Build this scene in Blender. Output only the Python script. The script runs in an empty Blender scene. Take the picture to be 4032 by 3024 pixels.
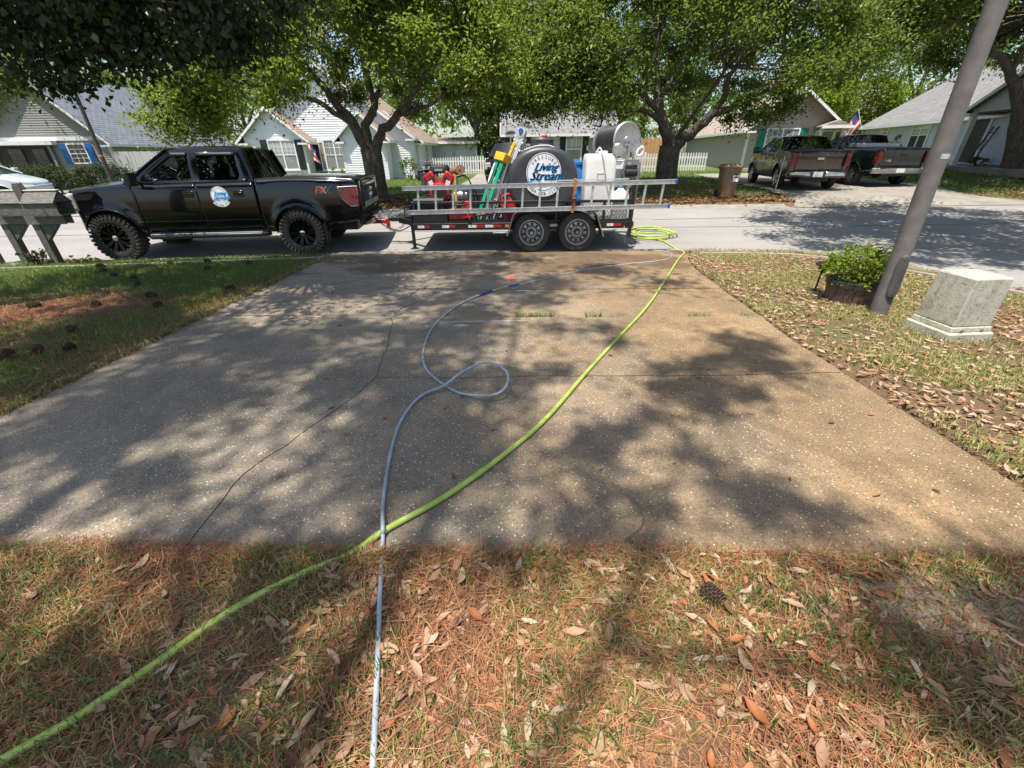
import bpy, bmesh, math, random
import numpy as np
from mathutils import Vector, Matrix, geometry
from math import radians as R, sin, cos, pi, sqrt, atan2

random.seed(7); RNG = np.random.default_rng(11)
SC = bpy.context.scene
COL = SC.collection

# ------------------------------------------------------------------ camera, sky, sun, exposure
cam_d = bpy.data.cameras.new('camera'); cam = bpy.data.objects.new('camera', cam_d); COL.objects.link(cam)
cam_d.sensor_width = 36; cam_d.lens = 1630 / 4032 * 36; cam_d.clip_start = .05; cam_d.clip_end = 2000
PITCH, ROLL = R(29.15), R(.7)
_r0 = Vector((1, 0, 0)); _u0 = Vector((0, sin(PITCH), cos(PITCH))); _fw = Vector((0, cos(PITCH), -sin(PITCH)))
_rt = _r0 * cos(ROLL) - _u0 * sin(ROLL); _up = _u0 * cos(ROLL) + _r0 * sin(ROLL)
_m = Matrix((_rt, _up, -_fw)).transposed().to_4x4(); _m.translation = Vector((0, 0, 1.55))
cam.matrix_world = _m
SC.camera = cam
SUN_DIR = Vector((-.17, -.25, .955)).normalized()          # towards the sun: high, a little behind and left of the camera
world = bpy.data.worlds.new('World'); SC.world = world; world.use_nodes = True
wn = world.node_tree; bg = wn.nodes['Background']
sky = wn.nodes.new('ShaderNodeTexSky'); sky.sky_type = 'NISHITA'; sky.sun_disc = False
sky.sun_elevation = math.asin(SUN_DIR.z); sky.sun_rotation = atan2(SUN_DIR.x, SUN_DIR.y)
sky.air_density = 1.0; sky.dust_density = 1.6; sky.ozone_density = 1.0
wn.links.new(sky.outputs[0], bg.inputs[0]); bg.inputs[1].default_value = .12
sun_d = bpy.data.lights.new('sun', 'SUN'); sun_d.energy = 4.9; sun_d.angle = R(.55); sun_d.color = (1, .945, .86)
sun = bpy.data.objects.new('sun', sun_d); COL.objects.link(sun)
sun.rotation_euler = SUN_DIR.to_track_quat('Z', 'Y').to_euler()
SC.view_settings.view_transform = 'Standard'; SC.view_settings.look = 'None'
SC.view_settings.exposure = .76; SC.view_settings.gamma = 1.0; SC.view_settings.use_curve_mapping = False
SC.render.engine = 'CYCLES'
SC.cycles.max_bounces = 6; SC.cycles.transparent_max_bounces = 12

# ------------------------------------------------------------------ terrain height (shared by everything that stands on it)
CP = np.array([(-30,14.2,.02),(-17,14.2,.03),(-8,14.2,.04),(0,14.2,.05),(6,14.4,.07),(9.5,14.0,.08),(16,14.2,.08),(24,14,.1),(7.6,15.2,.11),(10.4,17.5,.24),(12,17,.24),(13.3,17.8,.31),(14.8,17.8,.34),(6.5,18.5,.42),(19.8,18.6,.56),(14.9,29.4,.36),(20,28,.55),(22.6,26,.9),(21.2,20,.75),(24,32,.9),(-7.5,29.2,.15),(-14,29.5,.12),(-26,30,.1),(-17,18,.08),(3,33,.35),(0,22,.25),(-5,18,.2),(-40,40,.2),(40,40,1.2),(0,60,.5),(40,15,.5),(-40,15,.0)])
def far_z(x, y):
    d = ((x[..., None] - CP[:, 0]) ** 2 + (y[..., None] - CP[:, 1]) ** 2) + .6
    w = d ** -1.6
    return (w * CP[:, 2]).sum(-1) / w.sum(-1)
def gz(x, y):
    x = np.asarray(x, float); y = np.asarray(y, float)
    near = -.028 * np.clip(y - 1.2, 0, 7.5)
    road = -.24 + np.clip(y - 8.7, 0, 5.1) * .047
    t = np.clip((y - 13.8) / .4, 0, 1)
    return np.where(y < 8.7, near, np.where(y < 13.8, road, far_z(x, y) * t))
def gzf(x, y): return float(gz(x, y))

# ------------------------------------------------------------------ node materials
MATS = {}
def new_mat(name):
    m = bpy.data.materials.new(name); m.use_nodes = True; MATS[name] = m
    nt = m.node_tree; b = nt.nodes['Principled BSDF']
    return m, nt, b
def N(nt, kind, **kw):
    n = nt.nodes.new(kind)
    for k, v in kw.items():
        if k in n.inputs: n.inputs[k].default_value = v
        else: setattr(n, k, v)
    return n
def c4(c): return (c[0], c[1], c[2], 1)
def ramp(nt, src, stops, interp='LINEAR'):
    r = nt.nodes.new('ShaderNodeValToRGB'); r.color_ramp.interpolation = interp
    els = r.color_ramp.elements
    while len(els) < len(stops): els.new(.5)
    for e, (p, c) in zip(els, stops): e.position = p; e.color = c4(c) if len(c) == 3 else c
    nt.links.new(src, r.inputs[0]); return r.outputs[0]
def coords(nt, kind='Object', scale=(1, 1, 1)):
    tc = nt.nodes.new('ShaderNodeTexCoord'); mp = nt.nodes.new('ShaderNodeMapping'); mp.inputs['Scale'].default_value = scale
    nt.links.new(tc.outputs[kind], mp.inputs[0]); return mp.outputs[0]
def noise_tex(nt, co, scale, detail=4, rough=.6):
    n = N(nt, 'ShaderNodeTexNoise', Scale=scale, Detail=detail, Roughness=rough); nt.links.new(co, n.inputs['Vector']); return n.outputs['Fac']
def mixc(nt, fac, a, b, blend='MIX'):
    m = nt.nodes.new('ShaderNodeMix'); m.data_type = 'RGBA'; m.blend_type = blend
    for s, v in ((m.inputs[0], fac), (m.inputs[6], a), (m.inputs[7], b)):
        if hasattr(v, 'is_linked') or hasattr(v, 'links'): nt.links.new(v, s)
        elif isinstance(v, (int, float)): s.default_value = v
        else: s.default_value = c4(v)
    return m.outputs[2]
def bump(nt, b, h, strength=.3, dist=.01):
    n = N(nt, 'ShaderNodeBump', Strength=strength, Distance=dist); nt.links.new(h, n.inputs['Height']); nt.links.new(n.outputs[0], b.inputs['Normal'])
def pm(name, c1, c2=None, scale=6, rough=.6, metal=0., bmp=0., bscale=60, coat=0., stretch=(1, 1, 1), detail=6, rvar=.0, spec=.5):
    """plain procedural material: two tones by noise, optional bump"""
    m, nt, b = new_mat(name)
    if c2 is None: c2 = tuple(x * .8 for x in c1)
    co = coords(nt, scale=stretch)
    f = noise_tex(nt, co, scale, detail)
    nt.links.new(ramp(nt, f, [(.32, c2), (.68, c1)]), b.inputs['Base Color'])
    b.inputs['Roughness'].default_value = rough; b.inputs['Metallic'].default_value = metal
    b.inputs['Specular IOR Level'].default_value = spec
    if coat: b.inputs['Coat Weight'].default_value = coat; b.inputs['Coat Roughness'].default_value = .04
    if rvar:
        mr = N(nt, 'ShaderNodeMapRange'); mr.inputs[3].default_value = max(.02, rough - rvar); mr.inputs[4].default_value = rough + rvar
        nt.links.new(noise_tex(nt, co, scale * 2.3, 5), mr.inputs[0]); nt.links.new(mr.outputs[0], b.inputs['Roughness'])
    if bmp: bump(nt, b, noise_tex(nt, co, bscale, 5), bmp, .01)
    return m
def leaf_mat(name, stops, trans=.35, rough=.5, tcol=(.35, .5, .06), spec=.35):
    """leaf: colour picked per leaf from a random attribute, light passes through"""
    m, nt, b = new_mat(name)
    at = N(nt, 'ShaderNodeAttribute', attribute_name='rnd')
    col = ramp(nt, at.outputs['Fac'], stops)
    nt.links.new(col, b.inputs['Base Color']); b.inputs['Roughness'].default_value = rough; b.inputs['Specular IOR Level'].default_value = spec
    if trans:
        t = nt.nodes.new('ShaderNodeBsdfTranslucent'); nt.links.new(mixc(nt, .6, col, tcol), t.inputs[0])
        mx = N(nt, 'ShaderNodeMixShader'); mx.inputs[0].default_value = trans
        nt.links.new(b.outputs[0], mx.inputs[1]); nt.links.new(t.outputs[0], mx.inputs[2])
        nt.links.new(mx.outputs[0], nt.nodes['Material Output'].inputs[0])
    return m
def glass_mat(name, tint, refl=.12, rough=.02, clear=.8):
    """window glass: tinted see-through sheet with a mirror coat"""
    m, nt, b = new_mat(name)
    tr = nt.nodes.new('ShaderNodeBsdfTransparent'); tr.inputs[0].default_value = c4(tuple(x * clear for x in tint))
    gl = nt.nodes.new('ShaderNodeBsdfGlossy'); gl.inputs['Roughness'].default_value = rough; gl.inputs[0].default_value = (1, 1, 1, 1)
    fr = nt.nodes.new('ShaderNodeFresnel'); fr.inputs[0].default_value = 1.5
    ad = N(nt, 'ShaderNodeMath', operation='ADD'); ad.inputs[1].default_value = refl; nt.links.new(fr.outputs[0], ad.inputs[0])
    mx = nt.nodes.new('ShaderNodeMixShader'); nt.links.new(ad.outputs[0], mx.inputs[0])
    nt.links.new(tr.outputs[0], mx.inputs[1]); nt.links.new(gl.outputs[0], mx.inputs[2])
    nt.links.new(mx.outputs[0], nt.nodes['Material Output'].inputs[0])
    return m

# ------------------------------------------------------------------ mesh builder
class MB:
    def __init__(s): s.v = []; s.f = []
    def add(s, vs, fs):
        o = len(s.v); s.v += [tuple(v) for v in vs]; s.f += [tuple(i + o for i in f) for f in fs]; return s
    def box(s, x0, x1, y0, y1, z0, z1):
        return s.add([(x0,y0,z0),(x1,y0,z0),(x1,y1,z0),(x0,y1,z0),(x0,y0,z1),(x1,y0,z1),(x1,y1,z1),(x0,y1,z1)],
                     [(0,3,2,1),(4,5,6,7),(0,1,5,4),(1,2,6,5),(2,3,7,6),(3,0,4,7)])
    def obox(s, c, size, rot=None):
        rot = rot or Matrix.Identity(3); c = Vector(c)
        vs = [c + rot @ Vector((sx*size[0]/2, sy*size[1]/2, sz*size[2]/2)) for sz in (-1,1) for sx, sy in ((-1,-1),(1,-1),(1,1),(-1,1))]
        return s.add(vs, [(0,3,2,1),(4,5,6,7),(0,1,5,4),(1,2,6,5),(2,3,7,6),(3,0,4,7)])
    def bar(s, p, q, w, h=None, up=(0,0,1)):
        h = h or w; p = Vector(p); q = Vector(q); d = (q - p); L = d.length; d.normalize()
        u = Vector(up)
        if abs(d.dot(u)) > .98: u = Vector((0,1,0))
        a = d.cross(u).normalized(); b = a.cross(d).normalized()
        return s.obox((p+q)/2, (L, w, h), Matrix((d, a, b)).transposed())
    def tube(s, path, r, n=8, caps=True):
        pts = [Vector(p) for p in path]; m = len(pts)
        rs = r if isinstance(r, (list, tuple)) else [r] * m
        ref = None; vs = []; fs = []
        for i, p in enumerate(pts):
            t = (pts[min(i+1, m-1)] - pts[max(i-1, 0)])
            t = t.normalized() if t.length > 1e-9 else Vector((0,0,1))
            if ref is None:
                ref = Vector((0,0,1)) if abs(t.z) < .9 else Vector((1,0,0))
            a = (ref - t * ref.dot(t))
            if a.length < 1e-6: a = t.orthogonal()
            a.normalize(); ref = a; b = t.cross(a)
            for k in range(n):
                an = 2*pi*k/n; vs.append(p + (a*cos(an) + b*sin(an)) * rs[i])
        for i in range(m-1):
            for k in range(n):
                fs.append((i*n+k, i*n+(k+1)%n, (i+1)*n+(k+1)%n, (i+1)*n+k))
        if caps: fs.append(tuple(range(n-1,-1,-1))); fs.append(tuple((m-1)*n+k for k in range(n)))
        return s.add(vs, fs)
    def cyl(s, p, q, r0, r1=None, n=16):
        return s.tube([p, q], [r0, r0 if r1 is None else r1], n)
    def lathe(s, prof, n=32, M=None, closed=False, caps=True):
        """prof: (radius, height) about local z; M places it"""
        M = M or Matrix.Identity(4); vs = []; fs = []
        for r, z in prof:
            for k in range(n):
                a = 2*pi*k/n; vs.append(M @ Vector((r*cos(a), r*sin(a), z)))
        m = len(prof); rng = range(m if closed else m-1)
        for i in rng:
            j = (i+1) % m
            for k in range(n): fs.append((i*n+k, i*n+(k+1)%n, j*n+(k+1)%n, j*n+k))
        if not closed and caps:
            if prof[0][0] > 1e-5: fs.append(tuple(range(n-1,-1,-1)))
            if prof[-1][0] > 1e-5: fs.append(tuple((m-1)*n+k for k in range(n)))
        return s.add(vs, fs)
    def grid(s, nu, nv, fn):
        vs = [fn(i/nu, j/nv) for i in range(nu+1) for j in range(nv+1)]
        fs = [(i*(nv+1)+j, (i+1)*(nv+1)+j, (i+1)*(nv+1)+j+1, i*(nv+1)+j+1) for i in range(nu) for j in range(nv)]
        return s.add(vs, fs)
    def prism(s, poly, fn0, fn1):
        """closed 2-D polygon mapped by fn0 (one cap) and fn1 (other cap)"""
        n = len(poly); vs = [fn0(*p) for p in poly] + [fn1(*p) for p in poly]
        return s.add(vs, [tuple(range(n)), tuple(range(2*n-1, n-1, -1))] + [(i, (i+1)%n, (i+1)%n+n, i+n) for i in range(n)])
    def holed(s, outer, holes, fn):
        polys = [[Vector((a, b, 0)) for a, b in p] for p in [outer] + holes]
        tris = geometry.tessellate_polygon(polys); flat = [p for q in [outer] + holes for p in q]
        return s.add([fn(*p) for p in flat], [tuple(t) for t in tris])
    def loft(s, rings, cap=True, closed=True):
        n = len(rings[0]); vs = [p for r in rings for p in r]; fs = []
        for i in range(len(rings)-1):
            for k in range(n if closed else n-1): fs.append((i*n+k, i*n+(k+1)%n, (i+1)*n+(k+1)%n, (i+1)*n+k))
        if cap and closed: fs.append(tuple(range(n-1,-1,-1))); fs.append(tuple((len(rings)-1)*n+k for k in range(n)))
        return s.add(vs, fs)
    def xf(s, M, start=0):
        s.v[start:] = [tuple(M @ Vector(v)) for v in s.v[start:]]; return s
    def mesh(s, name, mat, smooth=40):
        me = bpy.data.meshes.new(name); me.from_pydata(s.v, [], s.f)
        bm = bmesh.new(); bm.from_mesh(me); bmesh.ops.recalc_face_normals(bm, faces=bm.faces); bm.to_mesh(me); bm.free()
        if mat: me.materials.append(MATS[mat] if isinstance(mat, str) else mat)
        if smooth:
            me.polygons.foreach_set('use_smooth', [True]*len(me.polygons)); me.set_sharp_from_angle(angle=R(smooth))
        return me
    def build(s, name, mat, parent=None, smooth=40, bevel=0, solid=0, seg=2, **tg):
        o = bpy.data.objects.new(name, s.mesh(name, mat, smooth)); COL.objects.link(o)
        if solid:
            md = o.modifiers.new('solid', 'SOLIDIFY'); md.thickness = solid; md.offset = -1
        if bevel:
            md = o.modifiers.new('bevel', 'BEVEL'); md.width = bevel; md.segments = seg; md.limit_method = 'ANGLE'; md.angle_limit = R(40)
        if parent: o.parent = parent
        if tg: tag(o, **tg)
        return o
def tag(o, label=None, cat=None, group=None, kind=None):
    for k, v in (('label', label), ('category', cat), ('group', group), ('kind', kind)):
        if v: o[k] = v
    return o
def thing(name, loc=(0,0,0), rz=0, sc=1., parent=None, **tg):
    o = bpy.data.objects.new(name, None); COL.objects.link(o); o.empty_display_size = .1
    o.location = loc; o.rotation_euler = (0,0,rz); o.scale = (sc,)*3
    if parent: o.parent = parent
    return tag(o, **tg)
def obj(name, me, parent=None, loc=None, rot=None, **tg):
    o = bpy.data.objects.new(name, me); COL.objects.link(o)
    if parent: o.parent = parent
    if loc is not None: o.location = loc
    if rot is not None: o.rotation_euler = rot
    return tag(o, **tg)
def copy_tree(o, parent=None):
    c = o.copy(); COL.objects.link(c); c.parent = parent
    for ch in [k for k in bpy.data.objects if k.parent == o]: copy_tree(ch, c)
    return c
def np_mesh(name, V, F, mat, rnd=None, smooth=False):
    me = bpy.data.meshes.new(name); k = F.shape[1]
    me.vertices.add(len(V)); me.vertices.foreach_set('co', np.ascontiguousarray(V, np.float32).ravel())
    me.loops.add(F.size); me.loops.foreach_set('vertex_index', np.ascontiguousarray(F, np.int32).ravel())
    me.polygons.add(len(F)); me.polygons.foreach_set('loop_start', np.arange(0, F.size, k, dtype=np.int32))
    me.polygons.foreach_set('loop_total', np.full(len(F), k, np.int32))
    if smooth: me.polygons.foreach_set('use_smooth', np.ones(len(F), bool))
    me.update(calc_edges=True)
    if rnd is not None:
        a = me.attributes.new('rnd', 'FLOAT', 'POINT'); a.data.foreach_set('value', np.ascontiguousarray(rnd, np.float32))
    me.materials.append(MATS[mat]); return me
def unit(a): return a / np.maximum(np.linalg.norm(a, axis=-1, keepdims=True), 1e-9)
def leaf_arrays(P, size, asp=.5, nrm=None, flat=.0, curl=.18, axis=None):
    """one folded diamond leaf (2 triangles) at each point; returns V, F"""
    n = len(P); a = unit(RNG.normal(size=(n,3))) if axis is None else unit(axis)
    nn = RNG.normal(size=(n,3)) if nrm is None else nrm + RNG.normal(size=(n,3)) * (1-flat)
    nn = unit(nn - a * (nn*a).sum(-1, keepdims=True)); b = np.cross(nn, a)
    s = np.broadcast_to(np.asarray(size, float).reshape(-1,1), (n,1))
    p0 = P - a*s*.5; p2 = P + a*s*.5 - nn*s*curl*.4
    p1 = P + b*s*asp*.5 + nn*s*curl; p3 = P - b*s*asp*.5 + nn*s*curl
    V = np.stack([p0,p1,p2,p3],1).reshape(-1,3); i = np.arange(n)*4
    F = np.concatenate([np.stack([i,i+1,i+2],1), np.stack([i,i+2,i+3],1)])
    return V, F
def smooth_path(pts, k=6):
    P = [Vector(p) for p in pts]; out = []
    for i in range(len(P)-1):
        p0, p1, p2, p3 = P[max(i-1,0)], P[i], P[i+1], P[min(i+2,len(P)-1)]
        for j in range(k):
            t = j/k; out.append(.5*((2*p1)+(p2-p0)*t+(2*p0-5*p1+4*p2-p3)*t*t+(3*p1-p0-3*p2+p3)*t**3))
    out.append(P[-1]); return out
def interp(pts, x): return float(np.interp(x, [p[0] for p in pts], [p[1] for p in pts]))
_TXT = {}
def text_geo(s, size=1., shear=0.):
    """verts and faces of a line of lettering in the xy plane, centred"""
    key = (s, shear)
    if key not in _TXT:
        cu = bpy.data.curves.new('lettering', 'FONT'); cu.body = s; cu.size = 1; cu.shear = shear; cu.resolution_u = 2
        cu.align_x = 'CENTER'; cu.align_y = 'CENTER'
        o = bpy.data.objects.new('lettering', cu); COL.objects.link(o); bpy.context.view_layer.update()
        me = o.to_mesh(); V = [tuple(v.co) for v in me.vertices]; F = [tuple(p.vertices) for p in me.polygons]
        o.to_mesh_clear(); bpy.data.objects.remove(o); bpy.data.curves.remove(cu); _TXT[key] = (V, F)
    V, F = _TXT[key]
    return [(v[0]*size, v[1]*size, 0) for v in V], F
def put_text(mb, s, size, fn, shear=0., off=(0,0), rot=0., bold=0):
    V, F = text_geo(s, size, shear); c, sn = cos(rot), sin(rot)
    mb.add([fn(off[0]+v[0]*c-v[1]*sn, off[1]+v[0]*sn+v[1]*c) for v in V], F)
def arc_text(mb, s, size, rad, a0, a1, fn, inward=False, c=(0,0)):
    for i, ch in enumerate(s):
        if ch == ' ': continue
        a = a0 + (a1-a0)*(i+.5)/len(s)
        rot = a - pi/2 if not inward else a + pi/2
        put_text(mb, ch, size, fn, 0, (c[0]+rad*cos(a), c[1]+rad*sin(a)), rot)
# ------------------------------------------------------------------ materials
pm('black_paint', (.003,.0033,.0045), (.0025,.0028,.0035), 3, .12, 0, coat=.6, spec=.3)
pm('bronze_paint', (.085,.066,.046), (.075,.058,.04), 3, .3, .55, coat=.8)
pm('dark_green_paint', (.014,.022,.019), (.01,.016,.014), 3, .25, .3, coat=.7)
pm('white_paint_car', (.52,.56,.58), (.46,.5,.52), 3, .3, .1, coat=.6)
pm('trim_black', (.012,.012,.013), (.008,.008,.009), 20, .55)
pm('frame_black', (.016,.016,.017), (.01,.01,.011), 9, .42, 0, rvar=.15)
pm('rubber', (.022,.021,.02), (.013,.0125,.012), 14, .8, bmp=.15)
pm('rubber_dusty', (.06,.056,.05), (.028,.026,.024), 9, .85, bmp=.2)
pm('tread_mud', (.075,.062,.048), (.03,.027,.023), 12, .9, bmp=.2)
pm('rim_black', (.01,.01,.011), (.007,.007,.008), 9, .22, .6)
pm('chrome', (.75,.76,.77), (.6,.61,.62), 5, .1, 1.)
pm('steel_grey', (.42,.43,.44), (.3,.31,.32), 9, .42, .75, rvar=.12)
pm('alloy', (.55,.55,.54), (.42,.42,.41), 9, .3, .85)
pm('stainless', (.5,.5,.49), (.38,.38,.37), 14, .42, .8, rvar=.1, stretch=(1,1,6))
pm('aluminium', (.66,.66,.64), (.45,.45,.43), 16, .45, .6, rvar=.12)
pm('red_paint', (.42,.012,.014), (.32,.01,.012), 6, .35, coat=.4)
pm('red_plastic', (.62,.022,.018), (.5,.018,.015), 6, .4)
pm('dark_red', (.2,.014,.014), (.12,.01,.01), 6, .5)
pm('lamp_red', (.2,.005,.008), (.09,.003,.005), 18, .15, coat=.35)
pm('lamp_clear', (.62,.6,.56), (.42,.38,.34), 14, .1, coat=1.)
pm('amber', (.6,.22,.03), (.4,.14,.02), 14, .2)
pm('reflector_white', (.7,.72,.7), (.55,.57,.55), 14, .3)
pm('reflector_red', (.45,.02,.02), (.34,.015,.015), 14, .3)
pm('yellow_paint', (.72,.44,.02), (.58,.35,.015), 10, .45)
pm('fibreglass_green', (.01,.3,.16), (.008,.22,.12), 8, .45)
pm('fibreglass_blue', (.02,.1,.4), (.015,.07,.3), 8, .45)
pm('blue_plastic', (.02,.2,.55), (.015,.15,.45), 5, .4)
pm('sky_plastic', (.08,.3,.55), (.06,.22,.45), 8, .4)
pm('tank_black', (.05,.052,.056), (.035,.036,.04), 3, .42, bmp=.05, bscale=120)
pm('tank_white', (.78,.78,.74), (.66,.66,.61), 2.5, .45)
pm('hose_black', (.014,.014,.015), (.009,.009,.01), 30, .5)
pm('strap_orange', (.5,.16,.03), (.35,.1,.02), 30, .8)
pm('leather_brown', (.2,.09,.045), (.13,.055,.03), 20, .7)
pm('decal_white', (.82,.82,.82), (.76,.76,.77), 4, .45)
pm('decal_black', (.012,.012,.014), None, 4, .5)
pm('decal_blue', (.02,.36,.78), (.015,.28,.7), 30, .45)
pm('decal_red', (.5,.04,.03), None, 4, .4)
pm('decal_grey', (.33,.34,.35), None, 4, .4)
pm('paper_white', (.75,.74,.72), None, 4, .8)
pm('white_trim', (.8,.81,.81), (.7,.71,.7), 2, .55, bmp=.03)
pm('picket_white', (.78,.77,.74), (.6,.59,.55), 3, .7, bmp=.1)
pm('fence_grey', (.66,.64,.6), (.42,.41,.38), 3, .8, bmp=.2, stretch=(6,6,.6))
pm('fence_cedar', (.5,.28,.1), (.38,.2,.07), 3, .8, bmp=.2, stretch=(6,6,.6))
pm('wood_weathered', (.16,.145,.125), (.06,.055,.047), 5, .85, bmp=.5, bscale=40, stretch=(9,9,1.2))
pm('wood_weathered_flat', (.19,.18,.16), (.07,.066,.058), 6, .85, bmp=.5, bscale=40, stretch=(2,9,9))
pm('roofing_pale', (.62,.6,.54), (.4,.39,.35), 9, .85, bmp=.3)
pm('barrel_wood', (.16,.1,.075), (.085,.055,.04), 5, .75, bmp=.2, stretch=(7,7,.7))
pm('barrel_hoop', (.03,.028,.027), (.02,.02,.02), 9, .6)
pm('soil', (.05,.035,.024), (.025,.018,.013), 22, .95, bmp=.6, bscale=50)
pm('pole_concrete', (.175,.162,.148), (.115,.106,.097), 7, .8, bmp=.25, bscale=140)
pm('pole_brown', (.06,.05,.045), (.04,.034,.03), 9, .7)
pm('plate_grey', (.09,.09,.088), (.06,.06,.058), 6, .6)
pm('bin_brown', (.2,.135,.075), (.15,.1,.055), 4, .55, rvar=.1)
pm('shutter_blue', (.006,.14,.42), (.005,.1,.33), 5, .5)
pm('shutter_green', (.005,.22,.17), (.004,.17,.13), 5, .5)
pm('shutter_black', (.022,.022,.026), (.015,.015,.018), 5, .55)
pm('door_dark', (.03,.033,.036), (.02,.022,.024), 5, .45)
pm('door_tan', (.3,.24,.17), (.22,.18,.12), 5, .5)
pm('porch_shade_dark', (.09,.05,.04), (.05,.03,.025), 18, .9)
pm('foundation', (.33,.3,.27), (.22,.2,.18), 9, .9, bmp=.2)
pm('flag_red', (.5,.03,.04), (.42,.025,.035), 9, .8)
pm('flag_white', (.72,.7,.68), None, 9, .8)
pm('flag_blue', (.02,.03,.14), None, 9, .8)
pm('seat_grey', (.1,.1,.105), (.07,.07,.075), 20, .8)
pm('cone_brown', (.1,.055,.03), (.035,.02,.012), 60, .9)
pm('twig', (.22,.13,.08), (.1,.06,.04), 20, .9)
pm('pile_mulch', (.09,.05,.028), (.04,.025,.015), 20, .95, bmp=.4)
pm('hose_lime', (.4,.5,.1), (.3,.4,.07), 14, .5, rvar=.1, bmp=.1, bscale=200)
pm('hose_grey', (.38,.42,.47), (.25,.28,.32), 12, .45, rvar=.1)
pm('wrap_blue', (.02,.06,.28), None, 12, .5)
pm('brass', (.55,.38,.12), None, 12, .35, .9)
pm('spray_pink', (.75,.12,.12), (.5,.12,.1), 12, .8)
pm('chalk_white', (.5,.49,.46), (.28,.26,.23), 14, .9)
pm('dish_grey', (.3,.31,.32), (.22,.23,.24), 9, .5)
pm('curtain', (.7,.68,.63), None, 9, .8)
glass_mat('glass_car', (.78,.95,.88), .05, clear=.88)
glass_mat('glass_tint', (.1,.11,.11), .06, clear=.6)
leaf_mat('oak_leaf', [(0,(.045,.075,.012)),(.4,(.09,.14,.02)),(.75,(.165,.225,.03)),(1,(.3,.34,.06))], .42, .4, (.42,.52,.06))
leaf_mat('oak_leaf_grey', [(0,(.035,.06,.014)),(.45,(.075,.115,.024)),(.8,(.135,.18,.038)),(1,(.26,.29,.07))], .4, .4)
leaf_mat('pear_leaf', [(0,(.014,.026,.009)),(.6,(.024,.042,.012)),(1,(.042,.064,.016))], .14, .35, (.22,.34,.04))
leaf_mat('far_leaf', [(0,(.04,.07,.016)),(.5,(.08,.125,.024)),(.8,(.15,.21,.035)),(1,(.27,.32,.06))], .42, .5)
leaf_mat('bright_leaf', [(0,(.06,.1,.012)),(.5,(.16,.22,.022)),(1,(.34,.36,.03))], .4, .45)
leaf_mat('hedge_leaf_shaded', [(0,(.008,.016,.006)),(.6,(.016,.028,.009)),(1,(.04,.058,.016))], .1, .6)  # tree shade over the hedge is mixed into these dark greens
leaf_mat('shrub_leaf', [(0,(.04,.075,.014)),(.5,(.08,.14,.02)),(1,(.2,.27,.05))], .35, .45)
leaf_mat('needle_green', [(0,(.02,.04,.014)),(1,(.07,.1,.03))], .2, .5)
leaf_mat('grass', [(0,(.035,.065,.012)),(.35,(.07,.125,.02)),(.7,(.13,.2,.03)),(.88,(.25,.26,.07)),(1,(.4,.32,.15))], .3, .5, (.4,.5,.08))
leaf_mat('grass_dry', [(0,(.08,.14,.025)),(.4,(.2,.235,.055)),(.7,(.38,.32,.135)),(1,(.5,.38,.21))], .25, .6, (.4,.4,.12))
leaf_mat('straw', [(0,(.1,.042,.018)),(.4,(.26,.105,.045)),(.75,(.4,.185,.085)),(1,(.5,.28,.14))], .1, .6, (.4,.2,.08))
leaf_mat('dry_leaf', [(0,(.12,.055,.03)),(.25,(.36,.13,.045)),(.5,(.32,.175,.095)),(.8,(.42,.27,.17)),(1,(.48,.36,.26))], .15, .6, (.5,.3,.12))
leaf_mat('mulch_leaf', [(0,(.07,.03,.015)),(.5,(.2,.09,.04)),(1,(.38,.22,.12))], .1, .7, (.4,.2,.08))

def siding(name, c1, c2):
    m, nt, b = new_mat(name); co = coords(nt)
    f = noise_tex(nt, co, .7, 5); g = noise_tex(nt, coords(nt, scale=(3,3,.4)), 2.2, 4)
    col = mixc(nt, g, ramp(nt, f, [(.3, c2), (.7, c1)]), tuple(x*.9 for x in c2)); nt.links.new(col, b.inputs['Base Color'])
    b.inputs['Roughness'].default_value = .5; bump(nt, b, noise_tex(nt, coords(nt, scale=(2,2,30)), 8, 3), .08, .004)
siding('siding_white', (.84,.86,.87), (.76,.78,.79)); siding('siding_tan', (.5,.43,.36), (.42,.36,.3))
siding('siding_grey', (.36,.36,.34), (.29,.29,.275)); siding('siding_pale', (.58,.59,.6), (.5,.51,.52)); siding('siding_blue', (.6,.64,.7), (.53,.57,.63))
def shingle(name, c1, c2, c3):
    m, nt, b = new_mat(name); tc = nt.nodes.new('ShaderNodeTexCoord')
    br = N(nt, 'ShaderNodeTexBrick', Scale=1.); br.inputs['Brick Width'].default_value = .42; br.inputs['Row Height'].default_value = .19
    br.inputs['Mortar Size'].default_value = .022; br.inputs['Mortar Smooth'].default_value = .3; br.inputs['Bias'].default_value = -.1
    br.inputs['Color1'].default_value = c4(c1); br.inputs['Color2'].default_value = c4(c2); br.inputs['Mortar'].default_value = c4(c3)
    nt.links.new(tc.outputs['UV'], br.inputs['Vector'])
    f = noise_tex(nt, coords(nt), .8, 6); col = mixc(nt, ramp(nt, f, [(.35,(0,0,0)),(.7,(.6,.6,.6))]), br.outputs[0], tuple(x*.75 for x in c2))
    nt.links.new(col, b.inputs['Base Color']); b.inputs['Roughness'].default_value = .9; bump(nt, b, br.outputs['Fac'], -.5, .02)
shingle('roof_blue', (.2,.225,.26), (.14,.16,.19), (.06,.07,.085)); shingle('roof_brown', (.36,.27,.2), (.27,.2,.145), (.13,.095,.07))
shingle('roof_tan', (.4,.33,.28), (.3,.245,.205), (.16,.13,.11)); shingle('roof_grey', (.25,.245,.235), (.185,.18,.175), (.09,.088,.085)); shingle('roof_maroon', (.17,.115,.11), (.13,.085,.08), (.07,.045,.045))
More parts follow.
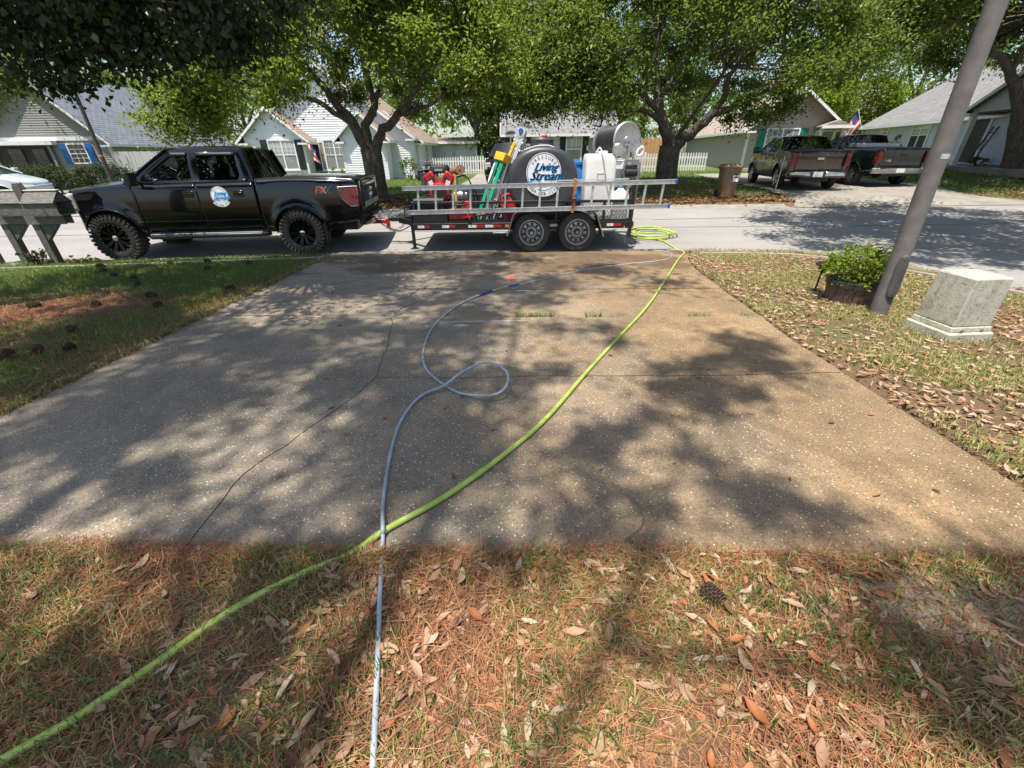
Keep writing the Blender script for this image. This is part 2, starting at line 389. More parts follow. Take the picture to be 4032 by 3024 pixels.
def pane_mat(name, a, b_, stripes):
    """window pane: glossy glass over pale slatted blinds"""
    m, nt, b = new_mat(name); co = coords(nt); w = N(nt, 'ShaderNodeTexWave', Scale=stripes, Distortion=.3, bands_direction='Z'); nt.links.new(co, w.inputs['Vector'])
    nt.links.new(ramp(nt, w.outputs['Fac'], [(.3, a), (.7, b_)]), b.inputs['Base Color']); b.inputs['Roughness'].default_value = .12; b.inputs['Coat Weight'].default_value = .8; b.inputs['Coat Roughness'].default_value = .02
pane_mat('pane_blinds', (.07,.085,.085), (.4,.42,.41), 5.5); pane_mat('pane_dark', (.015,.02,.02), (.035,.04,.04), 2)
pane_mat('pane_curtain', (.3,.32,.31), (.45,.46,.44), 1.2)

# bark
m, nt, b = new_mat('bark'); co = coords(nt, scale=(1,1,.35))
v = N(nt, 'ShaderNodeTexVoronoi', Scale=16., feature='DISTANCE_TO_EDGE'); nt.links.new(co, v.inputs['Vector'])
f = noise_tex(nt, co, 9, 8, .7); col = ramp(nt, f, [(.3,(.05,.04,.03)),(.55,(.13,.11,.085)),(.75,(.24,.22,.18))])
nt.links.new(mixc(nt, ramp(nt, v.outputs[0], [(0,(.75,.75,.75)),(.12,(0,0,0))]), col, (.03,.024,.018)), b.inputs['Base Color'])
b.inputs['Roughness'].default_value = .92; bump(nt, b, f, .9, .04)

# exposed-aggregate driveway concrete
def concrete(name, warm):
    m, nt, b = new_mat(name); co = coords(nt)
    big = noise_tex(nt, co, .55, 7, .62); mid = noise_tex(nt, co, 3.1, 6, .65); fine = noise_tex(nt, co, 70, 4, .7)
    c = ramp(nt, big, [(.28,(.13,.11,.085)),(.45,(.22,.18,.13)),(.6,(.32,.25,.17)),(.8,(.43,.335,.22))])
    c = mixc(nt, ramp(nt, mid, [(.38,(.7,.7,.7)),(.6,(0,0,0))]), c, (.13,.11,.085))
    c = mixc(nt, ramp(nt, noise_tex(nt, coords(nt, scale=(1,.35,1)), 1.7, 7, .7), [(.54,(0,0,0)),(.7,(.55,.55,.55))]), c, (.1,.088,.07))
    c = mixc(nt, ramp(nt, fine, [(.36,(.75,.75,.75)),(.55,(0,0,0))]), c, (.075,.068,.058))
    c = mixc(nt, ramp(nt, noise_tex(nt, co, 150, 3, .6), [(.5,(0,0,0)),(.66,(.5,.5,.5))]), c, (.5,.4,.27))
    v = N(nt, 'ShaderNodeTexVoronoi', Scale=62., Randomness=1.); nt.links.new(co, v.inputs['Vector'])
    wn_ = N(nt, 'ShaderNodeTexWhiteNoise'); nt.links.new(v.outputs['Position'], wn_.inputs['Vector'])
    lt = N(nt, 'ShaderNodeMath', operation='LESS_THAN'); lt.inputs[1].default_value = .26; nt.links.new(v.outputs['Distance'], lt.inputs[0])
    gt = N(nt, 'ShaderNodeMath', operation='GREATER_THAN'); gt.inputs[1].default_value = .84; nt.links.new(wn_.outputs['Value'], gt.inputs[0])
    mu = N(nt, 'ShaderNodeMath', operation='MULTIPLY'); nt.links.new(lt.outputs[0], mu.inputs[0]); nt.links.new(gt.outputs[0], mu.inputs[1])
    c = mixc(nt, mu.outputs[0], c, (.62,.57,.49))
    nt.links.new(c, b.inputs['Base Color'])
    # damp places are darker and glossier
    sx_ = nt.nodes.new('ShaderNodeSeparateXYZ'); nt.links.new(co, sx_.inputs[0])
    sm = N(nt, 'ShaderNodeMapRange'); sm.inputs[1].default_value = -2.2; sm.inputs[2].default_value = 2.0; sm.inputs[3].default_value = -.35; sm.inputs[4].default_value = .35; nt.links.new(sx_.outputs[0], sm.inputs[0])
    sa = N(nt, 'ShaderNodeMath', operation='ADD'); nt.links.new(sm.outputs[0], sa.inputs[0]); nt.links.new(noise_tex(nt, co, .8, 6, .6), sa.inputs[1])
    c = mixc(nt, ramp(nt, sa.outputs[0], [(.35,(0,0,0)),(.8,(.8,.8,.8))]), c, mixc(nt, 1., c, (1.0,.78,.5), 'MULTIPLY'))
    nt.links.new(c, b.inputs['Base Color'])
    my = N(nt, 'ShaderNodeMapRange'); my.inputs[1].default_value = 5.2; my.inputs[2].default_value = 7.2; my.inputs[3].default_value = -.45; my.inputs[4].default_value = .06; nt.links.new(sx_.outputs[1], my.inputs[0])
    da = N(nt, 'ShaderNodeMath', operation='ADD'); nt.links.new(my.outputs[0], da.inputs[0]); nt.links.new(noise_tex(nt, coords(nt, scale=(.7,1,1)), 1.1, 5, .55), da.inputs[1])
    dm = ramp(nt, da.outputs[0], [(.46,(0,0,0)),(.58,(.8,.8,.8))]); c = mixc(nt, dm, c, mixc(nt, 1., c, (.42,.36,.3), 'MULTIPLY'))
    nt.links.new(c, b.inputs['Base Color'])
    wet = ramp(nt, noise_tex(nt, co, .9, 4), [(.52,(.85,.85,.85)),(.68,(.45,.45,.45))]); nt.links.new(wet, b.inputs['Roughness'])
    bump(nt, b, fine, .55, .006)
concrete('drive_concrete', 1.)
m, nt, b = new_mat('road'); co = coords(nt)
c = ramp(nt, noise_tex(nt, co, .25, 6), [(.3,(.235,.22,.205)),(.7,(.32,.302,.28))])
c = mixc(nt, ramp(nt, noise_tex(nt, co, 26, 5, .7), [(.35,(.5,.5,.5)),(.6,(0,0,0))]), c, (.2,.19,.18))
c = mixc(nt, ramp(nt, noise_tex(nt, coords(nt, scale=(.35,1.2,1)), .9, 7, .65), [(.5,(0,0,0)),(.72,(.6,.6,.6))]), c, (.17,.16,.15))
nt.links.new(c, b.inputs['Base Color']); b.inputs['Roughness'].default_value = .9; bump(nt, b, noise_tex(nt, co, 60, 4), .5, .008)
pm('kerb_concrete', (.33,.3,.26), (.2,.18,.155), 2.5, .9, bmp=.3, bscale=50)
pm('far_concrete', (.3,.27,.23), (.19,.17,.145), 1.2, .9, bmp=.3, bscale=50)

# lichen-stained concrete box
m, nt, b = new_mat('box_concrete'); co = coords(nt)
c = ramp(nt, noise_tex(nt, co, 4, 8, .7), [(.25,(.2,.2,.15)),(.45,(.4,.39,.3)),(.65,(.5,.48,.39)),(.8,(.58,.55,.46))])
st = noise_tex(nt, coords(nt, scale=(14,14,1.0)), 1.1, 5, .6)
c = mixc(nt, ramp(nt, st, [(.52,(0,0,0)),(.72,(.38,.38,.38))]), c, (.2,.18,.14))
c = mixc(nt, ramp(nt, noise_tex(nt, co, 26, 7, .8), [(.53,(0,0,0)),(.66,(.8,.8,.8))]), c, (.08,.08,.066))
nt.links.new(c, b.inputs['Base Color']); b.inputs['Roughness'].default_value = .92; bump(nt, b, noise_tex(nt, co, 60, 6, .7), .5, .01)

# lawn: bare straw-littered soil to green, by attributes that say where it grows
m, nt, b = new_mat('lawn'); co = coords(nt)
dr = N(nt, 'ShaderNodeAttribute', attribute_name='rnd'); sd = N(nt, 'ShaderNodeAttribute', attribute_name='sand')
n1 = noise_tex(nt, co, 2.2, 6); n2 = noise_tex(nt, co, 34, 6, .7); n3 = noise_tex(nt, co, 160, 4, .7)
gr = ramp(nt, n2, [(.3,(.045,.07,.016)),(.55,(.085,.13,.025)),(.75,(.15,.18,.045))])
sw = ramp(nt, n3, [(.3,(.05,.03,.017)),(.5,(.14,.08,.042)),(.72,(.28,.175,.095))])
ad = N(nt, 'ShaderNodeMath', operation='ADD'); nt.links.new(dr.outputs['Fac'], ad.inputs[0]); nt.links.new(n1, ad.inputs[1])
mr = N(nt, 'ShaderNodeMapRange'); mr.inputs[1].default_value = .75; mr.inputs[2].default_value = 1.1; nt.links.new(ad.outputs[0], mr.inputs[0])
c = mixc(nt, mr.outputs[0], gr, sw)
c = mixc(nt, sd.outputs['Fac'], c, ramp(nt, n2, [(.3,(.36,.29,.22)),(.7,(.55,.47,.38))]))
nt.links.new(c, b.inputs['Base Color']); b.inputs['Roughness'].default_value = .95; bump(nt, b, n2, .8, .03)

# ------------------------------------------------------------------ the setting: ground, road, kerbs, driveways
DR_R = [(1.1,2.66),(3.8,2.74),(5,2.88),(6.9,3.06),(7.7,3.25),(8.62,3.62)]
DR_L = [(1.1,-3.62),(6,-3.6),(8.62,-3.62)]
NEAR = [(-60,1),(-20,6.6),(-8.54,8.02),(-6.36,8.28),(-3.6,8.63),(3.54,8.62),(4.6,8.55),(5.43,8.33),(6.0,7.85),(6.4,7.1),(6.7,6.3),(6.95,5.2),(7.15,3.5),(7.3,0),(7.4,-30)]
def in_drive(x, y):
    return (x > np.interp(y, [p[0] for p in DR_L], [p[1] for p in DR_L])) & (x < np.interp(y, [p[0] for p in DR_R], [p[1] for p in DR_R])) & (y > 1.24 - .027*x) & (y < 8.7)
def near_y(x): return np.where(x > 7.4, -300, np.interp(x, [p[0] for p in NEAR], [p[1] for p in NEAR]))
def in_road(x, y): return (y > near_y(x) + .02) & (y < 13.8)
FARDR = [[(8.7,13.7),(16.6,13.7),(16.0,14.6),(15.6,16),(15.9,19),(16.4,27),(10.6,27),(9.9,19),(9.5,16),(9.3,14.6)],
         [(-2.9,13.7),(2.3,13.7),(1.8,14.8),(1.8,33.4),(-2.3,33.4),(-2.4,14.8)],
         [(-30,13.7),(-13.2,13.7),(-13.8,14.8),(-13.8,24),(-30,24)]]
def in_poly(poly, x, y):
    c = np.zeros(np.shape(x), bool); n = len(poly)
    for i in range(n):
        (x0,y0),(x1,y1) = poly[i], poly[(i+1)%n]
        if y0 != y1: c ^= ((y0 > y) != (y1 > y)) & (x < (x1-x0)*(y-y0)/(y1-y0)+x0)
    return c
def hard(x, y):
    h = in_drive(x, y) | in_road(x, y)
    for p in FARDR: h = h | in_poly(p, x, y)
    h = h | ((y > 13.7) & (y < 14.28))
    return h
def dryness(x, y):
    d = np.full(np.shape(x), .22)
    d = np.where(y < 1.6, .62, d)
    left = (x < -3) & (y > 1.3) & (y < 8.8)
    d = np.where(left, .1 + .7*np.exp(-(((x+5.7)/1.3)**2 + ((y-5.0)/.75)**2)) + .3*np.exp(-((x+3.7)/.35)**2) + .35*np.exp(-(((x+5.2)/1.2)**2+((y-3.6)/.5)**2)), d)
    d = np.where((x > 2.5) & (y > 1.3) & (y < 9), .62 + .12*np.sin(x*2+y), d)
    d = np.where((y > 13.7) & (y < 17), .75 - .17*(y-13.7), d)
    d = d + .4*np.exp(-(((x-7)/2.6)**2 + ((y-18.3)/2)**2)) + .3*np.exp(-(((x+4.6)/2)**2+((y-16)/1.5)**2))
    return np.clip(d, 0, 1)
xs = np.concatenate([np.linspace(-400,-45,10), np.linspace(-40,-12,30), np.arange(-11.6,8,.13), np.linspace(8.2,42,90), np.linspace(48,400,10)])
ys = np.concatenate([np.linspace(-200,-3,10), np.arange(-1,9.2,.13), np.linspace(9.6,13.4,8), np.arange(13.7,15.2,.15), np.linspace(15.5,46,70), np.linspace(52,700,12)])
X, Y = np.meshgrid(xs, ys, indexing='ij'); H = hard(X, Y); m_ = .09; H = H | in_drive(X+m_,Y) | in_drive(X-m_,Y) | in_drive(X,Y+m_) | in_drive(X,Y-m_)
Z = gz(X, Y) + np.where(H, np.where(Y < 8.6, -.04, -.09), .012 + .012*np.sin(X*3.1+Y*1.7)*np.cos(Y*2.3-X))
Z = Z + np.where((~H) & (Y < 1.2), .01*np.sin(X*9)*np.sin(Y*8), 0) + np.where(~H, .12*np.exp(-(((X-6.6)/.9)**2+((Y-18.9)/.9)**2)), 0)
nx, ny = X.shape; ii = (np.arange(nx-1)[:,None]*ny + np.arange(ny-1)[None,:]).ravel()
me = np_mesh('lawn', np.stack([X,Y,Z],-1).reshape(-1,3), np.stack([ii, ii+ny, ii+ny+1, ii+1],1), 'lawn', dryness(X,Y).ravel(), True)
a = me.attributes.new('sand','FLOAT','POINT'); a.data.foreach_set('value', (np.clip(np.exp(-(((X-2.0)/.75)**2+((Y-.95)/.17)**2))*1.3-.15,0,.85)+.5*np.exp(-(((X-4.2)/1.6)**2+((Y-8.25)/.22)**2))).ravel().astype(np.float32))
obj('lawn', me, kind='structure')

rxs = np.concatenate([np.linspace(-60,-10,20), np.arange(-9.5,5,.5), np.arange(5,8,.12), np.linspace(8,60,30)])
rv = []
for x in rxs:
    y0 = max(float(near_y(np.array(x))), -30.)
    yy = np.concatenate([np.linspace(y0, max(y0+.01, 8.6), 9), np.linspace(8.72, 13.82, 10)]); yy = np.maximum.accumulate(yy)
    rv.append(np.stack([np.full(19, x), yy, gz(np.full(19,x), yy) - .012], 1))
rv = np.array(rv); n = len(rxs); ii = (np.arange(n-1)[:,None]*19 + np.arange(18)[None,:]).ravel()
obj('road', np_mesh('road', rv.reshape(-1,3), np.stack([ii, ii+19, ii+20, ii+1],1), 'road', None, True), kind='structure')
# tar-sealed crack lines and patches on the road
mb = MB()
for pts in ([(-14,10.9),(-9,11.05),(-3,10.95),(3,11.1),(9,11.0),(16,11.15)], [(3.9,12.1),(6.5,12.25),(9.6,12.1)], [(-9.3,9.7),(-8.2,9.95),(-6.8,10.2)]):
    P = smooth_path([(a,b,0) for a,b in pts], 8); w = .012
    for p, q in zip(P[:-1], P[1:]):
        mb.add([(p.x,p.y-w,gzf(p.x,p.y)-.007),(q.x,q.y-w,gzf(q.x,q.y)-.007),(q.x,q.y+w,gzf(q.x,q.y)-.007),(p.x,p.y+w,gzf(p.x,p.y)-.007)], [(0,1,2,3)])
o = mb.build('road_crack', 'trim_black', None, 0, kind='structure')

def kerb(name, pts, sgn, lab=None):
    P = [Vector((a,b,0)) for a,b in pts]; rings = []
    prof = [(0,-.05),(0,-.006),(.33,.004),(.40,.05),(.52,.056),(.53,-.08)]
    for i, p in enumerate(P):
        t = (P[min(i+1,len(P)-1)]-P[max(i-1,0)]).normalized(); nrm = Vector((-t.y,t.x,0))*sgn
        rings.append([(p.x+nrm.x*d, p.y+nrm.y*d, gzf(p.x,min(p.y,13.8))+h) for d,h in prof])
    return MB().loft(rings).build(name, 'kerb_concrete', None, 30, kind='structure')
kp = [p for p in NEAR if p[0] < -3.7]; kerb('kerb', kp + [(-3.66,8.63)], -1)
kerb('kerb', [(3.66,8.61)] + [p for p in NEAR if p[0] > 4], -1)
def fk(x0, x1): return [(x, 13.79) for x in np.linspace(x0, x1, 12)]
for a_, b_ in ((-13.2,-2.9),(2.3,8.7),(16.6,60)): kerb('kerb', fk(a_,b_), 1)

# the near driveway: seven slabs of aggregate concrete, cracked and jointed
def jit(pts, amp=.012, k=9):
    out = []
    for (a,b),(c,d) in zip(pts[:-1],pts[1:]):
        L = math.hypot(c-a,d-b); n = max(1,int(L/.09))
        for i in range(n):
            t = i/n; j = amp if i else amp*.3
            out.append((a+(c-a)*t+random.uniform(-j,j), b+(d-b)*t+random.uniform(-j,j)))
    out.append(pts[-1]); return out
J1 = [(-3.62,4.71),(-2.33,4.68),(-1.41,4.63),(0,4.52),(1.82,4.47),(2.83,4.47)]           # main cross joint
CR = jit([(-1.41,4.63),(-1.31,4.33),(-1.2,3.66),(-1.16,3.34),(-1.12,3.01)]); CR2 = jit([(-1.12,3.01),(-1.2,2.67),(-1.32,2.35),(-1.39,2.16),(-1.49,1.9),(-1.53,1.71),(-1.5,1.28)])
CR3 = jit([(-1.12,3.01),(-.5,2.98),(.3,3.0),(1.42,2.97),(2.72,3.0)], .008)
J2 = [(-.76,5.72),(.3,5.74),(1.6,5.7),(2.93,5.68)]; J2L = [(-3.6,5.92),(-2.4,5.93),(-1.3,5.88)]
CR4 = jit([(-1.3,5.88),(-1.36,5.5),(-1.2,5.2),(-1.35,4.9),(-1.41,4.63)]); CR5 = jit([(-.84,8.62),(-.8,7.6),(-.86,7.16),(-.74,6.4),(-.76,5.72)])
rv_ = lambda p: list(reversed(p))
slabs = [
 [(-3.62,8.62)] + J2L + [(-.76,5.86)] + rv_(CR5)[1:],
 [(-.76,5.72)] + J2[1:] + [(3.06,6.9),(3.25,7.7),(3.62,8.62)] + CR5[:-1],
 J2L + CR4[1:] + rv_(J1[:3])[1:],
 CR4[1:-1] + J1[2:] + [(2.93,5.68)] + rv_(J2)[1:] + [(-1.3,5.86)],
 CR + CR3[1:] + [(2.74,3.8)] + rv_(J1)[:4],
 J1[:3] + CR[1:] + CR2[1:] + [(-2.4,1.3),(-3.62,1.34)],
 CR3 + [(2.66,1.17),(1.2,1.2),(0,1.235),(-1.5,1.28)] + rv_(CR2)[1:-1],
]
def shrink(poly, d):
    n = len(poly); A_ = sum(poly[i][0]*poly[(i+1)%n][1]-poly[(i+1)%n][0]*poly[i][1] for i in range(n)); s = 1 if A_ > 0 else -1; out = []
    for i in range(n):
        a, b_, c = Vector(poly[i-1]), Vector(poly[i]), Vector(poly[(i+1)%n])
        n1 = Vector((-(b_-a).y,(b_-a).x)); n2 = Vector((-(c-b_).y,(c-b_).x)); nn = n1.normalized()+n2.normalized()
        if nn.length < .2: nn = n1
        out.append(tuple(b_ + nn.normalized()*d*s))
    return out
dz = lambda x, y: -.028*(y-1.2)
drive = MB().prism([(-3.6,1.36),(2.64,1.2),(2.72,3.8),(3.04,6.9),(3.6,8.6),(-3.6,8.6)], lambda x,y:(x,y,dz(x,y)-.022), lambda x,y:(x,y,dz(x,y)-.2)).build('driveway', 'soil', None, 0, kind='structure')
for k, pl in enumerate(slabs):
    q = shrink(pl, .003); lift = [.0,.003,.004,-.004,.002,.0,-.002][k]
    MB().prism(q, lambda x,y:(x,y,dz(x,y)+lift), lambda x,y:(x,y,dz(x,y)-.11)).build('slab', 'drive_concrete', drive, 0)
# apron lip between driveway and road
MB().prism([(-3.66,8.63),(3.66,8.63),(3.66,8.86),(-3.66,8.86)], lambda x,y:(x,y,gzf(x,min(y,8.69))-.004), lambda x,y:(x,y,-.4)).build('driveway_apron', 'far_concrete', None, 0, kind='structure')
for pl in FARDR:
    P = np.array(pl); x0, x1, y0, y1 = P[:,0].min(), P[:,0].max(), P[:,1].min(), P[:,1].max(); mb = MB()
    yv = np.linspace(y0, y1, 36)
    def ext(yq):
        c = []
        for i in range(len(pl)):
            (a,b_),(c_,d) = pl[i], pl[(i+1)%len(pl)]
            if b_ != d and min(b_,d) <= yq <= max(b_,d): c.append(a+(c_-a)*(yq-b_)/(d-b_))
        return (min(c), max(c))
    mb.grid(35, 14, lambda u, v_: (lambda yq: (lambda e: (e[0]+(e[1]-e[0])*v_, yq, gzf(e[0]+(e[1]-e[0])*v_, yq)+.006))(ext(yq)))(y0+(y1-y0)*min(max(u,1e-6),1-1e-6)))
    mb.build('far_driveway', 'far_concrete', None, 40, kind='structure')
# ------------------------------------------------------------------ vehicles
def make_wheel(parent, x, y, side, Rr, w, rim_r, style, rim_mat='rim_black', tyre_mat='rubber', mud=False):
    """side -1/+1: which way the outer face looks along local y"""
    wh = thing('wheel', (x, y, Rr), parent=parent)
    M = Matrix.Rotation(pi/2*(1 if side < 0 else -1), 4, 'X')                # local z -> outward
    h = w/2
    prof = [(rim_r*.98,-h*.9),(rim_r+.02,-h),(Rr*.86,-h*1.02),(Rr*.96,-h*.9),(Rr,-h*.55),(Rr,h*.55),(Rr*.96,h*.9),(Rr*.86,h*1.02),(rim_r+.02,h),(rim_r*.98,h*.9)]
    if mud: prof = [(r - (.014 if r > Rr*.95 else 0), z) for r, z in prof]
    mb = MB().lathe(prof, 48, M, closed=True)
    if not mud:
        mb.build('tyre', tyre_mat, wh, 35)
    else:
        ty = mb.build('tyre', tyre_mat, wh, 35); lug = MB()
        for k in range(34):
            for row, zz, ww in ((0, -h*.78, .075), (1, h*.78, .075), (0, -h*.26, .06), (1, h*.26, .06)):
                a = 2*pi*(k + (.5 if row else 0))/34
                rot = Matrix.Rotation(a, 3, 'Z') @ Matrix.Rotation(.35*(1 if row else -1), 3, 'X')
                c = Vector((cos(a)*(Rr-.012), sin(a)*(Rr-.012), zz))
                lug.obox(c, (.035, .048, ww), rot)
            for sd in (-1, 1):
                a = 2*pi*(k+.25)/34; lug.obox(Vector((cos(a)*(Rr-.045), sin(a)*(Rr-.045), sd*h*1.0)), (.05, .034, .02), Matrix.Rotation(a, 3, 'Z'))
        lug.xf(M); lug.build('tread', 'tread_mud', ty, 20, kind='stuff')
    rm = MB()
    r = rim_r
    if style == 'spoke':                                                     # deep black wheel, many split spokes
        rm.lathe([(r*.98,-h*.9),(r*.9,-h*.8),(r*.86,h*.25),(r*.93,h*.75),(r*1.0,h*.93),(r*1.06,h*.9),(r*1.02,h*.7)], 40, M, caps=False)
        st = len(rm.v)
        rm.lathe([(0.001,h*.3),(r*.86,h*.1),(r*.86,h*.05),(0.001,h*.05)], 32)
        for k in range(10):
            for d in (-.09, .09):
                a = 2*pi*k/10 + d; rm.bar((cos(a-d*.4)*r*.2, sin(a-d*.4)*r*.2, h*.62), (cos(a)*r*.94, sin(a)*r*.94, h*.8), .028, .05, (0,0,1))
        rm.xf(M, st); ro = rm.build('rim', rim_mat, wh, 35)
        bl = MB()
        for k in range(20):
            a = 2*pi*k/20; bl.lathe([(.012,h*.93),(.009,h*.93+.012)], 8, Matrix.Translation((cos(a)*r*.96, sin(a)*r*.96, 0)))
        bl.lathe([(.052,h*.5),(.05,h*.9),(.03,h*.93)], 18); bl.xf(M); bl.build('bolts', 'chrome', ro, 30, kind='stuff')
    elif style == 'steel':                                                   # grey trailer wheel with ten round holes
        rm.lathe([(r*1.05,h*.9),(r*1.09,h*1.04),(r*1.0,h*1.04),(r*.93,h*.72),(r*.89,h*.22),(r*.83,h*.45),(r*.6,h*.57),(r*.5,h*.38),(r*.46,h*.2),(.001,h*.2)], 40, M, caps=False)
        ro = rm.build('rim', rim_mat, wh, 35); ho = MB(); hb = MB()
        for k in range(10):
            a = 2*pi*k/10+.2; ho.lathe([(r*.115,h*.5),(r*.115,h*.62)], 12, Matrix.Translation((cos(a)*r*.7, sin(a)*r*.7, 0)))
        ho.xf(M); ho.build('vent_holes', 'trim_black', ro, 30, kind='stuff')
        for k in range(5):
            a = 2*pi*k/5+.4; hb.lathe([(.011,h*.3),(.011,h*.42),(.006,h*.44)], 8, Matrix.Translation((cos(a)*r*.32, sin(a)*r*.32, 0)))
        hb.xf(M); hb.build('lug_nuts', 'steel_grey', ro, 30, kind='stuff')
        MB().lathe([(.06,h*.3),(.058,h*.8),(.04,h*1.0),(.04,h*1.1),(.001,h*1.1)], 20, M).build('hub', 'frame_black', ro, 35)
        MB().lathe([(.034,h*1.105),(.028,h*1.16),(.001,h*1.16)], 16, M).build('hub_cap', 'chrome', ro, 35)
    else:                                                                    # five broad alloy spokes
        rm.lathe([(r*.98,-h*.9),(r*.9,-h*.7),(r*.88,h*.5),(r*.95,h*.85),(r*1.03,h*.95),(r*1.05,h*.85)], 40, M, caps=False); st = len(rm.v)
        for k in range(5):
            a = 2*pi*k/5+.3
            for d in (-.13, .13): rm.bar((cos(a+d*.3)*r*.1, sin(a+d*.3)*r*.1, h*.72), (cos(a+d)*r*.95, sin(a+d)*r*.95, h*.78), .05, .035, (0,0,1))
        rm.lathe([(r*.24,h*.5),(r*.24,h*.85),(r*.15,h*.9),(.001,h*.9)], 20); rm.xf(M, st); ro = rm.build('rim', rim_mat, wh, 35)
        MB().lathe([(r*.86,h*.0),(.001,h*.0)], 24, M).build('brake_disc', 'trim_black', ro, 30)
    return wh

def pickup(name, loc, rz, sc, S, **tg):
    """S: measurements and finish of the vehicle; x runs rearward from the front bumper, -y is the driver side"""
    V = thing(name, loc, rz, sc, **tg)
    hw, Rr, ra, sill, xf, xr, L = S['hw'], S['R'], S['arch'], S['sill'], S['xf'], S['xr'], S['L']
    P = S['paint']; belt = S['belt']; zr = S['roof']; top = S['top']; blow = S['bottom']
    a0, a1, c1, c0 = S['cab']                                                # A pillar foot/head, C pillar head/foot (x)
    def wx(x): return hw - S.get('nose',.16)*max(0,(.75-x)/.75)**2 - .05*max(0,(x-L+.5)/.5)**2
    AX = (xf+S.get('arch_dx',0), xr)
    def bot(x):
        z = interp(blow, x)
        for c in AX:
            d = abs(x-c)
            if d < ra: z = max(z, Rr+.0 + sqrt(ra*ra-d*d))
        return z
    def yf(x, z):
        t = (z-(sill+belt)/2)/((belt-sill)/2); b_ = .035*max(0,t)**2 + .05*max(0,-t)**2.2
        fl = 0
        for c in AX:
            d = sqrt((x-c)**2+(z-Rr)**2)
            if d < ra+.16: fl = max(fl, S.get('flare',.03)*(1-max(0,(d-ra)/.16))**1.5)
        return wx(x) - b_ + fl
    def panel(nm, x0, x1, mt=P, g=.004, zlo=None):
        for sd in (-1, 1):
            n = max(4, int((x1-x0)/.035)); mb = MB()
            mb.grid(n, 9, lambda u, v_: (lambda x: (lambda z: (x, sd*yf(x,z), z))(max(bot(x), zlo or 0)+(interp(top,x)-max(bot(x), zlo or 0))*v_))(x0+g+(x1-x0-2*g)*u))
            mb.build(nm, mt, V, 50, solid=.02)
    for nm, x0, x1 in S['panels']: panel(nm, x0, x1)
    # wheel-arch lips and dark housings
    for c in AX:
        for sd in (-1, 1):
            pts = []
            for k in range(25):
                a = -.25 + (pi+.5)*k/24; x = c + cos(a)*(ra+.004); z = Rr + sin(a)*(ra+.004)
                if z > interp(blow, x)-.02: pts.append((x, sd*(yf(x, max(z,interp(blow,x)))+.004), z))
            MB().tube(pts, .016, 6).build('wheel_arch', P if S.get('arch_paint') else 'trim_black', V, 50)
            mb = MB(); mb.grid(16, 1, lambda u, v_: (c+cos(pi*u)*(ra+.01), sd*(hw-.06-.42*v_), Rr+sin(pi*u)*(ra+.01)))
            mb.add([(c+cos(pi*k/12)*(ra+.01), sd*(hw-.48), Rr+sin(pi*k/12)*(ra+.01)) for k in range(13)], [tuple(range(13))]); mb.build('wheel_housing', 'trim_black', V, 50)
    # underbody
    mb = MB().box(.35, L-.25, -hw+.5, hw-.5, sill-.12, sill+.2); mb.box(xf+ra+.02, xr-ra-.02, -hw+.08, hw-.08, sill-.04, sill+.3)
    mb.cyl((xf,-hw+.1,Rr),(xf,hw-.1,Rr),.05); mb.cyl((xr,-hw+.1,Rr),(xr,hw-.1,Rr),.06)
    mb.lathe([(.001,-.13),(.12,-.09),(.15,0),(.12,.09),(.001,.13)], 14, Matrix.Translation((xr,0,Rr)) @ Matrix.Rotation(pi/2,4,'Y')); mb.build('underbody', 'trim_black', V, 40)
    # bonnet
    hx0, hx1 = S['hood']; NC = S.get('nose_curve', .2)
    cur = lambda s: NC*abs(s)**3.0
    def hoodf(u, v_):
        s = v_*2-1; xs0 = hx0+cur(s); x = xs0+(hx1-xs0)*u; w = yf(max(x,hx0+NC), interp(top,x))-.004
        bulge = .045*(1-s*s) + (.03 if abs(s) < .55 else 0)*min(1,u*4)
        return (x, s*w, interp(top,x)+bulge)
    MB().grid(18, 16, hoodf).build('bonnet', P, V, 40, solid=.02)
    # nose: grille, headlamps, bumper
    zt = interp(top, hx0)+.04; zb = S['front_bot']
    mb = MB().grid(24, 6, lambda u, v_: (lambda s: (hx0+cur(s)+.0-.04*sin(pi*v_), s*(wx(hx0+NC)-.012), zb+.3+(interp(top,hx0+cur(s))+.045*(1-s*s)+.005-zb-.3)*v_))(u*2-1)); mb.build('nose', P, V, 40, solid=.02)
    gx = hx0-.015; mb = MB()
    for k in range(3): mb.box(gx-.03, gx+.03, -hw*.55, hw*.55, zt-.18-.11*k, zt-.13-.11*k)
    mb.box(gx-.02, gx+.02, -hw*.58, hw*.58, zt-.45, zt-.43); mb.box(gx-.02,gx+.02,-hw*.58,hw*.58,zt-.1,zt-.08); mb.build('grille', S.get('grille','trim_black'), V, 30, bevel=.008)
    for sd in (-1, 1):
        MB().grid(6, 6, lambda u, v_: (lambda q: (hx0-.05+cur(min(q,1.0))+max(0,q-1)*1.2, sd*(min(q,1.0)*(wx(hx0+NC)+.008)+.012), zt-.38+(.3+.02*u)*v_))(.62+.46*u)).build('headlamp', 'lamp_clear', V, 60, solid=.05)
    mb = MB().grid(28, 4, lambda u, v_: (lambda s: (hx0-.1+(NC+.13)*abs(s)**3.2+.05*(1-v_)*(1-v_), s*(hw-.004), zb+.4*v_))(u*2-1)); mb.build('front_bumper', S.get('bumper_f', P), V, 50, solid=.06)
    # cab: roof, pillars, glass
    zb_ = belt
    def gy(x, z):
        t = max(0, (z-zb_)/(zr-zb_)); return yf(x, zb_) - .012 - S.get('tumble',.2)*t - .02*t*t
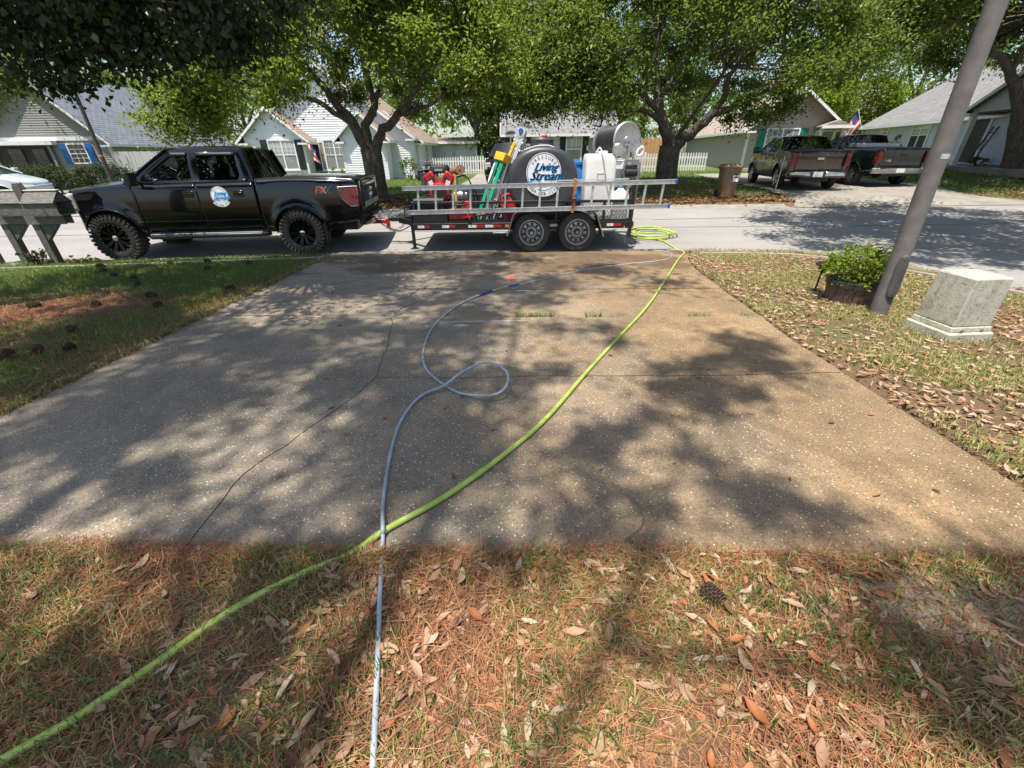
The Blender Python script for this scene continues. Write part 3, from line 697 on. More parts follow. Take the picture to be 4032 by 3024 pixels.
    outer = [(a0, zb_-.005), (a0+.02, zb_+.02), (a0+(a1-a0)*.55, zb_+(zr-zb_)*.56), (a1-.1, zr-.115), (a1+.04, zr-.055), (a1+.3, zr-.014), (c1-.25, zr-.012), (c1-.06, zr-.03), (c1+.01, zr-.09), (c0-.01, zb_+.05), (c0, zb_-.005)]
    for sd in (-1, 1):
        mb = MB().holed(outer, S['windows'], lambda x, z: (x, sd*gy(x,z), z)); mb.build('pillars', S.get('pillar', P), V, 40, solid=.035)
        for k, w in enumerate(S['windows']):
            gl = 'glass_car' if k == 0 or not S.get('tint') else 'glass_tint'
            cx = sum(p[0] for p in w)/len(w); cz = sum(p[1] for p in w)/len(w)
            q = [(cx+(x-cx)*1.03, cz+(z-cz)*1.03) for x, z in w]
            MB().holed(q, [], lambda x, z: (x, sd*(gy(x,z)-.016), z)).build('side_window', gl, V, 0)
            if S.get('visor'):
                hi = sorted(w, key=lambda p: -p[1])[:3]; xs_ = sorted(p[0] for p in hi); 
                zt_ = max(p[1] for p in w); MB().grid(8, 2, lambda u, v_: (xs_[0]+(xs_[-1]-xs_[0])*u, sd*(gy(xs_[0],zt_)+.012+.02*v_), zt_+.015-.06*v_)).build('rain_visor', 'trim_black', V, 40, solid=.004)
    def ry(x): return gy(x, zr-.012)
    x0r, x1r = a1-.0, c1+.0
    MB().grid(16, 14, lambda u, v_: (lambda x, s: (x, s*(ry(x)-.004), zr-.012 - .035*(abs(2*u-1)**4) + .045*(1-s*s)))(x0r+(x1r-x0r)*u, v_*2-1)).build('roof', P, V, 50, solid=.03)
    def screen(nm, p, q, mt, ins=.0, bow=0):
        def f(u, v_):
            s = u*2-1; z = p[1]+(q[1]-p[1])*v_; x = p[0]+(q[0]-p[0])*v_; w = (gy(p[0],zb_)*(1-v_)+ry(x0r if bow < 0 else x1r)*v_)-ins
            return (x+bow*.1*(1-s*s), s*w, z+.03*(1-s*s)*v_)
        return MB().grid(14, 8, f).build(nm, mt, V, 60)
    screen('windscreen', (a0+.0, zb_+.02), (a1, zr-.03), 'glass_car', .03, -1)
    for sd in (-1, 1):
        MB().tube([(a0-.0, sd*(gy(a0,zb_)-.012), zb_), (a1, sd*(ry(a1)-.008), zr-.035)], .035, 8).build('windscreen_pillar', P, V)
    rg = S.get('rear_glass', True)
    if rg:
        screen('rear_window', (c0-.015, zb_+.03), (c1-.005, zr-.05), 'glass_tint' if S.get('tint') else 'glass_car', .07, .35)
        for sd in (-1, 1): MB().tube([(c0, sd*(gy(c0,zb_)-.03), zb_), (c1+.01, sd*(ry(c1)-.03), zr-.05)], .04, 8).build('rear_pillar', P, V)
        if S.get('slider'):
            for yy in (-.25,.25): MB().bar((c0+.03,yy,zb_+.03),(c1+.03,yy*.95,zr-.03),.03,.02).build('slider_frame', 'trim_black', V)
        MB().box(c1-.02,c1+.045,-.13,.13,zr-.035,zr+.012).build('brake_light', S.get('third','lamp_clear'), V, 30, bevel=.01)
    # cabin inside
    mb = MB().box(a0+.1, c0-.05, -hw+.12, hw-.12, sill+.3, belt-.28); mb.build('cabin_floor', 'trim_black', V, 30)
    for sx in S['seats']:
        for sy in (-.42, .42):
            mb = MB(); mb.obox((sx, sy, belt-.22), (.5,.52,.16)); mb.obox((sx+.3, sy, belt+.02), (.14,.5,.62), Matrix.Rotation(.2,3,'Y')); mb.obox((sx+.38, sy, belt+.4), (.09,.26,.16), Matrix.Rotation(.2,3,'Y')); mb.build('seat', 'seat_grey', V, 40, bevel=.04, seg=3)
    MB().obox((a0+.42,0,belt-.09),(.5,hw*1.75,.2)).build('dashboard', 'trim_black', V, 40, bevel=.05, seg=3)
    Mx = Matrix.Translation((a0+.78,-.42,belt+.02)) @ Matrix.Rotation(-1.15,4,'Y')
    mb = MB().tube([Mx @ Vector((.18*cos(2*pi*k/20), .18*sin(2*pi*k/20), 0)) for k in range(21)], .014, 6); mb.bar(Mx@Vector((-.17,0,0)),Mx@Vector((.17,0,0)),.03); mb.build('steering_wheel','trim_black',V)
    MB().obox((a1+.05,0,zr-.12),(.03,.26,.08)).build('rear_view_mirror','trim_black',V,30,bevel=.015)
    for sd in (-1, 1):
        mx = a0+.28; yb = sd*(gy(mx,belt))
        mb = MB().obox((mx, yb+sd*.2, belt+.09), (.12,.22,.24)); mb.bar((mx+.02,yb-sd*.02,belt+.02),(mx,yb+sd*.14,belt+.06),.06,.05); mb.build('wing_mirror', S.get('mirror','trim_black'), V, 40, bevel=.03, seg=3)
        for hx in S['handles']:
            zz = belt-.2; y_ = sd*(yf(hx,zz)+.006)
            mb = MB().obox((hx, y_, zz), (.2,.02,.11)); mb.obox((hx, y_+sd*.018, zz+.01), (.16,.022,.03)); mb.build('door_handle', S.get('handle',P), V, 30, bevel=.008)
    # wheels
    for c in (xf, xr):
        for sd in (-1, 1): make_wheel(V, c, sd*(hw-S['tw']/2+S.get('poke',.01)), sd, Rr, S['tw'], S['rim'], S['wheel'], S['rim_mat'], S.get('tyre','rubber'), S.get('mud', False))
    S['yf'] = yf; S['gy'] = gy; S['wx'] = wx
    return V

def truck_tail(V, S):
    """bed, tail lamps, tailgate and rear bumper of a pickup"""
    hw, L, P, top, c0 = S['hw'], S['L'], S['paint'], S['top'], S['cab'][3]
    yf = S['yf']; zt = interp(top, L-.1); zg = S['gate_bot']; xg = L-S.get('step',.16)
    # tailgate
    def gate(u, v_):
        s = u*2-1; z = zg+(zt-zg)*v_; x = xg - .02*s*s + (.02 if .72 < v_ else 0)*1 - (.03*max(0,(v_-.9)*10))
        return (x, s*(hw-.2), z)
    MB().grid(16, 12, gate).build('tailgate', S.get('gate_paint', P), V, 30, solid=.04)
    MB().box(c0+.05, xg-.03, -hw+.09, hw-.09, zg-.05, zt-.08).build('bed_box', 'trim_black', V, 30)
    cov = MB().grid(14, 10, lambda u, v_: (c0+.03+(xg-.01-c0-.03)*u, (v_*2-1)*(hw-.07), interp(top,c0+.05+(xg-c0)*u)+.012+.05*(1-(2*v_-1)**2)*min(1,u*6,(1-u)*5+.3)))
    cov.build('bed_cover', S.get('cover', P), V, 40, solid=.03)
    lx0, lx1, lz0, lz1 = S['lamp']
    poly = S.get('lamp_poly') or [(lx0,lz0),(lx1,lz0),(lx1,lz1),(lx0,lz1)]
    for sd in (-1, 1):
        mb = MB().holed(poly, [], lambda x, z: (x, sd*(yf(min(x,L-.06),z)+.012), z))
        mb.box(lx1-.01, lx1+.012, min(sd*(hw-.2),sd*(hw-.05)), max(sd*(hw-.2),sd*(hw-.05)), lz0+.02, lz1-.005); lp = mb.build('tail_lamp', 'lamp_red', V, 30)
        cx = sum(p[0] for p in poly)/len(poly); cz = sum(p[1] for p in poly)/len(poly)
        MB().tube([(cx+(x-cx)*1.02, sd*(yf(min(x,L-.06),z)+.012), cz+(z-cz)*1.02) for x, z in poly+poly[:1]], .008, 5).build('lamp_surround', 'trim_black' if not S.get('lamp_poly') else 'chrome', lp)
        zz = lz0+(lz1-lz0)*.42; MB().grid(3, 1, lambda u, v_: (lx0+.07+(lx1-lx0-.1)*u, sd*(yf(min(lx1,L-.06),zz)+.019), zz+.05*v_)).build('reverse_lens', S.get('lens','lamp_red'), lp, 0)
        mb = MB().box(xg-.06, xg-.015, sd*(hw-.2), sd*(hw-.06), zg-.12, zt-.03) if sd > 0 else MB().box(xg-.06, xg-.015, -(hw-.06), -(hw-.2), zg-.12, zt-.03); mb.build('rear_corner', P, V, 30)
    # rear bumper with licence plate
    zb0, zb1 = S['rbump']; mb = MB()
    prof = lambda s: xg+.14-.12*abs(s)**5
    rings = []
    for k in range(21):
        s = k/10-1; yv = s*(hw-.03); x1 = prof(s); rings.append([(xg-.12,yv,zb0+.03),(x1-.04,yv,zb0),(x1,yv,zb0+.05),(x1,yv,zb1-.03),(x1-.04,yv,zb1),(xg-.12,yv,zb1)])
    mb.loft(rings).build('rear_bumper', S.get('bumper', P), V, 40)
    if S.get('step_pad'):
        MB().box(xg+.02, xg+.137, -.75, .75, zb1+.001, zb1+.012).build('step_pad','trim_black',V,30)
    for sd in (-1, 1) if S.get('bump_trim') else ():
        MB().grid(10, 2, lambda u, v_: (lambda s: (prof(s)+.008, s*(hw-.03), zb0+.06+(zb1-zb0-.1)*v_))(sd*(.25+.7*u))).build('bumper_trim', 'chrome', V, 40, solid=.012)
    MB().box(xg+.142, xg+.15, S.get('plate_y',0)-.155, S.get('plate_y',0)+.155, zb0+.03, zb1-.03).build('licence_plate', 'paper_white', V, 0)
    gh = S['handle_z']; MB().obox((xg+.012, S.get('gh_y',0), gh), (.03,.22,.07)).build('tailgate_handle', S.get('gh','trim_black'), V, 30, bevel=.01)
    return xg

# --- the black work truck
ST = dict(hw=1.0, R=.445, arch=.53, arch_dx=.06, sill=.53, xf=1.05, xr=4.70, L=5.98, paint='black_paint', belt=1.42, roof=2.03, cab=(1.58,2.44,3.82,3.98), hood=(.37,1.72),
    top=[(.1,1.24),(.35,1.3),(1.0,1.37),(1.6,1.42),(2.05,1.40),(3.97,1.42),(4.0,1.47),(5.4,1.46),(5.92,1.43)], bottom=[(0,.62),(.45,.6),(1.5,.53),(4.1,.53),(5.3,.58),(5.92,.66)], front_bot=.56,
    panels=[('front_wing',.56,1.70),('front_door',1.70,2.86),('rear_door',2.86,3.95),('bed_side',3.99,5.95)],
    windows=[[(1.95,1.46),(2.2,1.66),(2.5,1.875),(2.62,1.92),(2.80,1.93),(2.83,1.46)],[(2.97,1.46),(2.97,1.93),(3.60,1.93),(3.68,1.89),(3.73,1.55),(3.69,1.46)]],
    seats=[2.45,3.3], handles=[2.70,3.64], tw=.31, rim=.27, wheel='spoke', rim_mat='rim_black', mud=True, tint=True, slider=True, visor=True, poke=.05, flare=.06, arch_paint=True, third='lamp_clear',
    gate_bot=.82, lamp=(5.57,5.95,.93,1.31), rbump=(.56,.76), step_pad=True, handle_z=1.22, lens='dark_red', lamp_poly=[(5.58,1.3),(5.61,1.1),(5.78,.94),(5.93,.95),(5.95,1.31)], cover='black_paint', gh='chrome', nose=.1, nose_curve=.2, step=-.04)
TH = R(5.9); SCT = .945
_A = Vector((-7.56, 8.31)); _ex = Vector((cos(TH), sin(TH))); _ey = Vector((-sin(TH), cos(TH)))
_o = _A - _ex*(1.05*SCT) + _ey*(1.05*SCT)
truck = pickup('pickup_truck', (_o.x, _o.y, -.215), TH, SCT, ST, label='glossy black crew-cab pickup with mud tyres and round door decal, towing the trailer', cat='pickup truck')
xg = truck_tail(truck, ST)
yf = ST['yf']
# lower crease, running board, mud flaps, badge, hitch
for sd in (-1, 1):
    MB().tube([(1.6+.1*k, sd*(yf(1.6+.1*k,.73)+.004), .73) for k in range(25)], .007, 5).build('body_moulding','black_paint',truck)
    MB().tube([(1.62,sd*.86,.44),(1.72,sd*.99,.44),(3.9,sd*.99,.44),(4.0,sd*.86,.44)], .045, 10).build('running_board','frame_black',truck)
    MB().tube([(1.72,sd*.99,.487),(3.9,sd*.99,.487)], .012, 6).build('running_board_trim','steel_grey',truck)
    MB().box(5.19,5.21,sd*.97-.15,sd*.97+.15,.27,.62).build('mud_flap','rubber',truck,20)
    MB().box(.8+.0,.805,sd*1.0-.02,sd*1.0,.9,.95).build('side_marker','amber',truck,0)
MB().lathe([(.075,0),(.07,.02),(.001,.03)], 20, Matrix.Translation((xg+.004,0.02,1.08)) @ Matrix.Rotation(pi/2,4,'Y')).build('tailgate_badge','chrome',truck,40)
MB().box(xg+.004,xg+.016,-.78,.78,.9,1.0).build('tailgate_panel','steel_grey',truck,20); 
mb = MB().box(xg-.1,xg+.32,-.035,.035,.46,.53); mb.box(xg+.26,xg+.34,-.04,.04,.36,.56); mb.build('hitch_mount','red_paint',truck,30,bevel=.006)
mb = MB().lathe([(.02,0),(.02,.05),(.03,.07),(.03,.09),(.001,.12)],14,Matrix.Translation((xg+.34,0,.5))); mb.build('hitch_ball','chrome',truck)
# door decal and FX4 badge
def decal_disc(mbs, fn, r):
    """the round company sign: white disc, black ring, script name, arched words, number band"""
    w, k, b_ = mbs
    w.prism([(r*cos(2*pi*i/40), r*sin(2*pi*i/40)) for i in range(40)], lambda x,y: fn(x,y,.002), lambda x,y: fn(x,y,0))
    band = [(r*1.22*cos(a), r*1.22*sin(a)-r*.05) for a in np.linspace(-pi*.80,-pi*.20,18)]; band += [(r*.93*cos(a), r*.93*sin(a)-r*.05) for a in np.linspace(-pi*.22,-pi*.78,18)]
    w.prism(band, lambda x,y: fn(x,y,.0035), lambda x,y: fn(x,y,0))
    for i in range(48):
        a0_, a1_ = 2*pi*i/48, 2*pi*(i+1)/48
        if -.86 < sin((a0_+a1_)/2) or abs(cos(a0_)) < .4: k.add([fn(q*cos(t), q*sin(t), .004) for q, t in ((r*.93,a0_),(r*.96,a0_),(r*.96,a1_),(r*.93,a1_))], [(0,1,2,3)])
    arc_text(k, 'PRESSURE', r*.24, r*.76, pi*.84, pi*.16, lambda x,y: fn(x,y,.005)); arc_text(k, 'WASHING', r*.19, r*.74, -pi*.76, -pi*.24, lambda x,y: fn(x,y,.005), True)
    arc_text(k, '704.808.1110', r*.27, r*1.07, -pi*.77, -pi*.23, lambda x,y: fn(x,y-r*.05,.007), True)
    for d in (-.025, 0, .025, .05):
        put_text(b_, 'Living', r*.58, lambda x,y: fn(x+d*r,y,.006), .5, (r*.08, r*.26)); put_text(b_, 'Stream', r*.66, lambda x,y: fn(x+d*r,y,.008), .5, (r*.12, -r*.2))
    tail = [(-r*.95+.3*r*t, -r*.42-.1*r*sin(t*3)) for t in np.linspace(0,2.6,12)]
    for (x0,y0),(x1,y1) in zip(tail[:-1],tail[1:]): b_.add([fn(x0,y0-.04*r,.006),fn(x1,y1-.04*r,.006),fn(x1,y1+.05*r,.006),fn(x0,y0+.05*r,.006)],[(0,1,2,3)])
ms = (MB(), MB(), MB())
decal_disc(ms, lambda x, y, d: (3.28+x, -(yf(3.28+x,1.19+y)+.003+d), 1.19+y), .165)
dd = ms[0].build('door_decal','decal_white',truck,0); ms[1].build('lettering','decal_black',dd,0,kind='stuff'); ms[2].build('script_lettering','decal_blue',dd,0,kind='stuff')
fb = lambda s_, off, size, d=.004, sh=.25: None
k1, k2, k3 = MB(), MB(), MB()
fx = lambda d: (lambda x, y: (5.28+x, -(yf(5.28+x,1.24+y)+d), 1.24+y))
put_text(k3,'FX4',.188,fx(.003),.25,(0,.004)); put_text(k1,'FX',.165,fx(.006),.25,(-.065,.006)); put_text(k2,'4',.165,fx(.006),.25,(.118,.006)); put_text(k2,'OFF ROAD',.052,fx(.004),.2,(0,-.085))
for o_ in (.006,-.006): put_text(k1,'FX',.165,fx(.006),.25,(-.065+o_,.006))
bd = k3.build('bed_badge','decal_grey',truck,0); k1.build('badge_letters','decal_red',bd,0,kind='stuff'); k2.build('badge_number','decal_black',bd,0,kind='stuff')

# --- bronze pickup across the street
SB = dict(hw=.98, R=.385, arch=.46, sill=.4, xf=.98, xr=4.08, L=5.2, paint='bronze_paint', belt=1.2, roof=1.74, cab=(1.15,2.05,3.3,3.75), hood=(.12,1.3),
    top=[(.05,.98),(.4,1.06),(1.1,1.17),(1.6,1.2),(3.2,1.22),(3.7,1.3),(4.2,1.24),(5.2,1.2)], bottom=[(0,.45),(.5,.38),(1.4,.36),(3.6,.36),(4.6,.42),(5.2,.5)], front_bot=.36,
    panels=[('front_wing',.32,1.42),('front_door',1.42,2.44),('rear_door',2.44,3.35),('bed_side',3.36,5.08)],
    windows=[[(1.5,1.25),(2.15,1.64),(2.36,1.66),(2.40,1.25)],[(2.5,1.25),(2.5,1.66),(3.0,1.64),(3.3,1.35),(3.28,1.27)]],
    seats=[1.95,2.75], handles=[2.3,3.2], tw=.245, rim=.25, wheel='alloy', rim_mat='alloy', third='lamp_red', tint=True, mirror='bronze_paint', flare=.035, arch_paint=True,
    gate_bot=.62, lamp=(4.94,5.08,.74,1.17), lamp_cut=0., rbump=(.4,.62), bump_trim=True, handle_z=1.0, gh='chrome', lens='lamp_clear', cover='trim_black', tumble=.24)
def park(name, rl, fwd, sc, S, **tg):
    """put a pickup down by its rear-left tyre contact and forward direction"""
    f = Vector(fwd).normalized(); rz = atan2(-f.y, -f.x); ex = Vector((cos(rz), sin(rz))); ey = Vector((-sin(rz), cos(rz)))
    o = Vector(rl) - ex*S['xr']*sc + ey*(S['hw']-.1)*sc
    zz = [gzf(*(o+ex*(x*sc)+ey*(y*sc))) for x in (S['xf'],S['xr']) for y in (-.85,.85)]
    v = pickup(name, (o.x, o.y, sum(zz)/4+.004), rz, sc, S, **tg); return v
bt = park('pickup_truck', (10.25,17.57), (.2,.98), 1.0, SB, label='bronze pickup parked tail-out in front of the tan house', cat='pickup truck'); truck_tail(bt, SB)
# --- dark green pickup beside it
SD = dict(hw=1.0, R=.39, arch=.47, sill=.48, xf=1.0, xr=4.3, L=5.55, paint='dark_green_paint', belt=1.3, roof=1.84, cab=(1.5,2.2,3.0,3.2), hood=(.15,1.6),
    top=[(.05,1.08),(.5,1.15),(1.5,1.27),(3.2,1.31),(3.25,1.33),(5.55,1.3)], bottom=[(0,.5),(.5,.46),(1.5,.44),(3.7,.44),(4.9,.5),(5.55,.58)], front_bot=.45,
    panels=[('front_wing',.35,1.62),('front_door',1.62,2.75),('rear_quarter',2.75,3.19),('bed_side',3.21,5.42)],
    windows=[[(1.9,1.35),(2.3,1.72),(2.62,1.75),(2.66,1.35)],[(2.76,1.35),(2.76,1.75),(2.95,1.74),(3.05,1.37)]],
    seats=[2.2], handles=[2.62], tw=.25, rim=.22, wheel='alloy', rim_mat='steel_grey', third='lamp_red', tint=True, slider=True, flare=.03,
    gate_bot=.7, lamp=(5.3,5.42,.8,1.2), lamp_cut=0., rbump=(.46,.66), handle_z=1.1, lens='lamp_clear', bumper='steel_grey', cover='trim_black', step_pad=True)
dt = park('pickup_truck', (13.3,17.85), (.06,.99), .93, SD, label='dark green regular-cab pickup parked right of the bronze one', cat='pickup truck'); xd = truck_tail(dt, SD)
MB().box(3.3,3.85,-.85,.85,1.36,1.52).build('tool_box','steel_grey',dt,30,bevel=.02)
mb = MB(); put_text(mb,'F-150',.09,lambda x,y:(xd+.012,-.5+x,.9+y)); mb.build('tailgate_lettering','reflector_white',dt,0,kind='stuff')

# --- simple one-box cars: hatchback and SUV use the same builder with a tail of their own
def hatch_tail(V, S, mat_):
    hw, L = S['hw'], S['L']; zt = interp(S['top'], L-.05); zb = S['front_bot']
    MB().grid(14, 8, lambda u, v_: (L-.12-.06*(2*u-1)**2-.05*v_, (2*u-1)*(hw-.07), zb+.1+(zt-zb-.1)*v_)).build('tail_panel', mat_, V, 50, solid=.03)
    MB().grid(14, 4, lambda u, v_: (L-.0-.14*abs(2*u-1)**4, (2*u-1)*(hw-.03), zb+.02+.28*v_)).build('rear_bumper', mat_, V, 50, solid=.05)
    for sd in (-1, 1): MB().grid(4, 6, lambda u, v_: (L-.2+.1*u, sd*(hw-.045-.03*u), zt-.42+.36*v_)).build('tail_lamp','lamp_red',V,50,solid=.03)
SW = dict(hw=.87, R=.31, arch=.36, sill=.3, xf=.86, xr=3.36, L=4.05, paint='white_paint_car', belt=.98, roof=1.46, cab=(.95,1.75,3.3,3.98), hood=(.08,1.02),
    top=[(0,.66),(.3,.78),(.95,.95),(1.6,.98),(4.05,1.05)], bottom=[(0,.3),(.4,.24),(1.3,.22),(2.9,.22),(4.05,.34)], front_bot=.24,
    panels=[('front_wing',.28,1.18),('front_door',1.18,2.2),('rear_door',2.2,3.12),('rear_quarter',3.12,3.98)],
    windows=[[(1.35,1.02),(1.9,1.37),(2.12,1.38),(2.15,1.02)],[(2.24,1.02),(2.24,1.38),(2.9,1.36),(3.2,1.08),(3.15,1.02)]],
    seats=[1.7,2.5], handles=[2.05,2.95], tw=.2, rim=.2, wheel='alloy', rim_mat='alloy', third='lamp_red', mirror='white_paint_car', arch_paint=True, nose=.3, flare=.02, tumble=.22)
wc = pickup('hatchback_car', (-17.4,17.3,gzf(-16,16)+.03), R(197.5), 1.0, SW, label='white hatchback nosing in from the left edge before the hedge', cat='car'); hatch_tail(wc, SW, 'white_paint_car')
SU = dict(hw=.93, R=.37, arch=.43, sill=.42, xf=.9, xr=3.55, L=4.5, paint='black_paint', belt=1.16, roof=1.76, cab=(1.2,1.75,4.1,4.42), hood=(.1,1.3),
    top=[(0,.95),(.3,1.02),(1.2,1.12),(1.7,1.16),(4.5,1.2)], bottom=[(0,.4),(.4,.34),(1.4,.34),(3.0,.34),(4.5,.42)], front_bot=.36,
    panels=[('front_wing',.3,1.35),('front_door',1.35,2.35),('rear_door',2.35,3.25),('rear_quarter',3.25,4.42)],
    windows=[[(1.55,1.2),(1.95,1.64),(2.27,1.66),(2.3,1.2)],[(2.4,1.2),(2.4,1.66),(3.1,1.66),(3.15,1.2)],[(3.25,1.2),(3.25,1.66),(4.0,1.64),(4.15,1.24)]],
    seats=[2.0,2.9], handles=[2.2,3.1], tw=.23, rim=.23, wheel='alloy', rim_mat='alloy', third='lamp_red', tint=True, mirror='black_paint', arch_paint=True)
sv = pickup('suv', (-.35,21.0,gzf(-.3,22)+.03), R(78), .96, SU, label='black sport utility vehicle in the driveway behind the leaning ladders', cat='suv'); hatch_tail(sv, SU, 'black_paint')
MB().tube([(1.9,-.62,1.83),(2.0,-.62,1.86),(3.9,-.62,1.86),(4.0,-.62,1.83)],.018,6).build('roof_rail','trim_black',sv)
MB().tube([(1.9,.62,1.83),(2.0,.62,1.86),(3.9,.62,1.86),(4.0,.62,1.83)],.018,6).build('roof_rail','trim_black',sv)
# ------------------------------------------------------------------ the equipment trailer
TZ = -.2
TR = thing('utility_trailer', (.25, 9.75, TZ), label='black tandem-axle utility trailer with mesh sides, hitched behind the black pickup', cat='trailer')
def tl(x, y, z): return (x-.25, y-9.75, z-TZ)           # world -> trailer local
def tbox(nm, x0, x1, y0, y1, z0, z1, mt, par=TR, bev=.006, **k):
    a, b_ = tl(x0,y0,z0), tl(x1,y1,z1); return MB().box(a[0],b_[0],a[1],b_[1],a[2],b_[2]).build(nm, mt, par, 30, bevel=bev, **k)
for y in (8.84, 10.58): tbox('side_rail', -1.95, 2.48, y, y+.08, .2, .33, 'frame_black')
for x in (-1.95, -.9, .1, 1.2, 2.4): tbox('cross_member', x, x+.07, 8.92, 10.58, .21, .31, 'frame_black')
for k in range(9): tbox('deck_plank', -1.93, 2.46, 8.925+k*.184, 8.925+k*.184+.178, .31, .342, 'wood_weathered_flat', bev=0)
for s_ in (-1, 1): MB().bar(tl(-1.6, 9.75+s_*.8, .255), tl(-2.42, 9.75+s_*.03, .29), .07, .11).build('tongue_bar', 'frame_black', TR, 30, bevel=.006)
mb = MB().bar(tl(-2.3,9.75,.3), tl(-2.62,9.75,.31), .1, .08); mb.lathe([(.05,0),(.06,.05),(.03,.08),(.001,.09)],14,Matrix.Translation(tl(-2.62,9.75,.29))); mb.bar(tl(-2.5,9.75,.34),tl(-2.38,9.75,.42),.03,.02); mb.build('coupler','frame_black',TR,30,bevel=.005)
jk = MB(); jk.cyl(tl(-1.99,8.95,-.16), tl(-1.99,8.95,.62), .035, n=14); jk.cyl(tl(-1.99,8.95,-.16),tl(-1.99,8.95,-.17),.09,n=14); jk.cyl(tl(-1.99,8.95,.62),tl(-1.99,8.95,.66),.045,n=14); jk.bar(tl(-1.99,8.95,.63),tl(-2.1,8.93,.63),.02); jk.bar(tl(-2.1,8.93,.63),tl(-2.12,8.92,.4),.02); jk.build('tongue_jack','frame_black',TR)
for s_ in (-1,1):                                                        # sagging safety chains
    for k in range(16):
        t0 = k/16; p = lambda t: Vector(tl(-2.3-.6*t, 9.75+s_*(.1-.02*t), .25-.42*sin(pi*t)*.55+.12*t))
        M_ = Matrix.Translation(p(t0)) @ Matrix.Rotation(k*pi/2, 4, 'X')
        MB().tube([M_ @ Vector((.026*cos(a)*1.3,.013*sin(a),0)) for a in np.linspace(0,2*pi,9)], .005, 5, False).build('chain_link','steel_grey',TR)
MB().tube(smooth_path([tl(-1.95,9.6,.3),tl(-2.15,9.62,.2),tl(-2.45,9.62,.08),tl(-2.75,9.66,.18),tl(-2.85,9.6,.32)],6), .011, 6).build('wiring_cable','hose_black',TR)
# fence: posts, rails, expanded-metal panels
for y in (8.86, 10.58):
    tbox('top_rail', -1.93, 2.44, y, y+.05, .68, .73, 'frame_black')
    tbox('mid_rail', -1.93, 2.44, y+.003, y+.04, .335, .37, 'frame_black', bev=0)
    for x in (-1.93, -.74, -.1, .9, 1.85): tbox('post', x, x+.05, y+.001, y+.049, .33, .69, 'frame_black', bev=0)
    tbox('post', 2.38, 2.46, y-.002, y+.052, .33, 1.02, 'frame_black')
    mesh_ = MB(); x0, x1, z0, z1 = -1.25, 2.4, .37, .68; st = .062
    n = int((x1-x0+z1-z0)/st)
    for k in range(n+12):
        for sl in (-1, 1):
            xx = x0 - (z1-z0)*.6 + k*st; zs = [(xx, z0), (xx+(z1-z0)*.6, z1)]
            if sl < 0: zs = [(xx+(z1-z0)*.6, z0), (xx, z1)]
            (xa, za), (xb, zb2) = zs
            def clip(xa, za, xb, zb2):
                if xa < x0: za += (zb2-za)*(x0-xa)/(xb-xa); xa = x0
                if xb > x1: zb2 = za+(zb2-za)*(x1-xa)/(xb-xa); xb = x1
                return xa, za, xb, zb2
            if xa > xb: xa, za, xb, zb2 = xb, zb2, xa, za
            if xb <= x0+.01 or xa >= x1-.01: continue
            xa, za, xb, zb2 = clip(xa, za, xb, zb2)
            mesh_.bar(tl(xa,y+.02+.003*sl,za), tl(xb,y+.02+.003*sl,zb2), .005, .009, (0,1,0))
    mesh_.build('mesh_panel', 'frame_black', TR, 0, kind='stuff')
MB().prism([(-1.9,.33),(-1.25,.33),(-1.25,.6),(-1.93,.6)], lambda x,z: tl(x,8.843,z), lambda x,z: tl(x,8.858,z)).build('front_side_panel','frame_black',TR,0)
tbox('front_rail', -1.96, -1.91, 8.9, 10.6, .68, .73, 'frame_black')
for x in (-1.95,): 
    for y in (9.3, 9.75, 10.2): tbox('post', x, x+.04, y, y+.04, .33, .69, 'frame_black', bev=0)
# tandem wheel guards
for y0, y1 in ((8.5, 8.84), (10.66, 11.0)):
    pr = [(-.06,.13),(.06,.50),(.13,.57),(.22,.6),(1.5,.6),(1.6,.57),(1.67,.5),(1.83,.1)]
    mb = MB(); rings = [[tl(x,y0,z) , tl(x,y1,z)] for x, z in pr]
    mb.loft(rings, cap=False, closed=False); mb.build('wheel_guard','frame_black',TR,30,solid=.012)
    ys = y0 if y0 < 9 else y1
    MB().tube([tl(x,ys,z) for x,z in pr], .012, 6).build('guard_edge','steel_grey' if y0<9 else 'frame_black',TR)
for x in (.42, 1.33):
    make_wheel(TR, x-.25, 8.71-9.75, -1, .37, .2, .225, 'steel', 'steel_grey', 'rubber_dusty')
    w_ = make_wheel(TR, x-.25, 10.83-9.75, 1, .37, .2, .225, 'steel', 'steel_grey', 'rubber_dusty'); w_.location.z += .04
    MB().cyl(tl(x,8.8,.17),tl(x,10.75,.19),.035).build('axle','frame_black',TR)
for x, w_, mt in ((-1.86,.13,'reflector_white'),(-1.73,.1,'reflector_red'),(-1.37,.14,'reflector_white'),(-1.23,.12,'reflector_red'),(-.84,.16,'reflector_white'),(-.68,.16,'reflector_red'),(-.5,.16,'reflector_white'),(-.34,.16,'reflector_red'),(-.1,.08,'amber'),(.8,.15,'reflector_white'),(.97,.14,'reflector_red'),(1.95,.13,'reflector_white'),(2.09,.14,'reflector_red')):
    tbox('reflector', x, x+w_, 8.832, 8.839, .245, .295, mt, bev=0)
tbox('licence_bracket', 2.3, 2.31, 8.83, 8.838, .2, .24, 'reflector_white', bev=0); tbox('side_step', -.35, -.05, 8.72, 8.84, .14, .165, 'steel_grey')
MB().bar(tl(2.42,8.84,.27),tl(2.42,8.84,.02),.06,.05).build('stabilizer_leg','frame_black',TR,20)
for y in (8.9, 10.5): tbox('tail_light', 2.485, 2.51, y, y+.12, .22, .3, 'lamp_red')

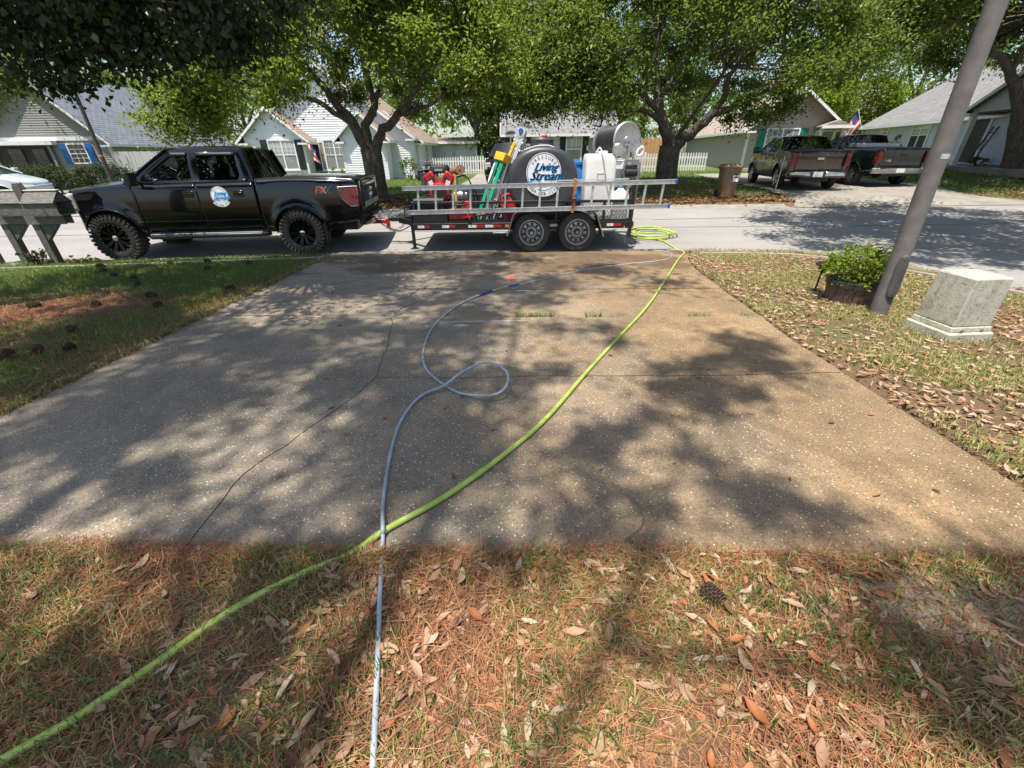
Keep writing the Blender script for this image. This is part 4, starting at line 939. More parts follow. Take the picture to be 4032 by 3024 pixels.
# ------------------------------------------------------------------ things carried on the trailer
# extension ladder strapped along the near side
def at_(o, x, y, z): return (x-o[0], y-o[1], z-o[2])
LO = (.55, 8.46, .55); LD = thing('extension_ladder', LO, label='long aluminium extension ladder lashed flat along the near side of the trailer', cat='ladder')
def lx(x, z): return (x-LO[0], 0, z+(x+1.95)*.0125-LO[2])
for z, nm in ((1.0,'rail'),(.585,'rail')):
    x1 = 3.05 if z > .8 else 2.98; x0 = -1.96 if z > .8 else -1.9
    a, b_ = Vector(lx(x0,z)), Vector(lx(x1,z))
    mb = MB().bar(a, b_, .028, .075); mb.bar(a+Vector((0,-.02,.032)), b_+Vector((0,-.02,.032)), .03, .012); mb.bar(a+Vector((0,-.02,-.032)), b_+Vector((0,-.02,-.032)), .03, .012); mb.build(nm,'aluminium',LD,30)
    MB().bar(b_, b_+Vector((.045,0,0)), .06, .085).build('end_cap','fibreglass_blue',LD,20,bevel=.008); MB().bar(a-Vector((.03,0,0)), a+Vector((.02,0,0)), .05, .08).build('rail_foot','steel_grey',LD,20)
a, b_ = Vector(lx(.9,1.062)), Vector(lx(2.2,1.062)); MB().bar(a+Vector((0,.03,0)), b_+Vector((0,.03,0)), .03, .02).build('inner_rail','aluminium',LD,20)
for k in range(15):
    x = -1.72+k*.325; p, q = Vector(lx(x,.6)), Vector(lx(x+.02,.985)); MB().bar(p, q, .034, .04, (1,0,0)).build('rung','aluminium',LD,30,bevel=.006)
so = thing('ratchet_strap', (1.18,8.44,.6), label='orange ratchet strap holding the long ladder to the rail', cat='strap')
mb = MB(); 
for (x0,z0),(x1,z1) in (((.0,-.05),(.02,.28)),((.02,.28),(.03,.52)),): mb.bar((x0,-.02,z0),(x1,-.02,z1),.045,.006,(0,1,0))
mb.bar((.03,-.02,.52),(.03,.1,.525),.05,.006); mb.build('webbing','strap_orange',so,0)
mb = MB().box(-.02,.05,-.05,-.025,.12,.28); mb.bar((-.03,-.06,.2),(.06,-.06,.2),.02); mb.build('ratchet','leather_brown',so,20,bevel=.006)
# black leg tank with the sign
TO = (.66, 9.75, .34); tk = thing('water_tank', TO, label='big round black water tank with white Living Stream sign on the trailer', cat='tank')
def sup(w, h, e, n=48): return [((abs(cos(t))**(2/e))*(1 if cos(t)>=0 else -1)*w, (abs(sin(t))**(2/e))*(1 if sin(t)>=0 else -1)*h) for t in np.linspace(0,2*pi,n,endpoint=False)]
rings = []
for y, s_ in ((-.80,.72),(-.815,.86),(-.80,.93),(-.76,.98),(-.70,1.0),(-.45,1.0),(-.43,.975),(-.33,.975),(-.31,1.0),(.31,1.0),(.33,.975),(.43,.975),(.45,1.0),(.70,1.0),(.76,.98),(.80,.93),(.815,.86),(.80,.72)):
    rings.append([(x, y, .70+z) for x, z in sup(.69*s_, (.62*s_), 2.25)])
mb = MB().loft(rings); mb.build('tank_shell','tank_black',tk,50)
for x in (-.45,.45): MB().box(x-.12,x+.12,-.72,.72,0,.35).build('tank_leg','tank_black',tk,30,bevel=.02)
mw = MB().lathe([(.25,1.28),(.25,1.36),(.235,1.37),(.235,1.44),(.22,1.45),(.2,1.475),(.001,1.485)],32,Matrix.Translation((.02,.1,0))).build('manway','tank_black',tk,35)
MB().lathe([(.06,1.48),(.06,1.51),(.05,1.52),(.001,1.525)],18,Matrix.Translation((.05,.02,0))).build('filler_cap','red_plastic',mw,35)
mb = MB().tube(smooth_path([(-.6,-.3,1.05),(-.45,-.45,1.22),(-.2,-.52,1.31),(0,-.55,1.335),(.15,-.55,1.32),(.3,-.52,1.26)],5),.013,6); mb.build('hold_down_pipe','reflector_white',tk)
mb = MB().tube(smooth_path([(-.25,-.1,1.28),(-.5,-.2,1.15),(-.62,-.35,1.0)],5),.02,6); mb.build('supply_hose','wrap_blue',tk)
ms = (MB(), MB(), MB()); decal_disc(ms, lambda x, y, d: (.0+x, -.818-d, .88+y), .335)
ds = ms[0].build('tank_sign','decal_white',tk,0); ms[1].build('lettering','decal_black',ds,0,kind='stuff'); ms[2].build('script_lettering','decal_blue',ds,0,kind='stuff')
# white chemical tank
wo = thing('chemical_tank', (1.79,9.3,.342), label='tall white square chemical tank right of the big black tank', cat='tank')
mb = MB(); rr = []
for z, s_ in ((0,.9),(.03,.97),(.1,1),(1.06,1),(1.14,.97),(1.18,.9)): rr.append([(x*s_, y*s_, z) for x, y in sup(.305,.27,7,40)])
mb.loft(rr); mb.build('tank_body','tank_white',wo,40)
MB().lathe([(.1,1.18),(.1,1.215),(.085,1.225),(.001,1.23)],20,Matrix.Translation((.05,0,0))).build('lid','tank_white',wo,35)
MB().box(-.07,.07,-.281,-.276,.72,.84).build('label','paper_white',wo,0); fl = MB()
for a in ((-.08,.7,.09,.712),(-.08,.83,.09,.842),(-.08,.7,-.07,.84),(.08,.7,.09,.84)): fl.box(a[0],a[2],-.284,-.279,a[1],a[3])
fl.build('label_border','strap_orange',wo,0); MB().tube(smooth_path([(-.1,-.1,1.2),(-.06,-.22,1.28),(0,-.29,1.15),(.06,-.295,.95),(.1,-.295,.78),(.16,-.295,.55)],5),.014,6).build('draw_tube','tank_white',wo)
# blue drum
bo = thing('drum', (1.36,9.85,.342), label='blue plastic drum standing between the black and the white tank', cat='drum')
MB().lathe([(.27,0),(.29,.03),(.29,.3),(.3,.32),(.3,.35),(.29,.37),(.29,.62),(.3,.64),(.3,.67),(.29,.69),(.285,.95),(.26,1.0),(.25,1.03),(.001,1.03)],36).build('drum_body','blue_plastic',bo,35)
MB().lathe([(.3,.99),(.3,1.04),(.27,1.05),(.001,1.05)],36).build('drum_lid','blue_plastic',bo,35)
# hose reel on its stand with pump panel
ro_ = thing('hose_reel', (2.25,9.5,.342), label='stainless hose reel wound with black hose above the pump panel', cat='hose reel')
ax0 = Vector((.02,-.28,1.40)); ax1 = Vector((-.24,.42,1.37)); axd = (ax1-ax0).normalized()
q = axd.to_track_quat('Z','Y').to_matrix().to_4x4(); Mr = Matrix.Translation(ax0) @ q; Lr = (ax1-ax0).length
for zz in (0, Lr): MB().lathe([(.30,-.012),(.315,-.006),(.315,.006),(.30,.012),(.29,.004),(.06,.004),(.001,.006)] if zz else [(.001,-.03),(.06,-.03),(.07,-.012),(.27,-.012),(.285,-.02),(.305,-.012),(.315,0),(.305,.012),(.27,.008),(.001,.008)],44,Mr @ Matrix.Translation((0,0,zz))).build('reel_disc','stainless',ro_,35)
hp = []
for k in range(24*17):
    a = 2*pi*k/24; lay = int(k/24/8.5); f = (k/24) % 8.5
    zz = .045 + (f/8.5)*(Lr-.09) if lay % 2 == 0 else Lr-.045-(f/8.5)*(Lr-.09); rr_ = .235+.03*lay
    hp.append(Mr @ Vector((rr_*cos(a), rr_*sin(a), zz)))
MB().tube(hp, .03, 8).build('wound_hose','hose_black',ro_,50); MB().lathe([(.2,.01),(.2,Lr-.01)],24,Mr).build('drum_core','frame_black',ro_,35)
bl = MB()
for k in range(6): a = 2*pi*k/6; bl.lathe([(.014,-.03),(.014,-.012)],8,Mr @ Matrix.Translation((.19*cos(a),.19*sin(a),0)))
bl.build('disc_bolts','steel_grey',ro_,30,kind='stuff')
mb = MB()
for x in (-.22,.28):
    for y in (-.3,.4): mb.bar((x,y,0),(x,y,.62),.045)
for z in (.3,.6): mb.box(-.25,.31,-.33,-.28,z-.02,z+.02); mb.box(-.25,.31,.38,.43,z-.02,z+.02)
mb.box(-.26,.32,-.34,.44,.99,1.03); 
for x in (-.24,.3): mb.bar((x,.4,.6),(x,.4,1.0),.04); mb.bar((x,-.3,.6),(x,-.3,1.0),.04)
mb.bar((.2,-.3,1.03),(.06,-.3,1.4),.05,.04); mb.bar((-.2,.42,1.03),(-.24,.42,1.38),.05,.04); mb.build('reel_stand','stainless',ro_,30)
po = thing('pump_panel', (2.25,9.14,.95), label='stainless pump panel with gauges, motor and valves under the hose reel', cat='pump')
MB().box(-.27,.29,.0,.1,-.02,.46).build('panel_box','stainless',po,30,bevel=.012)
MB().box(-.22,-.03,-.07,-.0,.3,.43).build('timer_box','tank_white',po,30,bevel=.012)
MB().cyl((.02,-.05,.24),(.25,-.05,.24),.07,n=20).build('pump_motor','frame_black',po,35); MB().box(.02,.24,-.08,.0,.28,.38).build('motor_housing','frame_black',po,30,bevel=.015)
for x, z, r in ((.08,.4,.045),(-.02,.1,.03),(.2,.08,.04)): MB().lathe([(r,0),(r,.04),(r*.8,.05),(.001,.05)],16,Matrix.Translation((x,-.0,z)) @ Matrix.Rotation(pi/2,4,'X')).build('gauge','chrome',po,35)
for k in range(3): MB().box(-.15+.03*k,-.14+.03*k,-.004,.0,.05,.14).build('vent_slot','trim_black',po,0)
for i, pth in enumerate(([(.02,-.03,.3),(-.05,-.1,.2),(-.02,-.09,.05),(.0,-.05,-.1)],[(.1,-.08,.2),(.13,-.12,.1),(.08,-.1,-.05),(.1,-.06,-.3)],[(.2,-.06,.15),(.26,-.12,.05),(.2,-.12,-.12),(.16,-.05,-.35)],[(.05,-.05,-.0),(-.2,-.1,-.28),(-.6,-.12,-.42),(-.95,-.12,-.5)])): MB().tube(smooth_path(pth,6),.013,6).build('pump_hose','hose_black',po)
for x, z in ((.12,.14),(.18,.1),(.06,.06)): MB().lathe([(.02,-.03),(.026,0),(.02,.03)],12,Matrix.Translation((x,-.06,z))).build('valve','brass',po,35)
sr = MB().lathe([(.001,-.03),(.1,-.03),(.115,-.02),(.115,.0),(.1,.012),(.001,.012)],30,Matrix.Translation((-.17,-.1,.63)) @ Matrix.Rotation(pi/2,4,'X')); sr.build('swivel_disc','alloy',po,35)
mb = MB(); mb.cyl((.1,-.12,.62),(.1,.02,.62),.035); mb.box(.02,.06,-.1,-.04,.46,.72); mb.box(-.05,.28,-.08,-.05,.7,.73); mb.cyl((.08,-.09,.74),(.08,-.09,.8),.035,n=12); mb.build('reel_drive','stainless',po,30)
MB().tube(smooth_path([(.2,-.1,.62),(.27,-.13,.68),(.3,-.13,.6),(.24,-.13,.53),(.18,-.12,.56),(.22,-.12,.66)],5),.02,6).build('coiled_tube','paper_white',po)
bu = thing('jug', (2.2,9.02,.342), label='squat white plastic jug low behind the rear mesh of the trailer', cat='jug')
rr = [[(x*s_,y*s_,z) for x,y in sup(.17,.13,4,28)] for z,s_ in ((0,.95),(.05,1),(.42,1),(.5,.85),(.55,.4),(.58,.3))]; MB().loft(rr).build('jug_body','tank_white',bu,40); MB().lathe([(.04,.58),(.04,.62),(.001,.63)],14).build('jug_cap','sky_plastic',bu)
# engine and pump skid
en = thing('pressure_washer', (-1.36,9.45,.45), sc=.98, label='red petrol engine pressure washer behind the front of the ladder', cat='pressure washer')
MB().box(-.3,.45,-.3,.35,-.105,.06).build('skid_base','frame_black',en,30,bevel=.01); MB().box(-.22,.14,-.24,.26,.06,.34).build('crankcase','frame_black',en,30,bevel=.04)
for s_ in (-1,1):
    mb = MB().obox((-.05+s_*.15,-.05,.64),(.22,.34,.34),Matrix.Rotation(s_*.6,3,'Y')); c_ = mb.build('cylinder_shroud','red_paint',en,30,bevel=.04,seg=3)
    fin = MB()
    for k in range(4): fin.obox((-.05+s_*(.15+.0),-.222,.56+.045*k),(.13,.012,.018),Matrix.Rotation(s_*.55,3,'Y'))
    fin.build('cooling_slots','trim_black',c_,0,kind='stuff'); MB().obox((-.05+s_*.17,-.226,.6),(.09,.006,.1),Matrix.Rotation(s_*.4,3,'Y')).build('warning_label','paper_white',c_,0)
MB().lathe([(.2,-.02),(.21,.0),(.2,.08),(.16,.1),(.15,.09),(.001,.09)],30,Matrix.Translation((-.05,-.24,.42)) @ Matrix.Rotation(pi/2,4,'X')).build('fan_housing','red_paint',en,35)
MB().lathe([(.14,.0),(.14,.02),(.001,.02)],24,Matrix.Translation((-.05,-.335,.42)) @ Matrix.Rotation(pi/2,4,'X')).build('fan_screen','trim_black',en,35)
rr = [[(x*s_-.05,y*s_-.02,z) for x,y in sup(.2,.17,4,28)] for z,s_ in ((.78,.9),(.8,1),(.88,1),(.92,.85),(.93,.6))]; MB().loft(rr).build('air_cleaner','trim_black',en,40); MB().box(-.13,.03,-.2,-.19,.82,.86).build('maker_plate','decal_grey',en,0)
MB().cyl((.2,-.12,.8),(.42,-.18,.84),.07,.08,20).build('muffler','leather_brown',en,35); MB().lathe([(.09,0),(.075,-.02),(.06,-.05),(.001,-.05)],20,Matrix.Translation((.4,-.24,.84)) @ Matrix.Rotation(pi/2-.2,4,'X')).build('exhaust_mouth','leather_brown',en,35)
mb = MB().box(.24,.29,-.2,-.15,.06,.82); mb.box(.24,.4,-.2,-.16,.78,.82); mb.build('bracket','yellow_paint',en,20)
mb = MB(); mb.cyl((.2,-.1,.36),(.5,-.1,.36),.09,n=18); mb.box(.25,.5,-.16,.0,.42,.56); mb.cyl((.3,-.14,.56),(.3,-.14,.7),.03); mb.cyl((.42,-.14,.5),(.42,-.3,.5),.03); mb.build('pump_head','steel_grey',en,30,bevel=.006)
for pth in ([(.42,-.3,.5),(.6,-.35,.55),(.72,-.3,.35),(.7,-.2,.05)],[(.3,-.14,.7),(.5,-.2,.72),(.62,-.25,.5),(.66,-.2,.1)],[(.1,-.25,.3),(.25,-.34,.2),(.5,-.3,.2)]): MB().tube(smooth_path(pth,6),.016,6).build('pump_hose','hose_black',en)
tbx = thing('tool_box', (-1.6,9.12,.342), label='black tread-plate tool box at the front corner of the trailer', cat='tool box')
MB().box(-.28,.28,-.22,.22,0,.4).build('box_body','frame_black',tbx,30,bevel=.012); ld_ = MB().box(-.3,.3,-.24,.24,.401,.445).build('box_lid','frame_black',tbx,30,bevel=.01)
tp = MB()
for k in range(22): tp.obox((-.28+.0266*k,-.243,.423),(.02,.006,.03),Matrix.Rotation(.6 if k%2 else -.6,3,'Y'))
tp.build('tread_edge','aluminium',ld_,0,kind='stuff')
gc = thing('fuel_can', (-.02,9.05,.342), label='bright red plastic fuel can with open handle before the black tank', cat='fuel can')
rr = [[(x*s_,y*s_,z) for x,y in sup(.15,.11,4,28)] for z,s_ in ((0,.95),(.03,1),(.3,1),(.36,.9),(.38,.7))]; MB().loft(rr).build('can_body','red_plastic',gc,40)
MB().tube(smooth_path([(-.13,0,.34),(-.12,0,.45),(-.05,0,.49),(.05,0,.49),(.12,0,.45),(.13,0,.34)],5),.022,8).build('can_handle','red_plastic',gc)
MB().cyl((.07,0,.37),(.07,0,.43),.035,n=14).build('can_cap','yellow_paint',gc,35)
rg_ = thing('gas_tank', (-.95,9.2,.342), label='low dark red fuel tank behind the front mesh of the trailer', cat='fuel tank')
MB().box(-.3,.26,-.2,.2,0,.24).build('tank_body','dark_red',rg_,30,bevel=.04,seg=3); MB().cyl((-.1,0,.24),(-.1,0,.28),.05).build('tank_cap','trim_black',rg_)
cl = thing('clamp', (-.83,8.83,.62), label='red pipe clamp hung on the top rail near the trailer front', cat='clamp')
mb = MB(); mb.box(-.06,.06,-.03,.02,.06,.12); mb.bar((0,-.01,.08),(.0,-.02,-.16),.045,.03); mb.bar((.0,-.02,-.16),(.04,-.02,-.22),.03,.03); mb.build('clamp_body','red_plastic',cl,20,bevel=.008)
MB().tube([(-.1,-.02,.1),(-.16,-.02,.1),(-.22,-.02,.07),(-.27,-.02,.09)],.016,8).build('clamp_handle','chrome',cl)
# green step ladder leaning on the tank
F_ = Vector((-.62,9.05,.345)); Tp = Vector((-.14,9.22,1.52)); sl = thing('step_ladder', F_, label='folded green fibreglass step ladder with yellow top, leaning right on the trailer', cat='step ladder')
d_ = (Tp-F_); du = d_.normalized(); side = Vector((.55,-.6,0)); side = (side - du*side.dot(du)).normalized(); dep = du.cross(side)
for s_ in (-1,1): MB().bar(side*.085*s_*(1.1), d_*.95+side*.085*s_*.9, .1, .035, dep).build('rail','fibreglass_green',sl,20,bevel=.005); MB().bar(side*.1*s_*1.15+side*.09+dep*.1, d_*.92+side*.1*s_*.85+side*.07+dep*.07, .07, .03, dep).build('rear_rail','steel_grey',sl,20)
for k in range(5): t = .12+.17*k; MB().bar(d_*t-side*.1+dep*.05, d_*t+side*.1+dep*.05, .02, .07, dep).build('step','aluminium',sl,20)
MB().obox(d_*.97+dep*.04,(.15,.29,.19),Matrix((du,side,dep)).transposed()).build('top_cap','yellow_paint',sl,20,bevel=.012)
mb = MB(); put_text(mb,'WERNER',.085,lambda x,y: tuple(d_*.72+du*x+side*(-.16*.92+y)-dep*.047),0); 
el = MB().prism([(.24*cos(a),.032*sin(a)) for a in np.linspace(0,2*pi,24,endpoint=False)], lambda x,y: tuple(d_*.72+du*x*.8+side*(-.085+y)-dep*.0445), lambda x,y: tuple(d_*.72+du*x*.8+side*(-.085+y)-dep*.043)).build('maker_oval','decal_white',sl,0)
mb2 = MB(); put_text(mb2,'WERNER',.06,lambda x,y: tuple(d_*.72+du*x+side*(-.085+y)-dep*.0465),0); mb2.build('lettering','fibreglass_green',el,0,kind='stuff')
# aluminium folding ladder leaning behind it
F2 = Vector((-.42,9.3,.345)); T2 = Vector((.27,9.32,1.93)); al = thing('folding_ladder', F2, label='grey aluminium folding ladder with blue hinge knob, leaning steeply by the tank', cat='ladder')
d2 = T2-F2; u2 = d2.normalized(); s2 = Vector((.8,-.55,0)); s2 = (s2-u2*s2.dot(u2)).normalized(); e2 = u2.cross(s2)
for s_, f_ in ((-1,1.),(1,1.)): MB().bar(s2*.07*s_, d2*f_*.97+s2*.045*s_, .085, .06, e2).build('rail','aluminium',al,20,bevel=.008)
for s_ in (-1,1): MB().bar(s2*.1*s_+e2*.09, d2*.94+s2*.06*s_+e2*.07, .07, .05, e2).build('outer_rail','aluminium',al,20,bevel=.008)
MB().bar(d2*.6-s2*.075-e2*.05,d2*.86-s2*.055-e2*.05,.055,.01,e2).build('caution_label','yellow_paint',al,0)
MB().bar(d2*.52-s2*.09-e2*.05,d2*.58-s2*.085-e2*.05,.055,.03,e2).build('lock_catch','yellow_paint',al,20)
for t in (.88,.80): MB().cyl(d2*t-s2*.12, d2*t+s2*.12, .025, n=10).build('rung','aluminium',al)
MB().lathe([(.001,-.05),(.09,-.04),(.1,0),(.09,.04),(.001,.05)],20,Matrix.Translation(d2*.97) @ e2.to_track_quat('Z','Y').to_matrix().to_4x4()).build('hinge','aluminium',al,35)
MB().lathe([(.045,-.07),(.05,-.05),(.045,.05),(.001,.055)],16,Matrix.Translation(d2*.985) @ e2.to_track_quat('Z','Y').to_matrix().to_4x4()).build('hinge_knob','wrap_blue',al,35)
# loose wands on the deck
for i,(a_,b_2,mt,nm,lb) in enumerate((((-.95,9.0,.40),(-.2,8.98,.52),'red_plastic','spray_wand','red spray wand lying behind the mesh near the wheel guard'),((-.3,9.0,.75),(-.12,9.05,.62),'yellow_paint','spray_lance','short yellow lance poking up between ladder and fuel can'))):
    w_ = MB().tube([Vector(a_),Vector(b_2)],.018,8); w_.tube([Vector(b_2),Vector(b_2)+Vector((.1,0,-.05))],.024,8); w_.build(nm,mt,None,30,label=lb,cat='spray wand')
# ------------------------------------------------------------------ houses
LAP = .125
def lap_wall(mb, p0, p1, nrm, z0, ztop, gable=None):
    """lap siding on a wall from p0 to p1 (xy); gable = (apex position 0..1 along, apex z) closes the top as a triangle"""
    p0 = Vector(p0); p1 = Vector(p1); nrm = Vector(nrm); d = p1-p0
    za = gable[1] if gable else ztop; n = int(math.ceil((za-z0)/LAP))
    def ext(z):
        if z <= ztop or not gable: return 0., 1.
        t = min(1, (z-ztop)/(za-ztop)); return gable[0]*t, 1-(1-gable[0])*t
    for k in range(n):
        za0, za1 = z0+k*LAP, min(z0+(k+1)*LAP, za); e0, e1 = ext(za0), ext(za1)
        lo = [p0+d*e0[0]+nrm*.026, p0+d*e0[1]+nrm*.026]; hi = [p0+d*e1[0]+nrm*.004, p0+d*e1[1]+nrm*.004]; bk = [p0+d*e0[0]+nrm*.004, p0+d*e0[1]+nrm*.004]
        mb.add([(*lo[0],za0),(*lo[1],za0),(*hi[1],za1),(*hi[0],za1),(*bk[0],za0),(*bk[1],za0)], [(0,1,2,3),(4,5,1,0)])
def roof_mesh(me, along):
    """uv for the shingle courses: u along the eave, v up the slope"""
    uv = me.uv_layers.new(name='UVMap')
    for p in me.polygons:
        n = p.normal; a = Vector(along); u = (a - n*a.dot(n))
        if u.length < 1e-4: u = Vector((1,0,0))
        u.normalize(); v_ = n.cross(u)
        for li in p.loop_indices: co = me.vertices[me.loops[li].vertex_index].co; uv.data[li].uv = (co.dot(u), co.dot(v_))
def gable_block(H, x0, x1, y0, y1, zb, ze, zr, sid, roof, over=.35, rake=.3, back=True, apex=.5, core=True):
    """block with its gable looking along -y; ridge runs back along y"""
    mb = MB(); lap_wall(mb, (x0,y0), (x1,y0), (0,-1), zb, ze, (apex, zr)); mb.build('front_siding', sid, H, 0)
    mb = MB(); lap_wall(mb, (x1,y0), (x1,y1), (1,0), zb, ze); mb.build('side_siding', sid, H, 0)
    mb = MB(); lap_wall(mb, (x0,y1), (x0,y0), (-1,0), zb, ze); mb.build('side_siding', sid, H, 0)
    mb = MB(); zc_ = zb-.6 if core else zb+.02
    mb.prism([(x0+.004,zc_),(x1-.004,zc_),(x1-.004,ze),(x0+(x1-x0)*apex,zr-.02),(x0+.004,ze)], lambda x,z:(x,y0+.004,z), lambda x,z:(x,y1,z)); mb.build('wall_core','foundation',H,0)
    xc = x0+(x1-x0)*apex
    for sd, xe in ((-1,x0),(1,x1)):
        sl = (zr-ze)/abs(xc-xe); xo = xe+sd*over; zo = ze-sl*over
        mb = MB().prism([(xc,zr+.05),(xo,zo+.05),(xo,zo-.02),(xc,zr-.02)], lambda x,z:(x,y0-rake,z), lambda x,z:(x,y1+.2,z))
        o = mb.build('roof_slope', roof, H, 0); roof_mesh(o.data, (0,1,0))
        MB().box(min(xo,xo+sd*.02),max(xo,xo+sd*.02),y0-rake,y1+.2,zo-.1,zo+.045).build('eave_board','white_trim',H,0)
        MB().box(min(xe,xo),max(xe,xo),y0+.03,y1,zo-.1,zo-.085).build('soffit','white_trim',H,0)
        MB().prism([(xc,zr+.045),(xo,zo+.045),(xo,zo-.1),(xc,zr-.12)], lambda x,z:(x,y0-rake-.02,z), lambda x,z:(x,y0-rake,z)).build('rake_board','white_trim',H,0)
        MB().box(min(xo,xe-sd*.25),max(xo,xe-sd*.25),y0-rake+.004,y0-.03,zo-.12,zo-.02).build('eave_return','white_trim',H,0)
        MB().box(min(xe+sd*.035,xe-sd*.09),max(xe+sd*.035,xe-sd*.09),y0-.036,y0+.09,zb,ze-.02).build('corner_board','white_trim',H,0)
def long_block(H, x0, x1, y0, y1, zb, ze, zr, sid, roof, over=.4, rake=.3):
    """block with its eave looking along -y; ridge runs along x"""
    mb = MB(); lap_wall(mb, (x0,y0), (x1,y0), (0,-1), zb, ze); mb.build('front_siding', sid, H, 0)
    mb = MB(); lap_wall(mb, (x1,y0), (x1,y1), (1,0), zb, ze, (.5,zr)); mb.build('side_siding', sid, H, 0)
    mb = MB(); lap_wall(mb, (x0,y1), (x0,y0), (-1,0), zb, ze, (.5,zr)); mb.build('side_siding', sid, H, 0)
    yc = (y0+y1)/2; mb = MB(); mb.prism([(y0+.004,zb-.6),(y1,zb-.6),(y1,ze),(yc,zr-.02),(y0+.004,ze)], lambda y,z:(x0+.004,y,z), lambda y,z:(x1-.004,y,z)); mb.build('wall_core','foundation',H,0)
    for sd, ye in ((-1,y0),(1,y1)):
        sl = (zr-ze)/abs(yc-ye); yo = ye+sd*over; zo = ze-sl*over
        o = MB().prism([(yc,zr+.05),(yo,zo+.05),(yo,zo-.02),(yc,zr-.02)], lambda y,z:(x0-rake,y,z), lambda y,z:(x1+rake,y,z)).build('roof_slope', roof, H, 0); roof_mesh(o.data,(1,0,0))
        MB().box(x0-rake,x1+rake,min(yo,yo+sd*.02),max(yo,yo+sd*.02),zo-.1,zo+.045).build('eave_board','white_trim',H,0)
        MB().box(x0,x1,min(ye,yo),max(ye,yo),zo-.1,zo-.085).build('soffit','white_trim',H,0)
        for xx in (x0-rake-.02,x1+rake): MB().prism([(yc,zr+.045),(yo,zo+.045),(yo,zo-.1),(yc,zr-.12)], lambda y,z:(xx,y,z), lambda y,z:(xx+.02,y,z)).build('rake_board','white_trim',H,0)
    for xe, s_ in ((x0,1),(x1,-1)): MB().box(min(xe-s_*.035,xe+s_*.09),max(xe-s_*.035,xe+s_*.09),y0-.036,y0+.09,zb,ze-.02).build('corner_board','white_trim',H,0)
def window(H, x, z, w, h, y, n=1, grid=(3,2), pane='pane_blinds', low='pane_blinds', sh=None, shw=.34, face='-y', sills=True, fm='white_trim'):
    """double-hung window(s) centred at x; y is the wall plane; shutters optional; face +x for side walls"""
    fmap = (lambda a, d, c: (a, y-d, c)) if face == '-y' else (lambda a, d, c: (y+d, a, c))
    def B(mb, a0, a1, d0, d1, c0, c1):
        ps = [fmap(a,d,c) for a in (a0,a1) for d in (d0,d1) for c in (c0,c1)]
        xs_, ys_, zs_ = zip(*ps); return mb.box(min(xs_),max(xs_),min(ys_),max(ys_),min(zs_),max(zs_))
    x0, x1 = x-w/2, x+w/2; f = MB(); t = .075
    B(f,x0-t,x0,.0,.06,z-t,z+h+t); B(f,x1,x1+t,.0,.06,z-t,z+h+t); B(f,x0,x1,.0,.06,z+h,z+h+t); B(f,x0,x1,.0,.06,z-t,z); 
    W = f.build('window',fm,H,0)
    if sills: s_ = MB(); B(s_,x0-.12,x1+.12,.0,.09,z-t-.05,z-t); s_.build('sill','white_trim',W,0)
    cw = w/n
    for k in range(n):
        a0, a1 = x0+cw*k, x0+cw*(k+1)
        if k: m_ = MB(); B(m_,a0-.04,a0+.04,.0,.055,z,z+h); m_.build('mullion',fm,W,0)
        r_ = MB(); B(r_,a0+.0,a1-.0,.0,.05,z+h/2-.025,z+h/2+.025); r_.build('meeting_rail',fm,W,0)
        for j, pm_ in ((0,low),(1,pane)):
            p_ = MB(); B(p_,a0+.005,a1-.005,.012,.03,z+h/2*j+(.026 if j else .0),z+h/2*(j+1)-(.0 if j else .026)); p_.build('pane',pm_,W,0)
            if j == 1 or grid[1] > 2:
                for i in range(1,grid[0]): q_ = MB(); xm = a0+cw*i/grid[0]; B(q_,xm-.012,xm+.012,.028,.036,z+h/2*j+.03,z+h/2*(j+1)-.03); q_.build('muntin',fm,W,0)
                q_ = MB(); zm = z+h/2*j+h/4; B(q_,a0+.03,a1-.03,.0285,.0365,zm-.012,zm+.012); q_.build('muntin',fm,W,0)
    if sh:
        for a in (x0-t-.02-shw, x1+t+.02):
            s_ = MB(); B(s_,a,a+shw,.03,.062,z-.06,z+h+.06); S_ = s_.build('shutter',sh,H,0)
            l_ = MB()
            for k in range(int((h-.1)/.09)): B(l_,a+.05,a+shw-.05,.0625,.074,z+.02+.09*k,z+.07+.09*k)
            l_.build('louvres',sh,S_,0,kind='stuff')
    return W
def door(H, x, z, w, h, y, mt, frame='white_trim'):
    D = MB().box(x-w/2,x+w/2,y-.05,y-.03,z,z+h).build('door',mt,H,0); f = MB().box(x-w/2-.1,x-w/2,y-.07,y,z,z+h+.1); f.box(x+w/2,x+w/2+.1,y-.07,y,z,z+h+.1); f.box(x-w/2,x+w/2,y-.07,y,z+h,z+h+.1); f.build('frame',frame,D,0)
    MB().lathe([(.001,-.03),(.03,-.02),(.03,.02),(.001,.03)],12,Matrix.Translation((x+w/2-.08,y-.075,z+1))).build('knob','brass',D); return D
